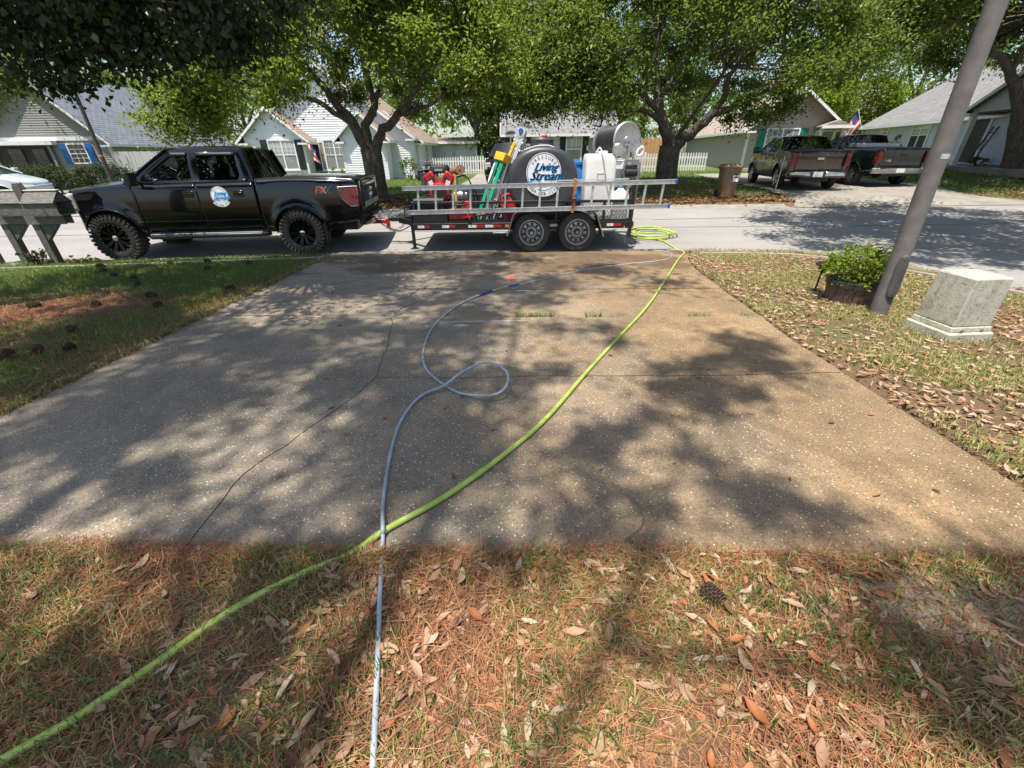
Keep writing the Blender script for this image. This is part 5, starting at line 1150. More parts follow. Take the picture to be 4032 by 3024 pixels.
def flag(nm, base, tip, w, h, label, pole_mat='white_trim', droop=.25):
    """striped flag on a short pole; hangs from the upper part of the pole"""
    F = thing(nm, base, label=label, cat='flag'); b_ = Vector(base); t_ = Vector(tip)-b_
    MB().cyl((0,0,0), t_, .012, n=8).build('flag_pole', pole_mat, F); u = t_.normalized(); dn = Vector((0,0,-1))
    out = Vector((u.x, u.y, 0)); out = out.normalized() if out.length > .05 else Vector((1,0,0))
    def P(a, c):                                                              # a along hoist (0 top), c along fly
        return t_*(1-.02) - u*h*a + (dn*.8 + out*droop).normalized()*w*c + Vector((.04*sin(c*9+a*2), .05*sin(c*7+a*3), 0))
    for k in range(7):
        MB().grid(8,1,lambda p,q:P((k+q)/7.,p if k>3 else .42+.58*p)).build('stripe','flag_red' if k%2==0 else 'flag_white',F,50)
    MB().grid(5,4,lambda p,q:P(q*4/7,p*.42)+Vector((0,-.004,0))).build('canton','flag_blue',F,50)
    return F
# --- white house
WH = thing('house', (-11.2,29.2,.13), label='white lap-sided house with brown roofs and dark shutters behind the first oak', cat='house')
ho = Vector((-11.2,29.2,.13))
def hx(x): return x-ho.x
def hy(y): return y-ho.y
def hz(z): return z-ho.z
gable_block(WH,hx(-16.2),hx(-6.2),hy(30.24),hy(39),hz(.13),hz(2.66),hz(6.2),'siding_white','roof_brown')
gable_block(WH,hx(-16.0),hx(-12.5),hy(29.2),hy(31.5),hz(.13),hz(2.62),hz(4.05),'siding_white','roof_brown',over=.45)
gable_block(WH,hx(-10.1),hx(-7.5),hy(28.9),hy(31.5),hz(.13),hz(2.62),hz(3.75),'siding_white','roof_brown',over=.4)
gable_block(WH,hx(-9.8),hx(-6.0),hy(31.6),hy(37),hz(.14),hz(2.52),hz(3.95),'siding_white','roof_brown',over=.4)
window(WH,hx(-11.05),hz(.78),1.8,1.58,hy(30.24)-.026,2,(3,2),sh='shutter_black',shw=.42)
window(WH,hx(-13.85),hz(.85),1.5,1.5,hy(29.2)-.026,2,(3,2),pane='pane_curtain',sh='shutter_black',shw=.4)
window(WH,hy(34.3),hz(.9),.55,1.5,hx(-6.0)+.026,1,(1,2),'pane_dark','pane_dark',face='+x')
for i,ch in enumerate('5806'):
    mb = MB(); put_text(mb,ch,.2,lambda x,y:(hx(-7.78)+x,hy(28.9)-.04,hz(2.15)-.2*i+y)); mb.build('house_number','shutter_black',WH,0)
door(WH,hx(-12.2),hz(.2),.9,2.05,hy(30.24)-.026,'door_tan')
flag('flag',(-12.55,29.1,2.5),(-11.75,28.7,2.0),1.0,.55,'small striped flag angled down beside the white house porch','shutter_black',.3)
# --- grey house on the left with blue shutters
GH = thing('house', (-28,30,.1), label='grey house on the left with blue shutters and a slate-blue roof', cat='house')
gable_block(GH,-4.5,3.0,0,12.7,0,2.5,6.0,'siding_grey','roof_blue',over=.35,rake=.35,apex=.5)
window(GH,.95,1.22,1.0,.98,-.026,1,(3,3),'pane_dark','pane_dark',sh='shutter_blue',shw=.4,sills=False)
MB().box(-4.3,-.62,-.05,-.03,.0,2.15).build('porch_recess','porch_shade_dark',GH,0)  # flat sheet on the wall; its dark colour stands for shade inside the porch
for x in (-4.2,-.62): MB().box(x-.07,x+.07,-.2,-.06,0,2.3).build('porch_post','siding_grey',GH,0)
for x,w in ((-3.0,.9),(-1.5,.8)): window(GH,x,.75,w,1.2,-.05,1,(2,2),'pane_dark','pane_dark',sills=False,fm='door_dark')
MB().box(-4.6,-.1,-.42,-.03,2.2,2.42).build('porch_beam','white_trim',GH,0); MB().box(-4.6,3.0,-.06,-.027,2.42,2.62).build('band_board','white_trim',GH,0)
window(GH,7.4,1.6,1.6,.85,3.0+.026,2,(2,2),'pane_blinds','pane_blinds',face='+x')
MB().box(3.35,3.55,9.2,9.26,3.0,3.05).build('roof_vent','shutter_black',GH,0)
# --- middle grey house behind the trailer
MH = thing('house', (3.5,33.6,.3), label='pale grey house with grey roof and porch gable behind the trailer tank', cat='house')
long_block(MH,-3.8,3.9,0,7.8,0,2.55,4.75,'siding_pale','roof_grey')
window(MH,1.06,.66,1.0,1.55,-.026,1,(3,2),pane='pane_curtain',sh='shutter_black',shw=.4); window(MH,-2.9,.66,.9,1.5,-.026,1,(3,2),'pane_dark','pane_dark',sh='shutter_black',shw=.38)
gable_block(MH,2.3,3.9,-1.3,.6,2.1,2.35,2.95,'siding_pale','roof_grey',over=.2,rake=.15,core=False)
for x in (2.4,3.8): MB().box(x-.07,x+.07,-1.25,-1.11,-.3,2.3).build('porch_post','white_trim',MH,0)
door(MH,3.1,0,.9,2.05,-.026,'door_dark')
MB().box(1.95,2.1,-.12,-.03,1.35,1.65).build('wall_lantern','white_trim',MH,0,bevel=.02)
dsh = thing('satellite_dish', (-.15,33.1,2.95), label='grey satellite dish on the left eave of the pale grey house', cat='satellite dish')
Md = Matrix.Translation((0,0,.75)) @ Matrix.Rotation(.75,4,'X') @ Matrix.Rotation(.35,4,'Y')
MB().lathe([(.001,.0),(.15,.02),(.3,.07),(.4,.13)],28,Md).build('dish','dish_grey',dsh,50,solid=.015); MB().tube([(0,.1,-.25),(0,.1,.3),(0,.05,.72)],.025,8).build('mast','steel_grey',dsh); mb=MB().tube([Md@Vector((0,-.38,.1)),Md@Vector((0,-.3,.45)),Md@Vector((0,-.1,.5))],.014,6); mb.build('feed_arm','steel_grey',dsh)
flag('flag',(5.75,32.2,2.05),(6.05,31.9,3.5),1.05,.7,'striped flag standing at the pale grey house porch','white_trim',.15)
# --- tan house on the right with green shutters
TN = thing('house', (14.6,29.4,.36), R(-8), label='tan house with green shutters behind the parked pickups', cat='house')
gable_block(TN,0,4.9,0,16,0,2.5,4.25,'siding_tan','roof_tan',over=.4,rake=.55)
window(TN,1.95,.75,1.75,1.5,-.026,2,(3,2),'pane_blinds','pane_blinds',sh='shutter_green',shw=.42)
MB().box(3.75,4.8,-.05,-.03,.1,2.2).build('porch_recess','siding_tan',TN,0)
for x in (3.75,4.95): MB().box(x-.07,x+.07,-.8,-.66,0,2.3).build('porch_post','white_trim',TN,0)
o = MB().prism([(3.6,2.28),(5.3,2.28),(5.3,2.36),(4.45,2.65),(3.6,2.36)], lambda x,z:(x,-1.0,z), lambda x,z:(x,-.03,z)).build('porch_roof','roof_tan',TN,0); roof_mesh(o.data,(1,0,0))
MB().box(3.6,5.3,-1.03,-1.0,2.24,2.38).build('porch_fascia','white_trim',TN,0)
door(TN,4.3,.1,.85,2.0,-.06,'door_tan')
# --- blue-grey house on the far right
RH = thing('house', (24.1,32.5,.86), R(-102.7), label='blue-grey house with porch and flags at the far right', cat='house')
long_block(RH,0,19,0,8.5,0,2.15,4.7,'siding_blue','roof_grey',over=.4)
window(RH,6.07,.68,1.45,1.27,-.026,2,(3,2),'pane_curtain','pane_dark'); window(RH,2.35,1.2,.75,.8,-.026,1,(2,2),'pane_curtain','pane_curtain')
gable_block(RH,12.2,17.4,-1.6,1.0,1.98,2.12,3.35,'siding_blue','roof_grey',over=.3,core=False)
for x in (12.0,17.2): MB().box(x-.09,x+.09,-1.5,-1.32,0,2.12).build('porch_post','white_trim',RH,0)
door(RH,10.5,.1,.92,2.0,-.026,'door_dark'); MB().box(9.2,17.6,-1.75,-.03,-.3,-.04).build('porch_slab','far_concrete',RH,0)
lf = MB(); 
for s_ in (-.16,.16): lf.bar((11.5+s_,-.5,.08),(11.42+s_,-.06,1.5),.04)
for k in range(4): lf.bar((11.32,-.44+.1*k,.3+.32*k),(11.62,-.44+.1*k,.3+.32*k),.03)
lf.xf(RH.matrix_basis); lf.build('blanket_ladder','shutter_black',None,0,label='small black ladder leaning beside the front door of the blue-grey house',cat='ladder')
RHM = RH.matrix_basis.copy()
def rloc(x,y,z): return RHM @ Vector((x,y,z))
flag('flag',rloc(.3,-.15,1.2),rloc(-.1,-.9,3.0),1.3,.85,'large striped flag on a white pole at the left corner of the blue-grey house','white_trim',.3)
for i,(x,z,lb) in enumerate(((9.2,.1,'small striped flag stuck left of the blue-grey house steps'),(9.75,.15,'second small striped flag beside the steps of the blue-grey house'),(12.3,.1,'small faded flag below the porch ladder of the blue-grey house'))): flag('garden_flag',rloc(x,-1.95,z-.45),rloc(x+.1,-2.0,z+.35),.42,.42,lb,'twig',.5)
# --- maroon roof and shed behind
BH = thing('house', (26,42,.8), R(-10), label='small house with a maroon roof far behind the tan house', cat='house'); long_block(BH,-1,6.5,0,8,0,3.0,5.2,'siding_pale','roof_maroon')
SHD = thing('shed', (2.9-4.6,40,.4), label='low beige shed roof beyond the picket fence', cat='shed'); long_block(SHD,-.5,3.2,0,4,0,1.9,2.7,'siding_tan','roof_tan')
GB = thing('garage', (-4.6,38,.3), label='pale sided outbuilding right of the white house', cat='garage'); long_block(GB,-3.2,2.0,0,4,0,2.1,2.4,'siding_pale','roof_brown')

# ------------------------------------------------------------------ fences
def pk_mesh(h, w, pointed=True):
    mb = MB(); prof = [(-w/2,0),(w/2,0),(w/2,h-.09),(0,h),(-w/2,h-.09)] if pointed else [(-w/2,0),(w/2,0),(w/2,h-.02),(w/2-.03,h),(-w/2+.03,h),(-w/2,h-.02)]
    return mb.prism(prof, lambda x,z:(x,-.01,z), lambda x,z:(x,.012,z))
def fence(nm, a, b_, h, w, gap, mt, label, pointed=True, posts=2.2, group=None):
    a = Vector(a); b_ = Vector(b_); d = b_-a; L = d.length; u = d.normalized(); rz = atan2(u.y,u.x)
    F = thing(nm, (a.x,a.y,gzf(a.x,a.y)), rz, label=label, cat='fence'); z0 = gzf(a.x,a.y)
    me = pk_mesh(h,w,pointed).mesh('picket',mt,0)
    n = int(L/(w+gap))
    for k in range(n):
        s_ = (k+.5)*(w+gap); p = a+u*s_; o = obj('picket' if pointed else 'board', me, F, (s_, random.uniform(-.004,.004), gzf(p.x,p.y)-z0+.04+random.uniform(-.012,.012)), (0, random.uniform(-.012,.012), 0))
    for zz in (.3,h-.25): MB().box(0,L,.014,.05,zz,zz+.085).build('rail',mt,F,0)
    for s_ in np.arange(0,L+.1,posts): MB().prism([(-.06,-.2),(.06,-.2),(.06,h+.05),(0,h+.12),(-.06,h+.05)] if pointed else [(-.05,-.2),(.05,-.2),(.05,h-.05),(-.05,h-.05)],lambda x,z:(s_+x,.052,z),lambda x,z:(s_+x,.15,z)).build('post',mt,F,0)
    return F
fence('picket_fence',(-5.6,33.0),(2.2,33.0),1.12,.09,.085,'picket_white','white picket fence between the white house and the black vehicle')
fence('picket_fence',(6.6,30.2),(12.9,30.6),1.05,.09,.085,'picket_white','white picket fence behind the second oak trunk')
fence('board_fence',(-24.6,29.6),(-18.0,31.5),1.75,.19,.008,'fence_grey','weathered white board fence right of the blue-shuttered house',False)
fence('cedar_fence',(7.6,35),(12,35),1.95,.14,.006,'fence_cedar','new orange cedar privacy fence behind the picket fence',False)
# ------------------------------------------------------------------ trees and shrubs
def clusters(c, rad, n, shell=(.35,1.), zmin=None):
    c = np.array(c, float); rad = np.array(rad, float); out = []
    while len(out) < n:
        d = RNG.normal(size=3); d /= np.linalg.norm(d); r = RNG.uniform(shell[0]**3, shell[1]**3)**(1/3)
        p = c + d*r*rad
        if zmin is not None and p[2] < (zmin(p[0],p[1]) if callable(zmin) else zmin): continue
        out.append(p)
    return np.array(out)
def foliage(cl, per, rc, size, asp=.5, flat=.35, zmin=None, droop=.0, hang=False):
    """leaves scattered in clumps round the given points; returns V, F, rnd"""
    n = len(cl); k = RNG.poisson(per, n)+1; idx = np.repeat(np.arange(n), k); N_ = len(idx)
    rr = (rc*RNG.uniform(.6,1.35,n))[idx][:,None]; d = unit(RNG.normal(size=(N_,3))); r = np.minimum(np.abs(RNG.normal(0,.62,(N_,1)))+.12, 1.5)
    P = cl[idx] + d*r*rr*np.array([1,1,.72]); P[:,2] -= droop*rr[:,0]*r[:,0]
    if zmin is not None: P = P[P[:,2] > zmin(P[:,0], P[:,1])]; N_ = len(P); 
    s = size*RNG.uniform(.65,1.3,N_)
    nrm = np.tile([0,0,1.2],(N_,1)); ax = None
    if hang: ax = RNG.normal(size=(N_,3))*.5 + np.array([0,0,-1.]); nrm = RNG.normal(size=(N_,3))
    V, F = leaf_arrays(P, s, asp, nrm, flat, axis=ax); rn = np.repeat(np.clip(RNG.normal(.45,.25,N_),0,1),4)
    return V, F, rn
def limb(mb, pts, r0, r1, n=9, k=4, wob=.0):
    P = smooth_path(pts, k)
    if wob: P = [p + Vector(RNG.normal(0,wob,3)) if 0 < i < len(P)-1 else p for i, p in enumerate(P)]
    m = len(P); mb.tube(P, [r0+(r1-r0)*(i/(m-1))**.8 for i in range(m)], n)
def tree(name, base, trunk, limbs, crown, leaf, label, cat='tree', group=None, twig_every=1, bark='bark', flare=1.5, twig_r=1.):
    """trunk: (pts, r0, r1); limbs: (pts, r0, r1); crown: list of (cluster points, per, rc, size, kwargs)"""
    T = thing(name, base, label=label, cat=cat, group=group); b_ = Vector(base)
    rel = lambda pts: [Vector(p)-b_ for p in pts]
    mb = MB(); P = rel(trunk[0]); P = [P[0]-Vector((0,0,.3))]+P; S_ = smooth_path(P,5); m = len(S_)
    mb.tube(S_, [trunk[2]+(trunk[1]-trunk[2])*(1-i/(m-1))*(1+(flare-1)*max(0,1-i/(m*.35))**2) for i in range(m)], 16); mb.build('trunk',bark,T,60)
    ends = []
    for pts, r0, r1 in limbs:
        mb = MB(); limb(mb, rel(pts), r0, r1, 10, 4, .03); mb.build('limb',bark,T,60); ends += [Vector(p) for p in pts[1:]]
    tw = MB(); allc = np.concatenate([c[0] for c in crown])
    if ends:
        E_ = np.array([tuple(e) for e in ends])
        for p in allc[::twig_every]:
            j = np.argmin(((E_-p)**2).sum(1)); a = Vector(E_[j])-b_; q = Vector(p)-b_; mid = a.lerp(q,.5)+Vector(RNG.normal(0,.12,3)); L = (q-a).length
            tw.tube([a,mid,q], [twig_r*min(.05,.012+.012*L),.018*twig_r,.006], 4, False)
        tw.build('branches',bark,T,60,kind='stuff')
    Vs, Fs, Rs = [], [], []; o_ = 0
    for cl, per, rc, size, kw in crown:
        V, F, rn = foliage(cl, per, rc, size, **kw); Vs.append(V); Fs.append(F+o_); Rs.append(rn); o_ += len(V)
    V = np.concatenate(Vs)-np.array(base); obj('crown', np_mesh('crown', V, np.concatenate(Fs), leaf, np.concatenate(Rs)), T)
    return T
g = gzf
# first oak: crown low over the kerb behind the black pickup
b1 = (-4.62,16.,g(-4.6,16)); z1 = lambda x,y: np.interp(x,[-11,-9.6,-8.9,-8.2,-4,-1,1],[2.2,2.3,2.7,3.25,3.05,2.9,3.2]) + .22*np.sin(x*2.3+y)+.15*np.sin(x*5.1-y*2)
c1 = np.concatenate([clusters((-4.6,16.0,3.0),(5.3,4.4,5.0),185,(.78,1.),lambda x,y: z1(x,y)+.25), clusters((-4.6,16.0,3.4),(5.,4.2,4.6),34,(.3,.75),lambda x,y: z1(x,y)+.7)])
c1b = np.array([(-9.9+RNG.uniform(-.9,.8),15.2+RNG.uniform(-1,1),3.0+RNG.uniform(-.75,.8)) for _ in range(22)])
tree('oak_tree', b1, ([b1,(-4.63,16,1.32),(-4.66,16,1.75)],.34,.33),
  [([(-4.7,16,1.6),(-5.17,16,2.5),(-5.54,15.9,3.05),(-5.92,15.8,3.6),(-6.6,15.6,4.6)],.2,.06),([(-4.66,16,1.6),(-4.7,16.1,2.35),(-4.22,16.2,3.17),(-4.0,16.3,3.7),(-3.7,16.4,5.2)],.19,.05),
   ([(-4.55,16,1.6),(-4.25,16,2.1),(-3.67,15.9,2.55),(-3.31,15.8,2.8),(-2.75,15.6,3.45),(-1.9,15.4,4.1)],.19,.05),([(-5.0,16,2.3),(-5.75,15.6,2.9),(-6.6,15.2,3.2),(-7.8,15,3.5),(-8.8,15,3.7)],.1,.03),
   ([(-4.4,16.1,2.7),(-4.6,17,3.8),(-4.8,17.8,5)],.1,.03),([(-4.3,15.9,2.9),(-4.2,15,4),(-3.8,14,5)],.09,.03),([(-3.4,15.8,2.7),(-2.6,15.9,2.9),(-1.6,16,3.4),(-.8,16.2,4)],.08,.02)],
  [(c1,640,.85,.122,dict(asp=.55)),(c1b,330,.55,.12,dict(asp=.5,droop=.4))],'oak_leaf','sunlit live oak with forked trunk just behind the black pickup bed')
# second oak: big spreading limbs behind the trailer
b2 = (6.45,19.,g(6.45,19)+.1); z2 = lambda x,y: 3.05 + .35*np.sin(x*1.1) + .2*np.sin(x*3.3+y*1.7) + .45*np.exp(-((x-6.5)/1.8)**2) + .0*x + .28*np.clip(x-8.5,0,4) - .25*np.exp(-((x-2.2)/1.8)**2)
c2 = np.concatenate([clusters((6.0,18.8,3.3),(7.0,5.0,5.6),220,(.78,1.),z2), clusters((6.0,18.8,3.6),(6.6,4.8,5.2),40,(.3,.75),lambda x,y: z2(x,y)+.6)])
c2b = np.array([(1.6+RNG.uniform(-1.6,2.2),17.6+RNG.uniform(-1.,1.),3.6+RNG.uniform(-.5,1.2)) for _ in range(46)]+[(9.6+RNG.uniform(-1.2,1.4),18.6+RNG.uniform(-1,1),3.1+RNG.uniform(-.45,.5)) for _ in range(12)])
tree('oak_tree', b2, ([b2,(6.42,19,1.2),(6.42,19,1.75)],.44,.4),
  [([(6.42,19,1.5),(6.2,19,2.2),(5.84,19,2.9),(5.6,19.1,3.8),(5.48,19.2,5.4)],.3,.07),([(6.5,19,1.5),(6.95,19,2.0),(7.33,18.9,2.28),(7.82,18.9,2.75),(8.72,18.8,3.1),(10.07,18.6,3.8),(11.4,18.4,4.5)],.27,.06),
   ([(7.7,18.9,2.6),(8.1,18.9,3.2),(8.25,19,4.0),(8.77,19,4.75),(9.8,19,5.9)],.15,.05),([(6.0,19,2.5),(5.25,18.8,2.9),(4.67,18.6,2.88),(4.3,18.5,2.62)],.13,.04),
   ([(5.8,19,2.9),(4.8,18.6,3.5),(3.6,18.2,3.7),(2.4,17.9,3.9),(1.2,17.6,4.0)],.13,.03),([(5.7,19.1,3.4),(6.4,19.2,4.2),(7.0,19.4,5.4)],.12,.04),([(5.6,19.1,3.8),(4.6,19,4.8),(3.4,18.8,5.8)],.1,.03),([(6.6,19,2.0),(7.0,18.2,3.0),(7.3,17.2,4.0)],.1,.03)],
  [(c2,570,.9,.127,dict(asp=.5)),(c2b,340,.6,.125,dict(asp=.5,droop=.4))],'oak_leaf_grey','large spreading live oak behind the rear of the trailer, limb reaching right')
# leaning oak at the right edge
b3 = (19.7,18.2,g(19.7,18.2)); c3 = clusters((17.4,18,4.2),(5.6,4.6,5.0),190,(.6,1.),lambda x,y: 4.9+.1*np.clip(17-x,0,5)-.3*np.clip(x-17.8,0,2.5))
tree('oak_tree', b3, ([b3,(19.55,18.2,1.37),(19.15,18.2,2.29)],.36,.28),[([(19.2,18.2,2.1),(18.52,18.2,3.16),(17.76,18.1,3.9),(16.5,18,4.6),(15,17.8,5.2)],.24,.06),([(18.8,18.2,2.8),(18.9,18.3,4),(18.6,18.5,5.6)],.15,.05),([(17.8,18.1,3.9),(17.4,17.4,5),(16.8,16.8,6)],.1,.04)],
  [(c3,480,.95,.145,dict(asp=.5))],'oak_leaf_grey','dark live oak with a leaning trunk at the right edge')
# street tree overhanging the side road, trunk out of the picture to the right
b4 = (15.2,8.2,-.22); c4_ = clusters((10.3,7.8,6.4),(5.9,4.4,1.7),210,(.0,1.),lambda x,y: 2.25+.25*y)
tree('oak_tree', b4, ([b4,(15.1,8.3,1.8),(14.9,8.4,3.6)],.34,.25),[([(14.9,8.4,3.4),(13.8,9,5),(12.5,9.6,6),(10.5,10.2,6.6)],.2,.05),([(14.9,8.4,3.4),(14.6,9.6,5.5),(14,11,6.6)],.14,.04)],
  [(c4_,330,.75,.14,dict(asp=.5))],'oak_leaf_grey','overhanging oak crown shading the road at the upper right')
# pear tree over the left of the driveway: dark heart-shaped leaves hanging into the top left
b5 = (-8.6,3.4,-.06)
def zp(x,y):
    low = np.interp(x, [-12,-7.2,-5.9,-5.2,-4.6,-3.9,-3.3,-2.7,-2.2,-1.5], [2.1,2.08,2.12,2.25,2.2,2.15,2.35,2.55,2.8,3.7]) + .09*np.sin(x*7)
    return np.where(y > 4.9, low, 3.05)
c5 = np.concatenate([clusters((-5.4,5.4,4.3),(3.6,2.5,2.1),150,(.2,1.),lambda x,y: float(zp(x,y))+.12)])
c5b = np.concatenate([clusters((-3.6,5.9,3.2),(1.7,.9,.7),46,(.0,1.),lambda x,y: float(zp(x,y))), clusters((-6.0,6.0,3.0),(2.2,1.0,.8),60,(.0,1.),lambda x,y: float(zp(x,y)))])
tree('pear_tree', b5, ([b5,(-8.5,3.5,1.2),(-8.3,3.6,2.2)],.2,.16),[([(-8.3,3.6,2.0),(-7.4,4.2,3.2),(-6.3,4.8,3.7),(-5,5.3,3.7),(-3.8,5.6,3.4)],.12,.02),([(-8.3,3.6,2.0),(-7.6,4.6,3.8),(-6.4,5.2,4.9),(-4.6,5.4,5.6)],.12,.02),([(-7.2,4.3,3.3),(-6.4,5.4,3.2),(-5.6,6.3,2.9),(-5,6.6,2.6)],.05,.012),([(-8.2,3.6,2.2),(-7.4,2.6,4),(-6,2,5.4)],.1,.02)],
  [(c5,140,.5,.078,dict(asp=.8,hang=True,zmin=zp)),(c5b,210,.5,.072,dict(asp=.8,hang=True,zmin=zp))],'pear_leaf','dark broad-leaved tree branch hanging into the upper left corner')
# tall oak behind the camera whose high crown dapples the driveway and the near strip
def over(x, y, z): return (x+SUN_DIR.x/SUN_DIR.z*z, y+SUN_DIR.y/SUN_DIR.z*z, z)
b6 = (-3.6,-6.2,0.); hi_, lo_ = [], []
for k in range(135): hi_.append(over(random.uniform(-5.0,-.35 if k % 5 else .5), random.uniform(1.1,8.4), random.uniform(10.8,13.2)))
for k in range(7): hi_.append(over(random.uniform(.3,2.4), random.uniform(5.2,8.3), random.uniform(10.8,13)))
for k in range(8): hi_.append(over(random.uniform(-3,-.8), random.uniform(.3,1.3), random.uniform(10.8,13)))
for x, y in ((1.95,3.3),(1.05,2.6),(1.65,2.65),(.45,2.05),(.95,1.65),(1.4,1.3),(2.15,3.6),(1.5,3.35),(.3,2.95),(.75,3.9),(.2,1.5),(1.6,.75),(2.1,.95),(2.5,.7)): lo_ += [over(x+random.uniform(-.3,.3), y+random.uniform(-.3,.3), random.uniform(10.4,12)) for _ in range(3)]
hi_, lo_ = np.array(hi_), np.array(lo_)
tree('oak_tree', b6, ([b6,(-3.5,-6.0,3.5),(-3.4,-5.6,7)],.45,.32),[([(-3.4,-5.6,6.6),(-3.8,-4,9.4),(-4.4,-1.6,11.2),(-4.8,1,12),(-5,4,12.2)],.17,.03),([(-3.4,-5.6,6.6),(-3.0,-4.2,9.4),(-2.6,-2.4,11),(-2.2,-.4,11.6),(-2.0,2,12)],.12,.02),([(-3.8,-4,9.4),(-3,-2.6,11),(-2.6,-.4,12),(-2.6,2.4,12.4)],.1,.02),([(-2.8,-3.4,10.),(-1.6,-2.0,10.8),(-.6,-.4,11.2)],.05,.012)],
  [(hi_,330,.62,.125,dict(asp=.5)),(lo_,105,.3,.115,dict(asp=.5))],'oak_leaf_grey','tall oak behind the viewer casting dappled shade on the driveway',twig_r=.45)
# background trees
def far_tree(x, y, h, rx, rz_, leaf, label, n=60, size=.26, trunk_r=.25, pine=False, per=190):
    z0 = g(x,y); base = (x,y,z0)
    cc = clusters((x,y,z0+h-rz_*.9),(rx,rx*.8,rz_),n,(.3,1.),z0+1.0)
    lm = [([(x,y,z0+h*.3),(x+rx*.4*s_,y-.3,z0+h*.55),(x+rx*.7*s_,y-.4,z0+h*.7)],trunk_r*.6,.05) for s_ in (-1,1)]+[([(x,y,z0+h*.3),(x+.2,y,z0+h*.9)],trunk_r*.8,.05)]
    tree('pine_tree' if pine else 'background_tree', base, ([base,(x+.1,y,z0+h*.2),(x,y,z0+h*.35)],trunk_r,trunk_r*.8), lm, [(cc,per,rx*.3,size,dict(asp=.3 if pine else .55))], leaf, label, group='trees behind the houses', twig_every=3)
far_tree(-2.6,38.5,9.5,3.4,4.4,'far_leaf','dark tree between the white house and the pale grey house',80,.2,per=260)
far_tree(-1.0,47,13,4,6,'far_leaf','tall tree behind the left end of the pale grey house')
far_tree(22.5,37,7.5,3.0,3.4,'bright_leaf','bright yellow-green tree left of the blue-grey house',70,.22)
far_tree(28,41,10,4.5,4.5,'bright_leaf','sunlit tree behind the blue-grey house roof',70,.26)
far_tree(19.2,33,3.6,1.5,1.7,'bright_leaf','small bright crape myrtle between the tan and the blue-grey house',40,.14,.06)
far_tree(12,44,12,4.5,5.5,'far_leaf','tall tree above the tan house roof')
far_tree(19,50,14,5,6.5,'far_leaf','high tree beyond the maroon roof')
far_tree(7,46,11,4,5,'far_leaf','tree behind the right end of the pale grey house')
far_tree(4.6,52,19,3.2,7,'needle_green','tall pine standing high behind the pale grey house',60,.42,.3,True)
far_tree(-.4,55,20,3.4,8,'needle_green','tall pine left of the other behind the pale grey house',60,.42,.3,True)
far_tree(-10,47,11,4.6,5.2,'far_leaf','tree behind the white house roof')
far_tree(-18,45,8.5,4.2,4.2,'far_leaf','tree between the grey house and the white house')
far_tree(-27,50,12,5.5,5.5,'far_leaf','tree behind the slate-blue roof')
far_tree(-37,46,12,5.5,5.5,'far_leaf','tree far left behind the grey house')
far_tree(-27.8,24.6,7.6,4.8,2.0,'oak_leaf_grey','tree overhanging the gable of the grey house',80,.16,.2,False,300)
far_tree(36,44,13,6,6,'far_leaf','tree at the far right behind the blue-grey house')
far_tree(8.5,36.5,5,2.0,2.2,'far_leaf','leafy tree over the cedar fence',50,.18,.1)
# distant wood behind everything
wc_ = np.array([(x+RNG.uniform(-3,3), 66+RNG.uniform(-4,6), 3+RNG.uniform(-2,7)) for x in np.linspace(-95,95,150)])
V, F, rn = foliage(wc_, 60, 3.2, .9, .6); obj('distant_wood', np_mesh('distant_wood', V, F, 'far_leaf', rn), None, label='distant line of woods closing the view behind the houses', cat='woods', kind='stuff')
# shrubs
def bush(name, c, rad, n, leaf, label, size=.07, per=60, asp=.6, cat='bush', soft=.3):
    c = (c[0],c[1],c[2]); T = thing(name, c, label=label, cat=cat)
    cl = clusters((0,0,rad[2]*.95),rad,n,(.35,1.),.05); V, F, rn = foliage(cl,per,min(rad)*soft,size,asp); obj('foliage',np_mesh('foliage',V,F,leaf,rn),T)
    for k in range(6):
        a = random.uniform(0,6.3); MB().tube([(0,0,-.05),(.2*rad[0]*cos(a),.2*rad[1]*sin(a),rad[2]*.6),(.6*rad[0]*cos(a),.6*rad[1]*sin(a),rad[2]*1.3)],[.025,.018,.008],5).build('stem','twig',T)
    return T
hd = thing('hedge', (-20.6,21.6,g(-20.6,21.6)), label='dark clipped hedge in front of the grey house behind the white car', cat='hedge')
hc = np.array([(RNG.uniform(-3.6,2.6),RNG.uniform(-.6,.6),RNG.uniform(.2,1.15)) for _ in range(170)]); V,F,rn = foliage(hc,90,.3,.085,.6); obj('foliage',np_mesh('foliage',V,F,'hedge_leaf_shaded',rn),hd)
for k in range(9): MB().tube([(-3.4+.7*k,.1,-.1),(-3.3+.7*k,.0,.6)],[.05,.03],6).build('stem','bark',hd)
bush('bush',(-6.05,28.5,g(-6,28.5)),(.8,.6,.62),34,'shrub_leaf','rounded green bush at the right corner of the white house',.075)
bush('bush',(-10.6,29.5,g(-10.6,29.5)),(.85,.45,.42),26,'shrub_leaf','low bright bush under the double window of the white house',.07); bush('bush',(-12.0,29.4,g(-12,29.4)),(.5,.35,.33),16,'shrub_leaf','smaller low bush left of the window bush at the white house',.07)
bush('bush',(-18.4,23.4,g(-18.4,23.4)),(.9,.6,.72),26,'bright_leaf','loose light green shrub at the end of the board fence',.1)
bush('bush',(9.9,29.3,g(9.9,29.3)),(.6,.4,.42),26,'shrub_leaf','green clump before the white picket fence by the second oak',.09)
bush('bush',(23.3,28.4,g(23.3,28.4)),(.6,.5,.75),24,'shrub_leaf','bush at the blue-grey house behind the dark green pickup',.08)
bush('bush',(21.0,20.9,g(21,20.9)),(.4,.35,.28),16,'shrub_leaf','small bush beside the porch of the blue-grey house',.06)
bush('weed_clump',(-8.72,7.85,-.2),(.28,.18,.2),14,'hedge_leaf_shaded','dark weed clump between the two mailbox posts',.045,40,.5,'weeds')
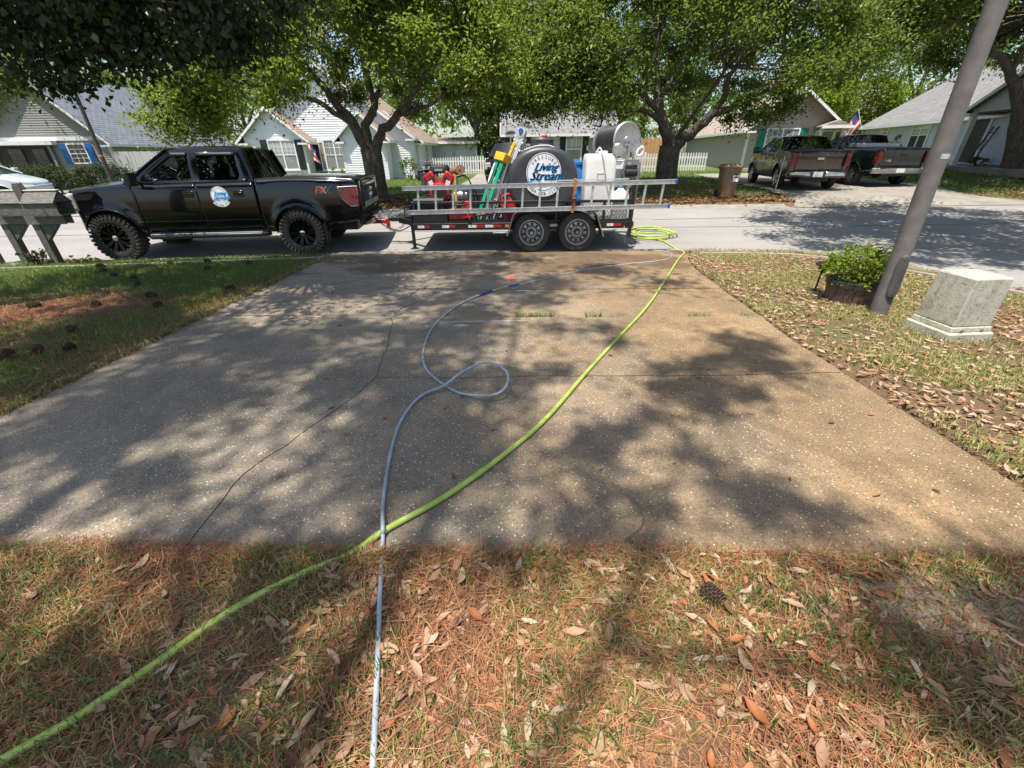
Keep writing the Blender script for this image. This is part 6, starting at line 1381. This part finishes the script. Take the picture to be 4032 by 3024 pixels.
bush('weed_clump',(-8.05,7.9,-.2),(.4,.14,.1),12,'shrub_leaf','low weeds at the foot of the right mailbox post',.05,30,.4,'weeds')
# ------------------------------------------------------------------ things standing in the yards
# mailboxes
def mailbox(x, y, label, full=True):
    M_ = thing('mailbox', (x,y,g(x,y)), R(3), label=label, cat='mailbox')
    MB().prism([(-.06,-.2),(.06,-.2),(.06,1.3),(.03,1.38),(-.03,1.38),(-.06,1.3)], lambda a,z:(a,-.06,z), lambda a,z:(a,.06,z)).build('post','wood_weathered',M_,20,bevel=.006)
    if full:
        MB().box(-.1,.56,-.085,-.062,.72,.86).build('arm','wood_weathered_flat',M_,20); MB().box(-.1,.56,.062,.085,.72,.86).build('arm','wood_weathered_flat',M_,20)
        MB().prism([(.065,.44),(.065,.71),(.36,.71)], lambda a,z:(a,-.04,z), lambda a,z:(a,.04,z)).build('brace','wood_weathered',M_,20)
        MB().box(.07,.62,-.17,.17,.865,.885).build('shelf','wood_weathered_flat',M_,20)
        for s_ in (-1,1): MB().box(.08,.6,s_*.16-.012,s_*.16+.012,.886,1.08).build('side_board','wood_weathered_flat',M_,20)
        MB().prism([(-.17,1.082),(.17,1.082),(.02,1.24),(-.02,1.24)], lambda a,z:(.09,a,z), lambda a,z:(.59,a,z)).build('box_end','wood_weathered',M_,20)
        for s_ in (-1,1): MB().prism([(s_*.19,1.06),(s_*.195,1.075),(0,1.262),(0,1.24)], lambda a,z:(.06,a,z), lambda a,z:(.6,a,z)).build('roof_board','wood_weathered_flat',M_,20)
        MB().box(.05,.61,-.035,.035,1.25,1.275).build('ridge_cap','roofing_pale',M_,20,bevel=.008)
    return M_
mailbox(-8.44,7.91,'weathered wooden mailbox nearest the black pickup, with box on an arm'); mailbox(-9.1,8.0,'weathered wooden mailbox in the middle of the left group'); mailbox(-9.82,8.14,'mailbox at the very left edge showing only its post')
# street-light pole with hand-hole cover
pl = thing('light_pole', (4.14,4.43,g(4.14,4.43)), label='thick grey street-light pole standing by the planter, cut off at the top', cat='pole')
MB().tube([(0,0,-.4),(-.06,0,1.0),(-.18,0,3.0),(-.42,0,7.0)],[.086,.08,.071,.05],28).build('shaft','pole_concrete',pl,60)
cv = MB(); 
def cvp(a,z,d): 
    an = -pi/2-.25+a; r = .0832+d-.005*z; return (-.06*z+r*cos(an), r*sin(an), z)
cov = [(.55*cos(t), .10*sin(t)) for t in np.linspace(0,pi,9)]; ol = [(a,.58+b_) for a,b_ in cov]+[(-.55*cos(t),.32-.10*sin(t)) for t in np.linspace(0,pi,9)]
cv.grid(10,14,lambda u,v_: (lambda z: cvp((2*u-1)*.55*sqrt(max(0.02,1-max(0,abs(z-.45)-.13)**2/.0105)), z, .008))(.218+.464*v_)); CO = cv.build('hand_hole_cover','plate_grey',pl,50,solid=.012)
for z in (.27,.63): MB().lathe([(.016,0),(.014,.01),(.001,.012)],12,Matrix.Translation(cvp(0,z,.008)) @ Matrix.Rotation(pi/2,4,'X')).build('cover_bolt','chrome',CO)
mb = MB(); mb.grid(10,3,lambda u,v_: (lambda z: (-.06*z+(.0785)*cos(-pi/2-.5+u*1.5),(.0785)*sin(-pi/2-.5+u*1.5),z))(1.55+.035*v_*1.2)); mb.build('pole_tag','aluminium',pl,50)
# concrete utility box
ub = thing('utility_box', (4.33,3.84,g(4.3,3.86)), R(4), label='lichen-stained tapered concrete utility box at the right', cat='utility box')
def fr(w, d, z): return [(-w/2,-d/2,z),(w/2,-d/2,z),(w/2,d/2,z),(-w/2,d/2,z)]
MB().loft([fr(.46,.46,-.12),fr(.46,.46,.08),fr(.44,.44,.095)]).build('plinth','box_concrete',ub,0,bevel=.012)
MB().loft([fr(.415,.415,.096),fr(.405,.405,.145)]).build('collar','box_concrete',ub,0,bevel=.008)
MB().loft([fr(.385,.385,.146),fr(.36,.36,.585),fr(.35,.35,.6)]).build('housing','box_concrete',ub,0,bevel=.012)
for x in (-.1,.1): MB().lathe([(.012,0),(.012,.01),(.001,.012)],10,Matrix.Translation((x,-.209,.12)) @ Matrix.Rotation(pi/2,4,'X')).build('bolt','steel_grey',ub)
# half-barrel planter and its shrub
px_, py_ = 4.16,4.95; pn = thing('planter', (px_,py_,g(px_,py_)), label='dark half-barrel planter with a bushy green shrub beside the pole', cat='planter')
n_ = 18
for k in range(n_):
    a0, a1 = 2*pi*k/n_+.012, 2*pi*(k+1)/n_-.012
    MB().loft([[(r*cos(a),r*sin(a),z) for a,r in ((a0,ro),(a1,ro),(a1,ro-.02),(a0,ro-.02))] for z,ro in ((-.03,.235),(.13,.265),(.27,.28))]).build('stave','barrel_wood',pn,20)
MB().lathe([(.284,.215),(.29,.22),(.292,.275),(.262,.275)],36).build('top_hoop','barrel_hoop',pn,35); MB().lathe([(.25,.235),(.001,.25)],24).build('soil','soil',pn)
cl = clusters((0,0,.44),(.42,.34,.22),56,(.2,1.),.27); V,F,rn = foliage(cl,42,.12,.045,.6); obj('shrub',np_mesh('shrub',V,F,'bright_leaf',rn),pn)
for k in range(14):
    a = random.uniform(0,6.3); r = random.uniform(.1,.4); MB().tube([(0.03*cos(a),.03*sin(a),.24),(r*.6*cos(a),r*.6*sin(a),.45),(r*cos(a),r*sin(a),random.uniform(.5,.7))],[.007,.005,.003],5).build('stem','twig',pn)
sk = thing('garden_light', (3.98,5.32,g(3.98,5.32)), label='black solar garden light on a spike left of the planter', cat='garden light')
MB().tube([(0,0,-.05),(.03,.02,.3)],.012,8).build('spike','trim_black',sk); MB().lathe([(.03,.28),(.045,.3),(.05,.36),(.09,.37),(.1,.385),(.06,.41),(.001,.415)],20,Matrix.Translation((.03,.02,0))).build('lamp_head','frame_black',sk,35)
# wheeled bin
bn = thing('wheeled_bin', (7.28,15.3,g(7.28,15.3)), R(-6), label='brown wheeled rubbish bin with a pink notice by the kerb', cat='bin')
def rr_(w,d,z,y=0): return [(x,yy+y,z) for x,yy in sup(w/2,d/2,6,28)]
MB().loft([rr_(.44,.5,.08),rr_(.46,.52,.16),rr_(.56,.64,.9),rr_(.57,.65,.92)]).build('bin_body','bin_brown',bn,40)
MB().loft([rr_(.6,.68,.921),rr_(.61,.7,.95)]).build('rim','bin_brown',bn,40); MB().loft([rr_(.63,.75,.951,.01),rr_(.63,.75,.985,.01),rr_(.5,.6,1.05,.01),rr_(.3,.3,1.06,.01)]).build('lid','bin_brown',bn,40)
MB().tube([(-.24,.36,.9),(-.24,.42,.93),(.24,.42,.93),(.24,.36,.9)],.02,8).build('handle','bin_brown',bn)
for s_ in (-1,1): MB().lathe([(.06,-.035),(.13,-.035),(.145,-.02),(.145,.02),(.13,.035),(.06,.035)],24,Matrix.Translation((s_*.24,.2,.145)) @ Matrix.Rotation(pi/2,4,'Y'),closed=True).build('bin_wheel','rubber',bn,35)
lb = MB().obox((.12,-.308,.68),(.17,.006,.27),Matrix.Rotation(-.1,3,'X')).build('notice','decal_white',bn,0)
for i in range(3):
    MB().obox((.12,-.313-.0085*(1-i),.755-.082*i),(.12,.004,.045),Matrix.Rotation(-.1,3,'X')).build('notice_block','decal_black' if i != 1 else 'dark_red',lb,0)
st_ = thing('marker_stake', (9.55,16.35,g(9.55,16.35)), label='thin grey marker stake on the lawn before the bronze pickup', cat='stake'); MB().tube([(0,0,-.1),(.02,0,1.15)],.02,8).build('stake_rod','steel_grey',st_); MB().box(-.02,.06,-.012,.012,.95,1.15).build('stake_plate','pole_brown',st_,0)
# street lamp pole far left
lp = thing('lamp_post', (-17.2,20.,g(-17.2,20)), label='dark lamp post rising in front of the blue-shuttered house', cat='lamp post'); MB().tube([(0,0,-.2),(.05,0,2),(.1,0,6)],[.085,.075,.055],16).build('shaft','pole_brown',lp,60)
MB().tube([(.1,0,6),(.3,-.3,6.3),(.5,-.8,6.35)],.04,8).build('arm','pole_brown',lp); MB().obox((.55,-1.0,6.33),(.25,.5,.12)).build('lamp_head','frame_black',lp,30,bevel=.03); MB().lathe([(.084,1.52),(.086,1.53),(.085,1.58),(.083,1.59)],16,Matrix.Translation((.04,0,0))).build('band','amber',lp)
pd = thing('cable_pedestal', (-3.45,18.5,g(-3.45,18.5)), label='grey-green cable pedestal on the lawn behind the engine', cat='pedestal'); MB().loft([rr_(.22,.2,-.1),rr_(.22,.2,.62)]).build('pedestal_body','dish_grey',pd,40); MB().loft([rr_(.24,.22,.62),rr_(.24,.22,.7),rr_(.16,.14,.74)]).build('pedestal_cap','dish_grey',pd,40)
# ATV parked by the white house
av = thing('quad_bike', (-4.75,27.2,g(-4.75,27.2)), R(95), label='black quad bike parked by the picket fence left of centre', cat='quad bike')
for x in (-.55,.55):
    for s_ in (-1,1): make_wheel(av,x,s_*.42,s_,.27,.22,.14,'alloy','rim_black','rubber')
MB().loft([[(x,y,z) for x,y in sup(.75*k,.22*k,3,24)] for z,k in ((.35,.8),(.5,1),(.68,.8),(.75,.5))]).build('body','trim_black',av,40)
for x in (-.55,.55): MB().grid(8,8,lambda u,v_:(x+(u-.5)*.8,(v_-.5)*1.05,.62+.12*(1-(2*v_-1)**2)-.12*(2*u-1)**2)).build('mudguard','trim_black',av,40,solid=.02)
for x in (-.6,.62):
    for k in range(5): MB().bar((x-.22,-.3+.15*k,.83),(x+.22,-.3+.15*k,.83),.02).build('rack_bar','frame_black',av,0)
MB().tube([(-.35,-.4,1.05),(-.3,-.2,1.02),(-.25,0,.98),(-.3,.2,1.02),(-.35,.4,1.05)],.018,8).build('handlebar','steel_grey',av); MB().tube([(-.45,0,.6),(-.27,0,1.0)],.03,8).build('steering_column','trim_black',av); MB().obox((.1,0,.84),(.6,.28,.12)).build('seat','trim_black',av,30,bevel=.04,seg=3)
for s_ in (-1,1): MB().lathe([(.001,-.05),(.07,-.03),(.075,.0)],14,Matrix.Translation((-.85,s_*.16,.72)) @ Matrix.Rotation(-pi/2,4,'Y')).build('headlamp','lamp_clear',av,40)
tb2 = thing('storage_tub', (11.2,31.6,g(11.2,31.6)), label='turquoise round tub behind the white picket fence by the tan house', cat='tub'); MB().lathe([(.3,0),(.34,1.0),(.36,1.02),(.36,1.1),(.001,1.12)],24).build('tub_body','sky_plastic',tb2,40)
wc2 = thing('watering_can', (9.25,28.9,g(9.25,28.9)), label='small lime green watering can before the picket fence', cat='watering can'); MB().lathe([(.11,0),(.12,.02),(.11,.22),(.09,.24)],18).build('can_body','hose_lime',wc2,40); MB().tube([(.1,0,.05),(.25,0,.25)],.02,8).build('spout','hose_lime',wc2); MB().tube([(-.1,0,.2),(-.16,0,.14),(-.1,0,.05)],.014,6).build('can_handle','hose_lime',wc2)
# ------------------------------------------------------------------ hoses
def zoff(p, r, h=None): return (p[0],p[1],(p[2] if h is None else h)+r)
YEL = [(-1.60,0.46,0),(-1.53,0.53,0),(-1.40,0.64,0),(-1.27,0.79,0),(-1.11,0.99,0),(-0.92,1.14,0),(-0.73,1.26,0),(-0.61,1.38,0),(-0.36,1.60,0),(-0.08,1.92,0),(0.23,2.35,0),(0.64,3.09,0),(1.10,3.89,0),(1.68,4.90,0),(2.39,6.32,0),(3.08,7.73,0),(3.44,8.41,0),(3.48,8.92,0),(3.45,9.45,0),(3.41,9.67,0),(3.19,10.0,0),(2.9,10.4,0),(3.3,10.75,.03),(3.75,10.4,.03),(3.6,9.9,.03),(3.1,9.75,.03),(2.75,10.2,.03),(3.0,10.6,.06),(3.6,10.6,.06),(3.83,10.15,.06),(3.4,9.85,.06),(2.95,10.0,.06),(2.9,10.5,.09),(3.5,10.72,.09),(3.95,10.35,.03),(3.7,9.95,.09),(3.0,10.1,.09),(2.6,10.5,.03),(2.3,10.6,0),(2.0,10.5,0)]
r_ = .0155; ypts = smooth_path([(x*(.981 if y < 1.3 else .99),y*(.981 if y < 1.3 else .99),gzf(x,y)+r_+h+(.01 if y < 1.2 else 0)-(.01 if y > 8.7 else 0)) for x,y,h in YEL],8)
MB().tube([p if p.y > 8 else Vector((p.x,p.y,max(p.z,gzf(p.x,p.y)+r_))) for p in ypts], r_, 10).build('garden_hose','hose_lime',None,60,label='lime green hose running from the lawn up the driveway to a coil behind the trailer',cat='hose')
GRY = [(-0.40,0.45,0),(-0.41,0.51,0),(-0.47,0.77,0),(-0.53,1.02,0),(-0.60,1.31,.0),(-.61,1.365,.034),(-0.67,1.58,0),(-0.74,2.03,0),(-0.75,2.37,0),(-0.68,2.65,0.01),(-0.52,2.78,.03),(-0.39,2.94,.07),(-0.21,3.02,.11),(-0.06,2.87,.12),(-0.03,2.71,.1),(-0.09,2.60,.06),(-0.23,2.61,.03),(-0.43,2.73,0),(-0.65,3.00,0),(-0.76,3.23,0),(-0.83,3.59,0),(-0.85,4.10,0),(-0.76,4.64,0),(-0.56,5.20,0),(-0.15,5.76,0),(0.32,6.13,0),(1.11,6.81,0),(1.99,7.30,0),(2.64,7.55,0),(3.01,7.91,0),(3.10,8.43,0),(2.67,8.84,0),(2.49,9.24,0),(2.5,9.35,.15),(2.58,9.3,.7),(2.6,9.25,1.5),(2.55,9.25,2.0)]
rg2 = .0098; gh = thing('pressure_hose', (-.4,.45,0), label='grey pressure hose with a loose loop lying along the middle of the driveway', cat='hose'); gb = Vector((-.4,.45,0))
gp = smooth_path([(x,y,gzf(x,y)+rg2+h+(.024 if y < 1.15 else 0)) for x,y,h in GRY],8)
gp = [Vector((p.x,p.y,max(p.z,gzf(p.x,p.y)+rg2-.012*(p.y>8.7))))-gb for p in gp]; MB().tube(gp, rg2, 9).build('hose_line','hose_grey',gh,60)
def near(x,y): return min(range(len(gp)), key=lambda i:(gp[i].x+gb.x-x)**2+(gp[i].y+gb.y-y)**2)
i0, i1 = near(-.42,5.45), near(.12,6.0); MB().tube(gp[i0:i0+4], rg2+.006, 9).build('bend_sleeve','wrap_blue',gh,60); MB().tube(gp[i1-3:i1+1], rg2+.006, 9).build('bend_sleeve','wrap_blue',gh,60); MB().tube(gp[(i0+i1)//2-1:(i0+i1)//2+1], rg2+.008, 8).build('coupler','brass',gh,40)
# spray-paint mark, chalky scrape, weeds and drain cover in the driveway
dzz = lambda x,y: -.028*(y-1.2)
def blot(nm, x, y, rx, ry, mt, label, cat_, dz_=.005, n=18, ja=.3):
    pts = [(x+rx*cos(t)*random.uniform(1-ja,1), y+ry*sin(t)*random.uniform(1-ja,1)) for t in np.linspace(0,2*pi,n,endpoint=False)]
    MB().prism(pts, lambda a,b_:(a,b_,dzz(a,b_)+dz_), lambda a,b_:(a,b_,dzz(a,b_)+.001)).build(nm,mt,None,0,label=label,cat=cat_)
blot('paint_mark',0.0,6.45,.07,.16,'spray_pink','pink spray-paint mark on the driveway near the trailer','paint mark'); blot('paint_mark',-1.05,6.7,.04,.08,'spray_pink','faint second pink paint mark left of the first on the driveway','paint mark')
blot('scrape_mark',-.25,4.38,.55,.018,'chalk_white','long thin white scrape along the driveway joint','scrape'); blot('scrape_mark',.16,5.66,.13,.035,'chalk_white','short white scrape beside the hose coupling','scrape'); blot('scrape_mark',-.55,4.25,.09,.04,'chalk_white','small white scrape where the grey hose crosses the joint','scrape')
dc = thing('drain_cover', (-1.4,4.72,dzz(0,4.72)+.006), label='small round iron cleanout cover at the driveway joint', cat='drain cover'); MB().lathe([(.1,0),(.1,.005),(.09,.006),(.086,.003),(.001,.003)],28).build('cover','far_concrete',dc,30)
for k in range(3): MB().tube([((.025+.025*k)*cos(a),(.025+.025*k)*sin(a),.004) for a in np.linspace(0,2*pi,17)],.004,4,False).build('ring','frame_black',dc)
# ------------------------------------------------------------------ ground cover
def blades(P, h, w, lean=.6, seg3=True):
    n = len(P); a = RNG.uniform(0,2*pi,n); d = np.stack([np.cos(a),np.sin(a),np.zeros(n)],1); s = np.stack([-np.sin(a),np.cos(a),np.zeros(n)],1)
    hh = (h*RNG.uniform(.5,1.4,n))[:,None]; ww = (w*RNG.uniform(.7,1.3,n))[:,None]; ln = (lean*RNG.uniform(.2,1.6,n))[:,None]
    m = P+d*hh*ln*.35+np.array([0,0,1])*hh*.62; t = P+d*hh*ln+np.array([0,0,1])*hh*np.clip(1-.45*ln,.1,1)
    V = np.stack([P-s*ww,P+s*ww,m+s*ww*.75,m-s*ww*.75,t],1).reshape(-1,3); i = np.arange(n)*5
    F = np.concatenate([np.stack([i,i+1,i+2],1),np.stack([i,i+2,i+3],1),np.stack([i+3,i+2,i+4],1)]); return V, F
def lawn_z(x, y): return gz(x,y)+.012
def scatter(n, x0, x1, y0, y1, keep=None):
    x = RNG.uniform(x0,x1,n); y = RNG.uniform(y0,y1,n); m = ~hard(x,y)
    if keep is not None: m &= RNG.uniform(0,1,n) < keep(x,y)
    x, y = x[m], y[m]; return np.stack([x,y,lawn_z(x,y)],1)
def patch(x, y, f, s=0): return .5+.25*np.sin(x*f+1.3*np.sin(y*f*.7+s)+s)+.25*np.sin(y*f*1.2+1.7*np.sin(x*f*.6)+2.1*s)
def cover(nm, V, F, rn, mt, label): obj(nm, np_mesh(nm,V,F,mt,rn), None, label=label, cat='grass' if 'grass' in nm else 'litter', kind='stuff')
def rn_of(n, k, mu, sd): return np.repeat(np.clip(RNG.normal(mu,sd,n),0,1),k)
# left lawn
P = scatter(150000,-11.5,-3.3,1.3,8.6,lambda x,y: np.clip(1.12-1.35*dryness(x,y)-.25*patch(x,y,4),.04,1)); V,F = blades(P,.055,.0035); cover('lawn_grass',V,F,rn_of(len(P),5,.4,.22),'grass','green grass of the lawn left of the driveway')
P = scatter(75000,-8,-3.35,1.4,7.5,lambda x,y: np.clip(dryness(x,y)*1.6-.2,0.03,1)); 
def needles(P, L, w, tilt=.12):
    n = len(P); a = RNG.uniform(0,2*pi,n); d = np.stack([np.cos(a),np.sin(a),RNG.normal(0,tilt,n)],1); s = np.stack([-np.sin(a),np.cos(a),np.zeros(n)],1); l = (L*RNG.uniform(.5,1.3,n))[:,None]; bend = RNG.normal(0,.18,(n,1))
    p0 = P-d*l*.5; p1 = P+s*l*bend*.5+np.array([0,0,.004]); p2 = P+d*l*.5; ww = np.full((n,1),w)
    V = np.stack([p0-s*ww,p0+s*ww,p1+s*ww,p1-s*ww,p2+s*ww*.5,p2-s*ww*.5],1).reshape(-1,3); i = np.arange(n)*6
    return V, np.concatenate([np.stack([i,i+1,i+2,i+3],1),np.stack([i+3,i+2,i+4,i+5],1)])
P[:,2] += RNG.uniform(0,.02,len(P)); V,F = needles(P,.17,.0022); cover('pine_straw',V,F,rn_of(len(P),6,.35,.25),'straw','fallen pine straw on the left lawn')
# foreground strip
P = scatter(42000,-2.7,2.9,.28,1.32,lambda x,y: np.clip(patch(x,y,5,.4)*1.3-.12,.05,1)); V,F = blades(P,.045,.0017,1.0); cover('foreground_grass',V,F,rn_of(len(P),5,.45,.25),'grass_dry','sparse grass in the near strip below the driveway')
P = scatter(9000,-2.7,2.9,.28,1.32,lambda x,y: (patch(x,y,7,1.1)>.66)*.9+.06); V,F = blades(P,.075,.0023,.7); cover('foreground_grass_tufts',V,F,rn_of(len(P),5,.35,.2),'grass','brighter grass tufts in the near strip')
P = scatter(26000,-2.7,2.9,.28,1.36,lambda x,y: np.clip(.35+.9*patch(x,y,3.3,2.)-.6*(x>1.4),.06,1)); P[:,2] += RNG.uniform(0,.022,len(P)); V,F = needles(P,.15,.0011,.08); cover('foreground_straw',V,F,rn_of(len(P),6,.5,.25),'straw','brown pine straw in the near strip')
# straw and blades creeping over the slab edge
x = RNG.uniform(-2.6,2.5,2600); y = 1.2-.027*x+RNG.normal(.0,.025,2600)+.07*np.clip(patch(x,x*0+3.,5.,.3)-.45,0,1); P = np.stack([x,y,.012+RNG.uniform(0,.012,2600)],1); V,F = needles(P,.13,.0011,.06); cover('edge_straw',V,F,rn_of(len(P),6,.45,.25),'straw','pine straw along the near edge of the driveway')
# right lawn
P = scatter(150000,2.6,7.2,1.25,8.7,lambda x,y: np.clip(patch(x,y,3.3,.7)*1.2-.2,.06,1)); V,F = blades(P,.05,.0028,.8); cover('right_grass',V,F,rn_of(len(P),5,.5,.25),'grass_dry','thin yellow-green grass of the lawn right of the driveway')
P = scatter(9000,2.6,7.2,1.25,8.7,lambda x,y: (patch(x,y,4.1,2.2)>.7)*.9); V,F = blades(P,.075,.003,.7); cover('right_grass_tufts',V,F,rn_of(len(P),5,.42,.2),'grass','greener tufts in the right lawn')
# far lawns
P = scatter(120000,-24,24,14.2,30,lambda x,y: np.clip(1.2-dryness(x,y),.1,1)*np.clip(1.3-(y-14)/22,.3,1)); V,F = blades(P,.085,.012,.6); cover('far_grass',V,F,rn_of(len(P),5,.5,.22),'grass','grass of the lawns across the street')
# fallen leaves: flat-lying folded blades
def leaf_flat(P, s, asp=.34):
    n = len(P); a = RNG.uniform(0,2*pi,n); ax = np.stack([np.cos(a),np.sin(a),RNG.normal(0,.12,n)],1); nr = np.tile([0,0,1.],(n,1))+RNG.normal(0,.22,(n,3)); nr = unit(nr-unit(ax)*(nr*unit(ax)).sum(-1,keepdims=True)); b_ = np.cross(nr,unit(ax)); ax = unit(ax)
    s = (s*RNG.uniform(.6,1.3,n))[:,None]; cu = RNG.uniform(-.02,.12,(n,1))*s
    pts = []
    for t, w in ((-.5,.0),(-.2,.85),(.15,1.),(.5,0)):
        c = P+ax*s*t+nr*cu*(4*t*t)
        if w: pts += [c+b_*s*asp*.5*w+nr*cu*1.2, c, c-b_*s*asp*.5*w+nr*cu*1.2]
        else: pts += [c]
    V = np.stack(pts,1).reshape(-1,3); i = np.arange(n)*8     # 0 base | 1 2 3 | 4 5 6 | 7 tip
    tri = [(0,2,1),(0,3,2),(1,2,5),(1,5,4),(2,3,6),(2,6,5),(4,5,7),(5,6,7)]
    return V, np.concatenate([np.stack([i+a_,i+b2,i+c2],1) for a_,b2,c2 in tri])
P = scatter(12500,2.55,7.2,1.25,8.75,lambda x,y: np.clip(.35+.7*patch(x,y,2.1,1.5),.1,1)); P[:,2] += RNG.uniform(.008,.03,len(P)); V,F = leaf_flat(P,.064,.36); cover('leaf_litter',V,F,rn_of(len(P),8,.74,.24),'dry_leaf','dry oak leaves strewn over the right lawn')
P = scatter(7000,-2.8,3.0,.26,1.3,lambda x,y: np.clip(.3+.7*(x>-1.2)+.0*x,.1,1)*.6); P[:,2] += RNG.uniform(.006,.02,len(P)); V,F = leaf_flat(P,.04,.36); cover('foreground_leaf_litter',V,F,rn_of(len(P),8,.55,.28),'dry_leaf','small broken dry leaves in the near strip')
x = RNG.uniform(-3.4,3.0,70); y = RNG.uniform(1.3,8.4,70); P = np.stack([x,y,dzz(x,y)+.008],1); V,F = leaf_flat(P,.05,.35); cover('driveway_leaf_litter',V,F,rn_of(70,8,.4,.3),'dry_leaf','few dry leaf bits lying on the driveway')
for nm,x0,x1,n in (('kerb_leaf_litter',2.0,9.5,3200),('kerb_leaf_litter',-13,-3,2400),('kerb_leaf_litter',16.4,24,1200)):
    P = scatter(n,x0,x1,14.2,15.9); P[:,2] += RNG.uniform(.01,.05,len(P)); V,F = leaf_flat(P,.12,.5); cover(nm,V,F,rn_of(len(P),8,.5,.3),'mulch_leaf','fallen leaves drifted along the far kerb, '+{2.0:'middle stretch',-13:'left stretch',16.4:'right stretch'}[x0])
# the 300 largest single leaves of the near strip, each its own thing
def big_leaf(L, w, curl, fold, twist):
    """narrow oak leaf with midrib crease, curled along its length; 9 stations x 3"""
    V = []; F = []; n = 9
    for i in range(n):
        t = i/(n-1); wd = w*(sin(pi*min(1,t*1.02))**.75)*(1+.12*sin(t*17+twist*9)) if 0 < i < n-1 else .0006
        x = (t-.45)*L; z = curl*L*((t-.5)**2*3.2) ; a = twist*(t-.5)
        for k in (-1,0,1):
            yy = k*wd; zz = z+(fold*wd*abs(k)); V.append((x, yy*cos(a)-zz*sin(a)*0, zz+yy*sin(a)))
    for i in range(n-1):
        for k in range(2): q = i*3+k; F.append((q,q+3,q+4,q+1))
    return np.array(V), np.array(F)
kinds = [('tan',.66),('grey-brown',.93),('orange-brown',.28),('dark brown',.06)]; lms = []
for k in range(18):
    nm_, rv0 = kinds[(0,0,1,0,2,0,3,1,0,0,2,1,0,3,0,1,2,0)[k]]; V,F = big_leaf(.085,RNG.uniform(.0105,.0165),RNG.uniform(-.12,.3),RNG.uniform(.1,.9),RNG.uniform(-.9,.9))
    lms.append((nm_,np_mesh('fallen_leaf',V,F,'dry_leaf',np.full(len(V),np.clip(rv0+RNG.normal(0,.05),0,1)),True)))
for k in range(300):
    while True:
        x = random.uniform(-2.3,2.6); y = random.uniform(.42,1.18)
        if (x > -1.0 or random.random() < .45) and random.random() < .35+.65*float(patch(x,y,6,3.)): break
    nm_, me_ = lms[k % 18]; s_ = random.uniform(.6,1.08)
    o = obj('fallen_leaf', me_, None, (x,y,.026+random.uniform(0,.014)), (random.uniform(-.35,.35)+(pi if random.random()<.3 else 0),random.uniform(-.25,.25),random.uniform(0,6.3)), label='curled %s dry oak leaf lying in the straw of the near strip' % nm_, cat='leaf', group='%s fallen leaves in the near strip' % nm_); o.scale = (s_,)*3
# grass growing in the driveway joint
P = np.concatenate([np.stack([RNG.uniform(a,b_,n),RNG.normal(c,.012,n),np.full(n,dzz(0,c))],1) for a,b_,c,n in ((.05,.5,4.53,150),(.85,1.05,4.5,60),(2.0,2.25,4.47,40),(2.6,2.8,4.47,25))]); V,F = blades(P,.06,.003,.8); cover('joint_grass',V,F,rn_of(len(P),5,.5,.2),'grass','grass sprouting from the driveway joint')
P = np.concatenate([np.stack([np.full(2200,-3.64)+RNG.normal(0,.03,2200),RNG.uniform(1.3,8.5,2200),np.zeros(2200)],1)]); P[:,2] = dzz(P[:,0],P[:,1])+.0; V,F = blades(P,.06,.003,1.1); cover('edge_grass',V,F,rn_of(len(P),5,.5,.25),'grass_dry','grass overhanging the left edge of the driveway')
# pine cones
def cone_mesh():
    mb = MB(); mb.lathe([(.001,-.055),(.02,-.045),(.03,-.01),(.022,.03),(.001,.05)],10)
    for r in range(9):
        z = -.048+.011*r; rad = .034*sqrt(max(.05,1-((r-3)/6.5)**2)); n = 8
        for k in range(n):
            a = 2*pi*(k+.5*(r%2))/n; c = Vector((cos(a)*rad,sin(a)*rad,z)); mb.obox(c,(.024,.018,.006),Matrix.Rotation(a,3,'Z') @ Matrix.Rotation(-.5,3,'Y'))
    return mb.mesh('pine_cone','cone_brown',0)
cm = cone_mesh()
CON = [(-5.94,6.54),(-6.44,6.78),(-5.56,6.14),(-4.86,5.49),(-6.01,5.08),(-5.25,5.09),(-4.44,5.06),(-4.01,5.86),(-4.68,4.16),(-4.66,3.49),(-4.5,3.62),(-4.22,3.64),(-4.70,7.58),(-5.61,7.83),(-6.9,7.1),(-7.3,7.5),(-5.2,7.2),(-6.2,7.7)]
for i,(x,y) in enumerate(CON):
    o = obj('pine_cone',cm,None,(x,y,lawn_z(x,y)+.035),(random.uniform(1.2,1.9),random.uniform(-.5,.5),random.uniform(0,6.3)),label='dark open pine cone lying on the left lawn',cat='pine cone',group='pine cones on the left lawn'); o.scale = (random.uniform(.85,1.25),)*3
o = obj('pine_cone',cm,None,(.77,1.0,.045),(1.5,.2,.5),label='pale weathered pine cone in the near strip at lower right',cat='pine cone'); o.scale = (.8,)*3
# sticks
for nm,pts,r,lb in (('stick',[(-6.12,6.04),(-5.6,5.75),(-5.2,5.5),(-4.96,5.39)],.014,'pale stick lying in the straw patch of the left lawn'),('stick',[(-5.0,3.3),(-4.7,3.42),(-4.5,3.6)],.012,'short reddish stick at the left edge of the left lawn'),('twig',[(-.35,.82),(-.22,.9),(-.1,1.0)],.003,'thin pale twig right of the grey hose in the near strip'),('twig',[(.5,1.28),(.62,1.4),(.6,1.55),(.52,1.68)],.0025,'thin dark twig lying on the driveway edge'),('twig',[(.3,.95),(.4,.86),(.47,.78)],.004,'brown twig in the middle of the near strip'),('stick',[(19.0,17.2),(18.0,17.0),(17.2,16.75)],.03,'fallen branch on the lawn at the right oak')):
    MB().tube(smooth_path([(a,b_,gzf(a,b_)+(.03 if b_<1.25 else .02)+r) for a,b_ in pts],4),[r]*(4*(len(pts)-1)+1),6).build(nm,'twig',None,50,label=lb,cat='stick')
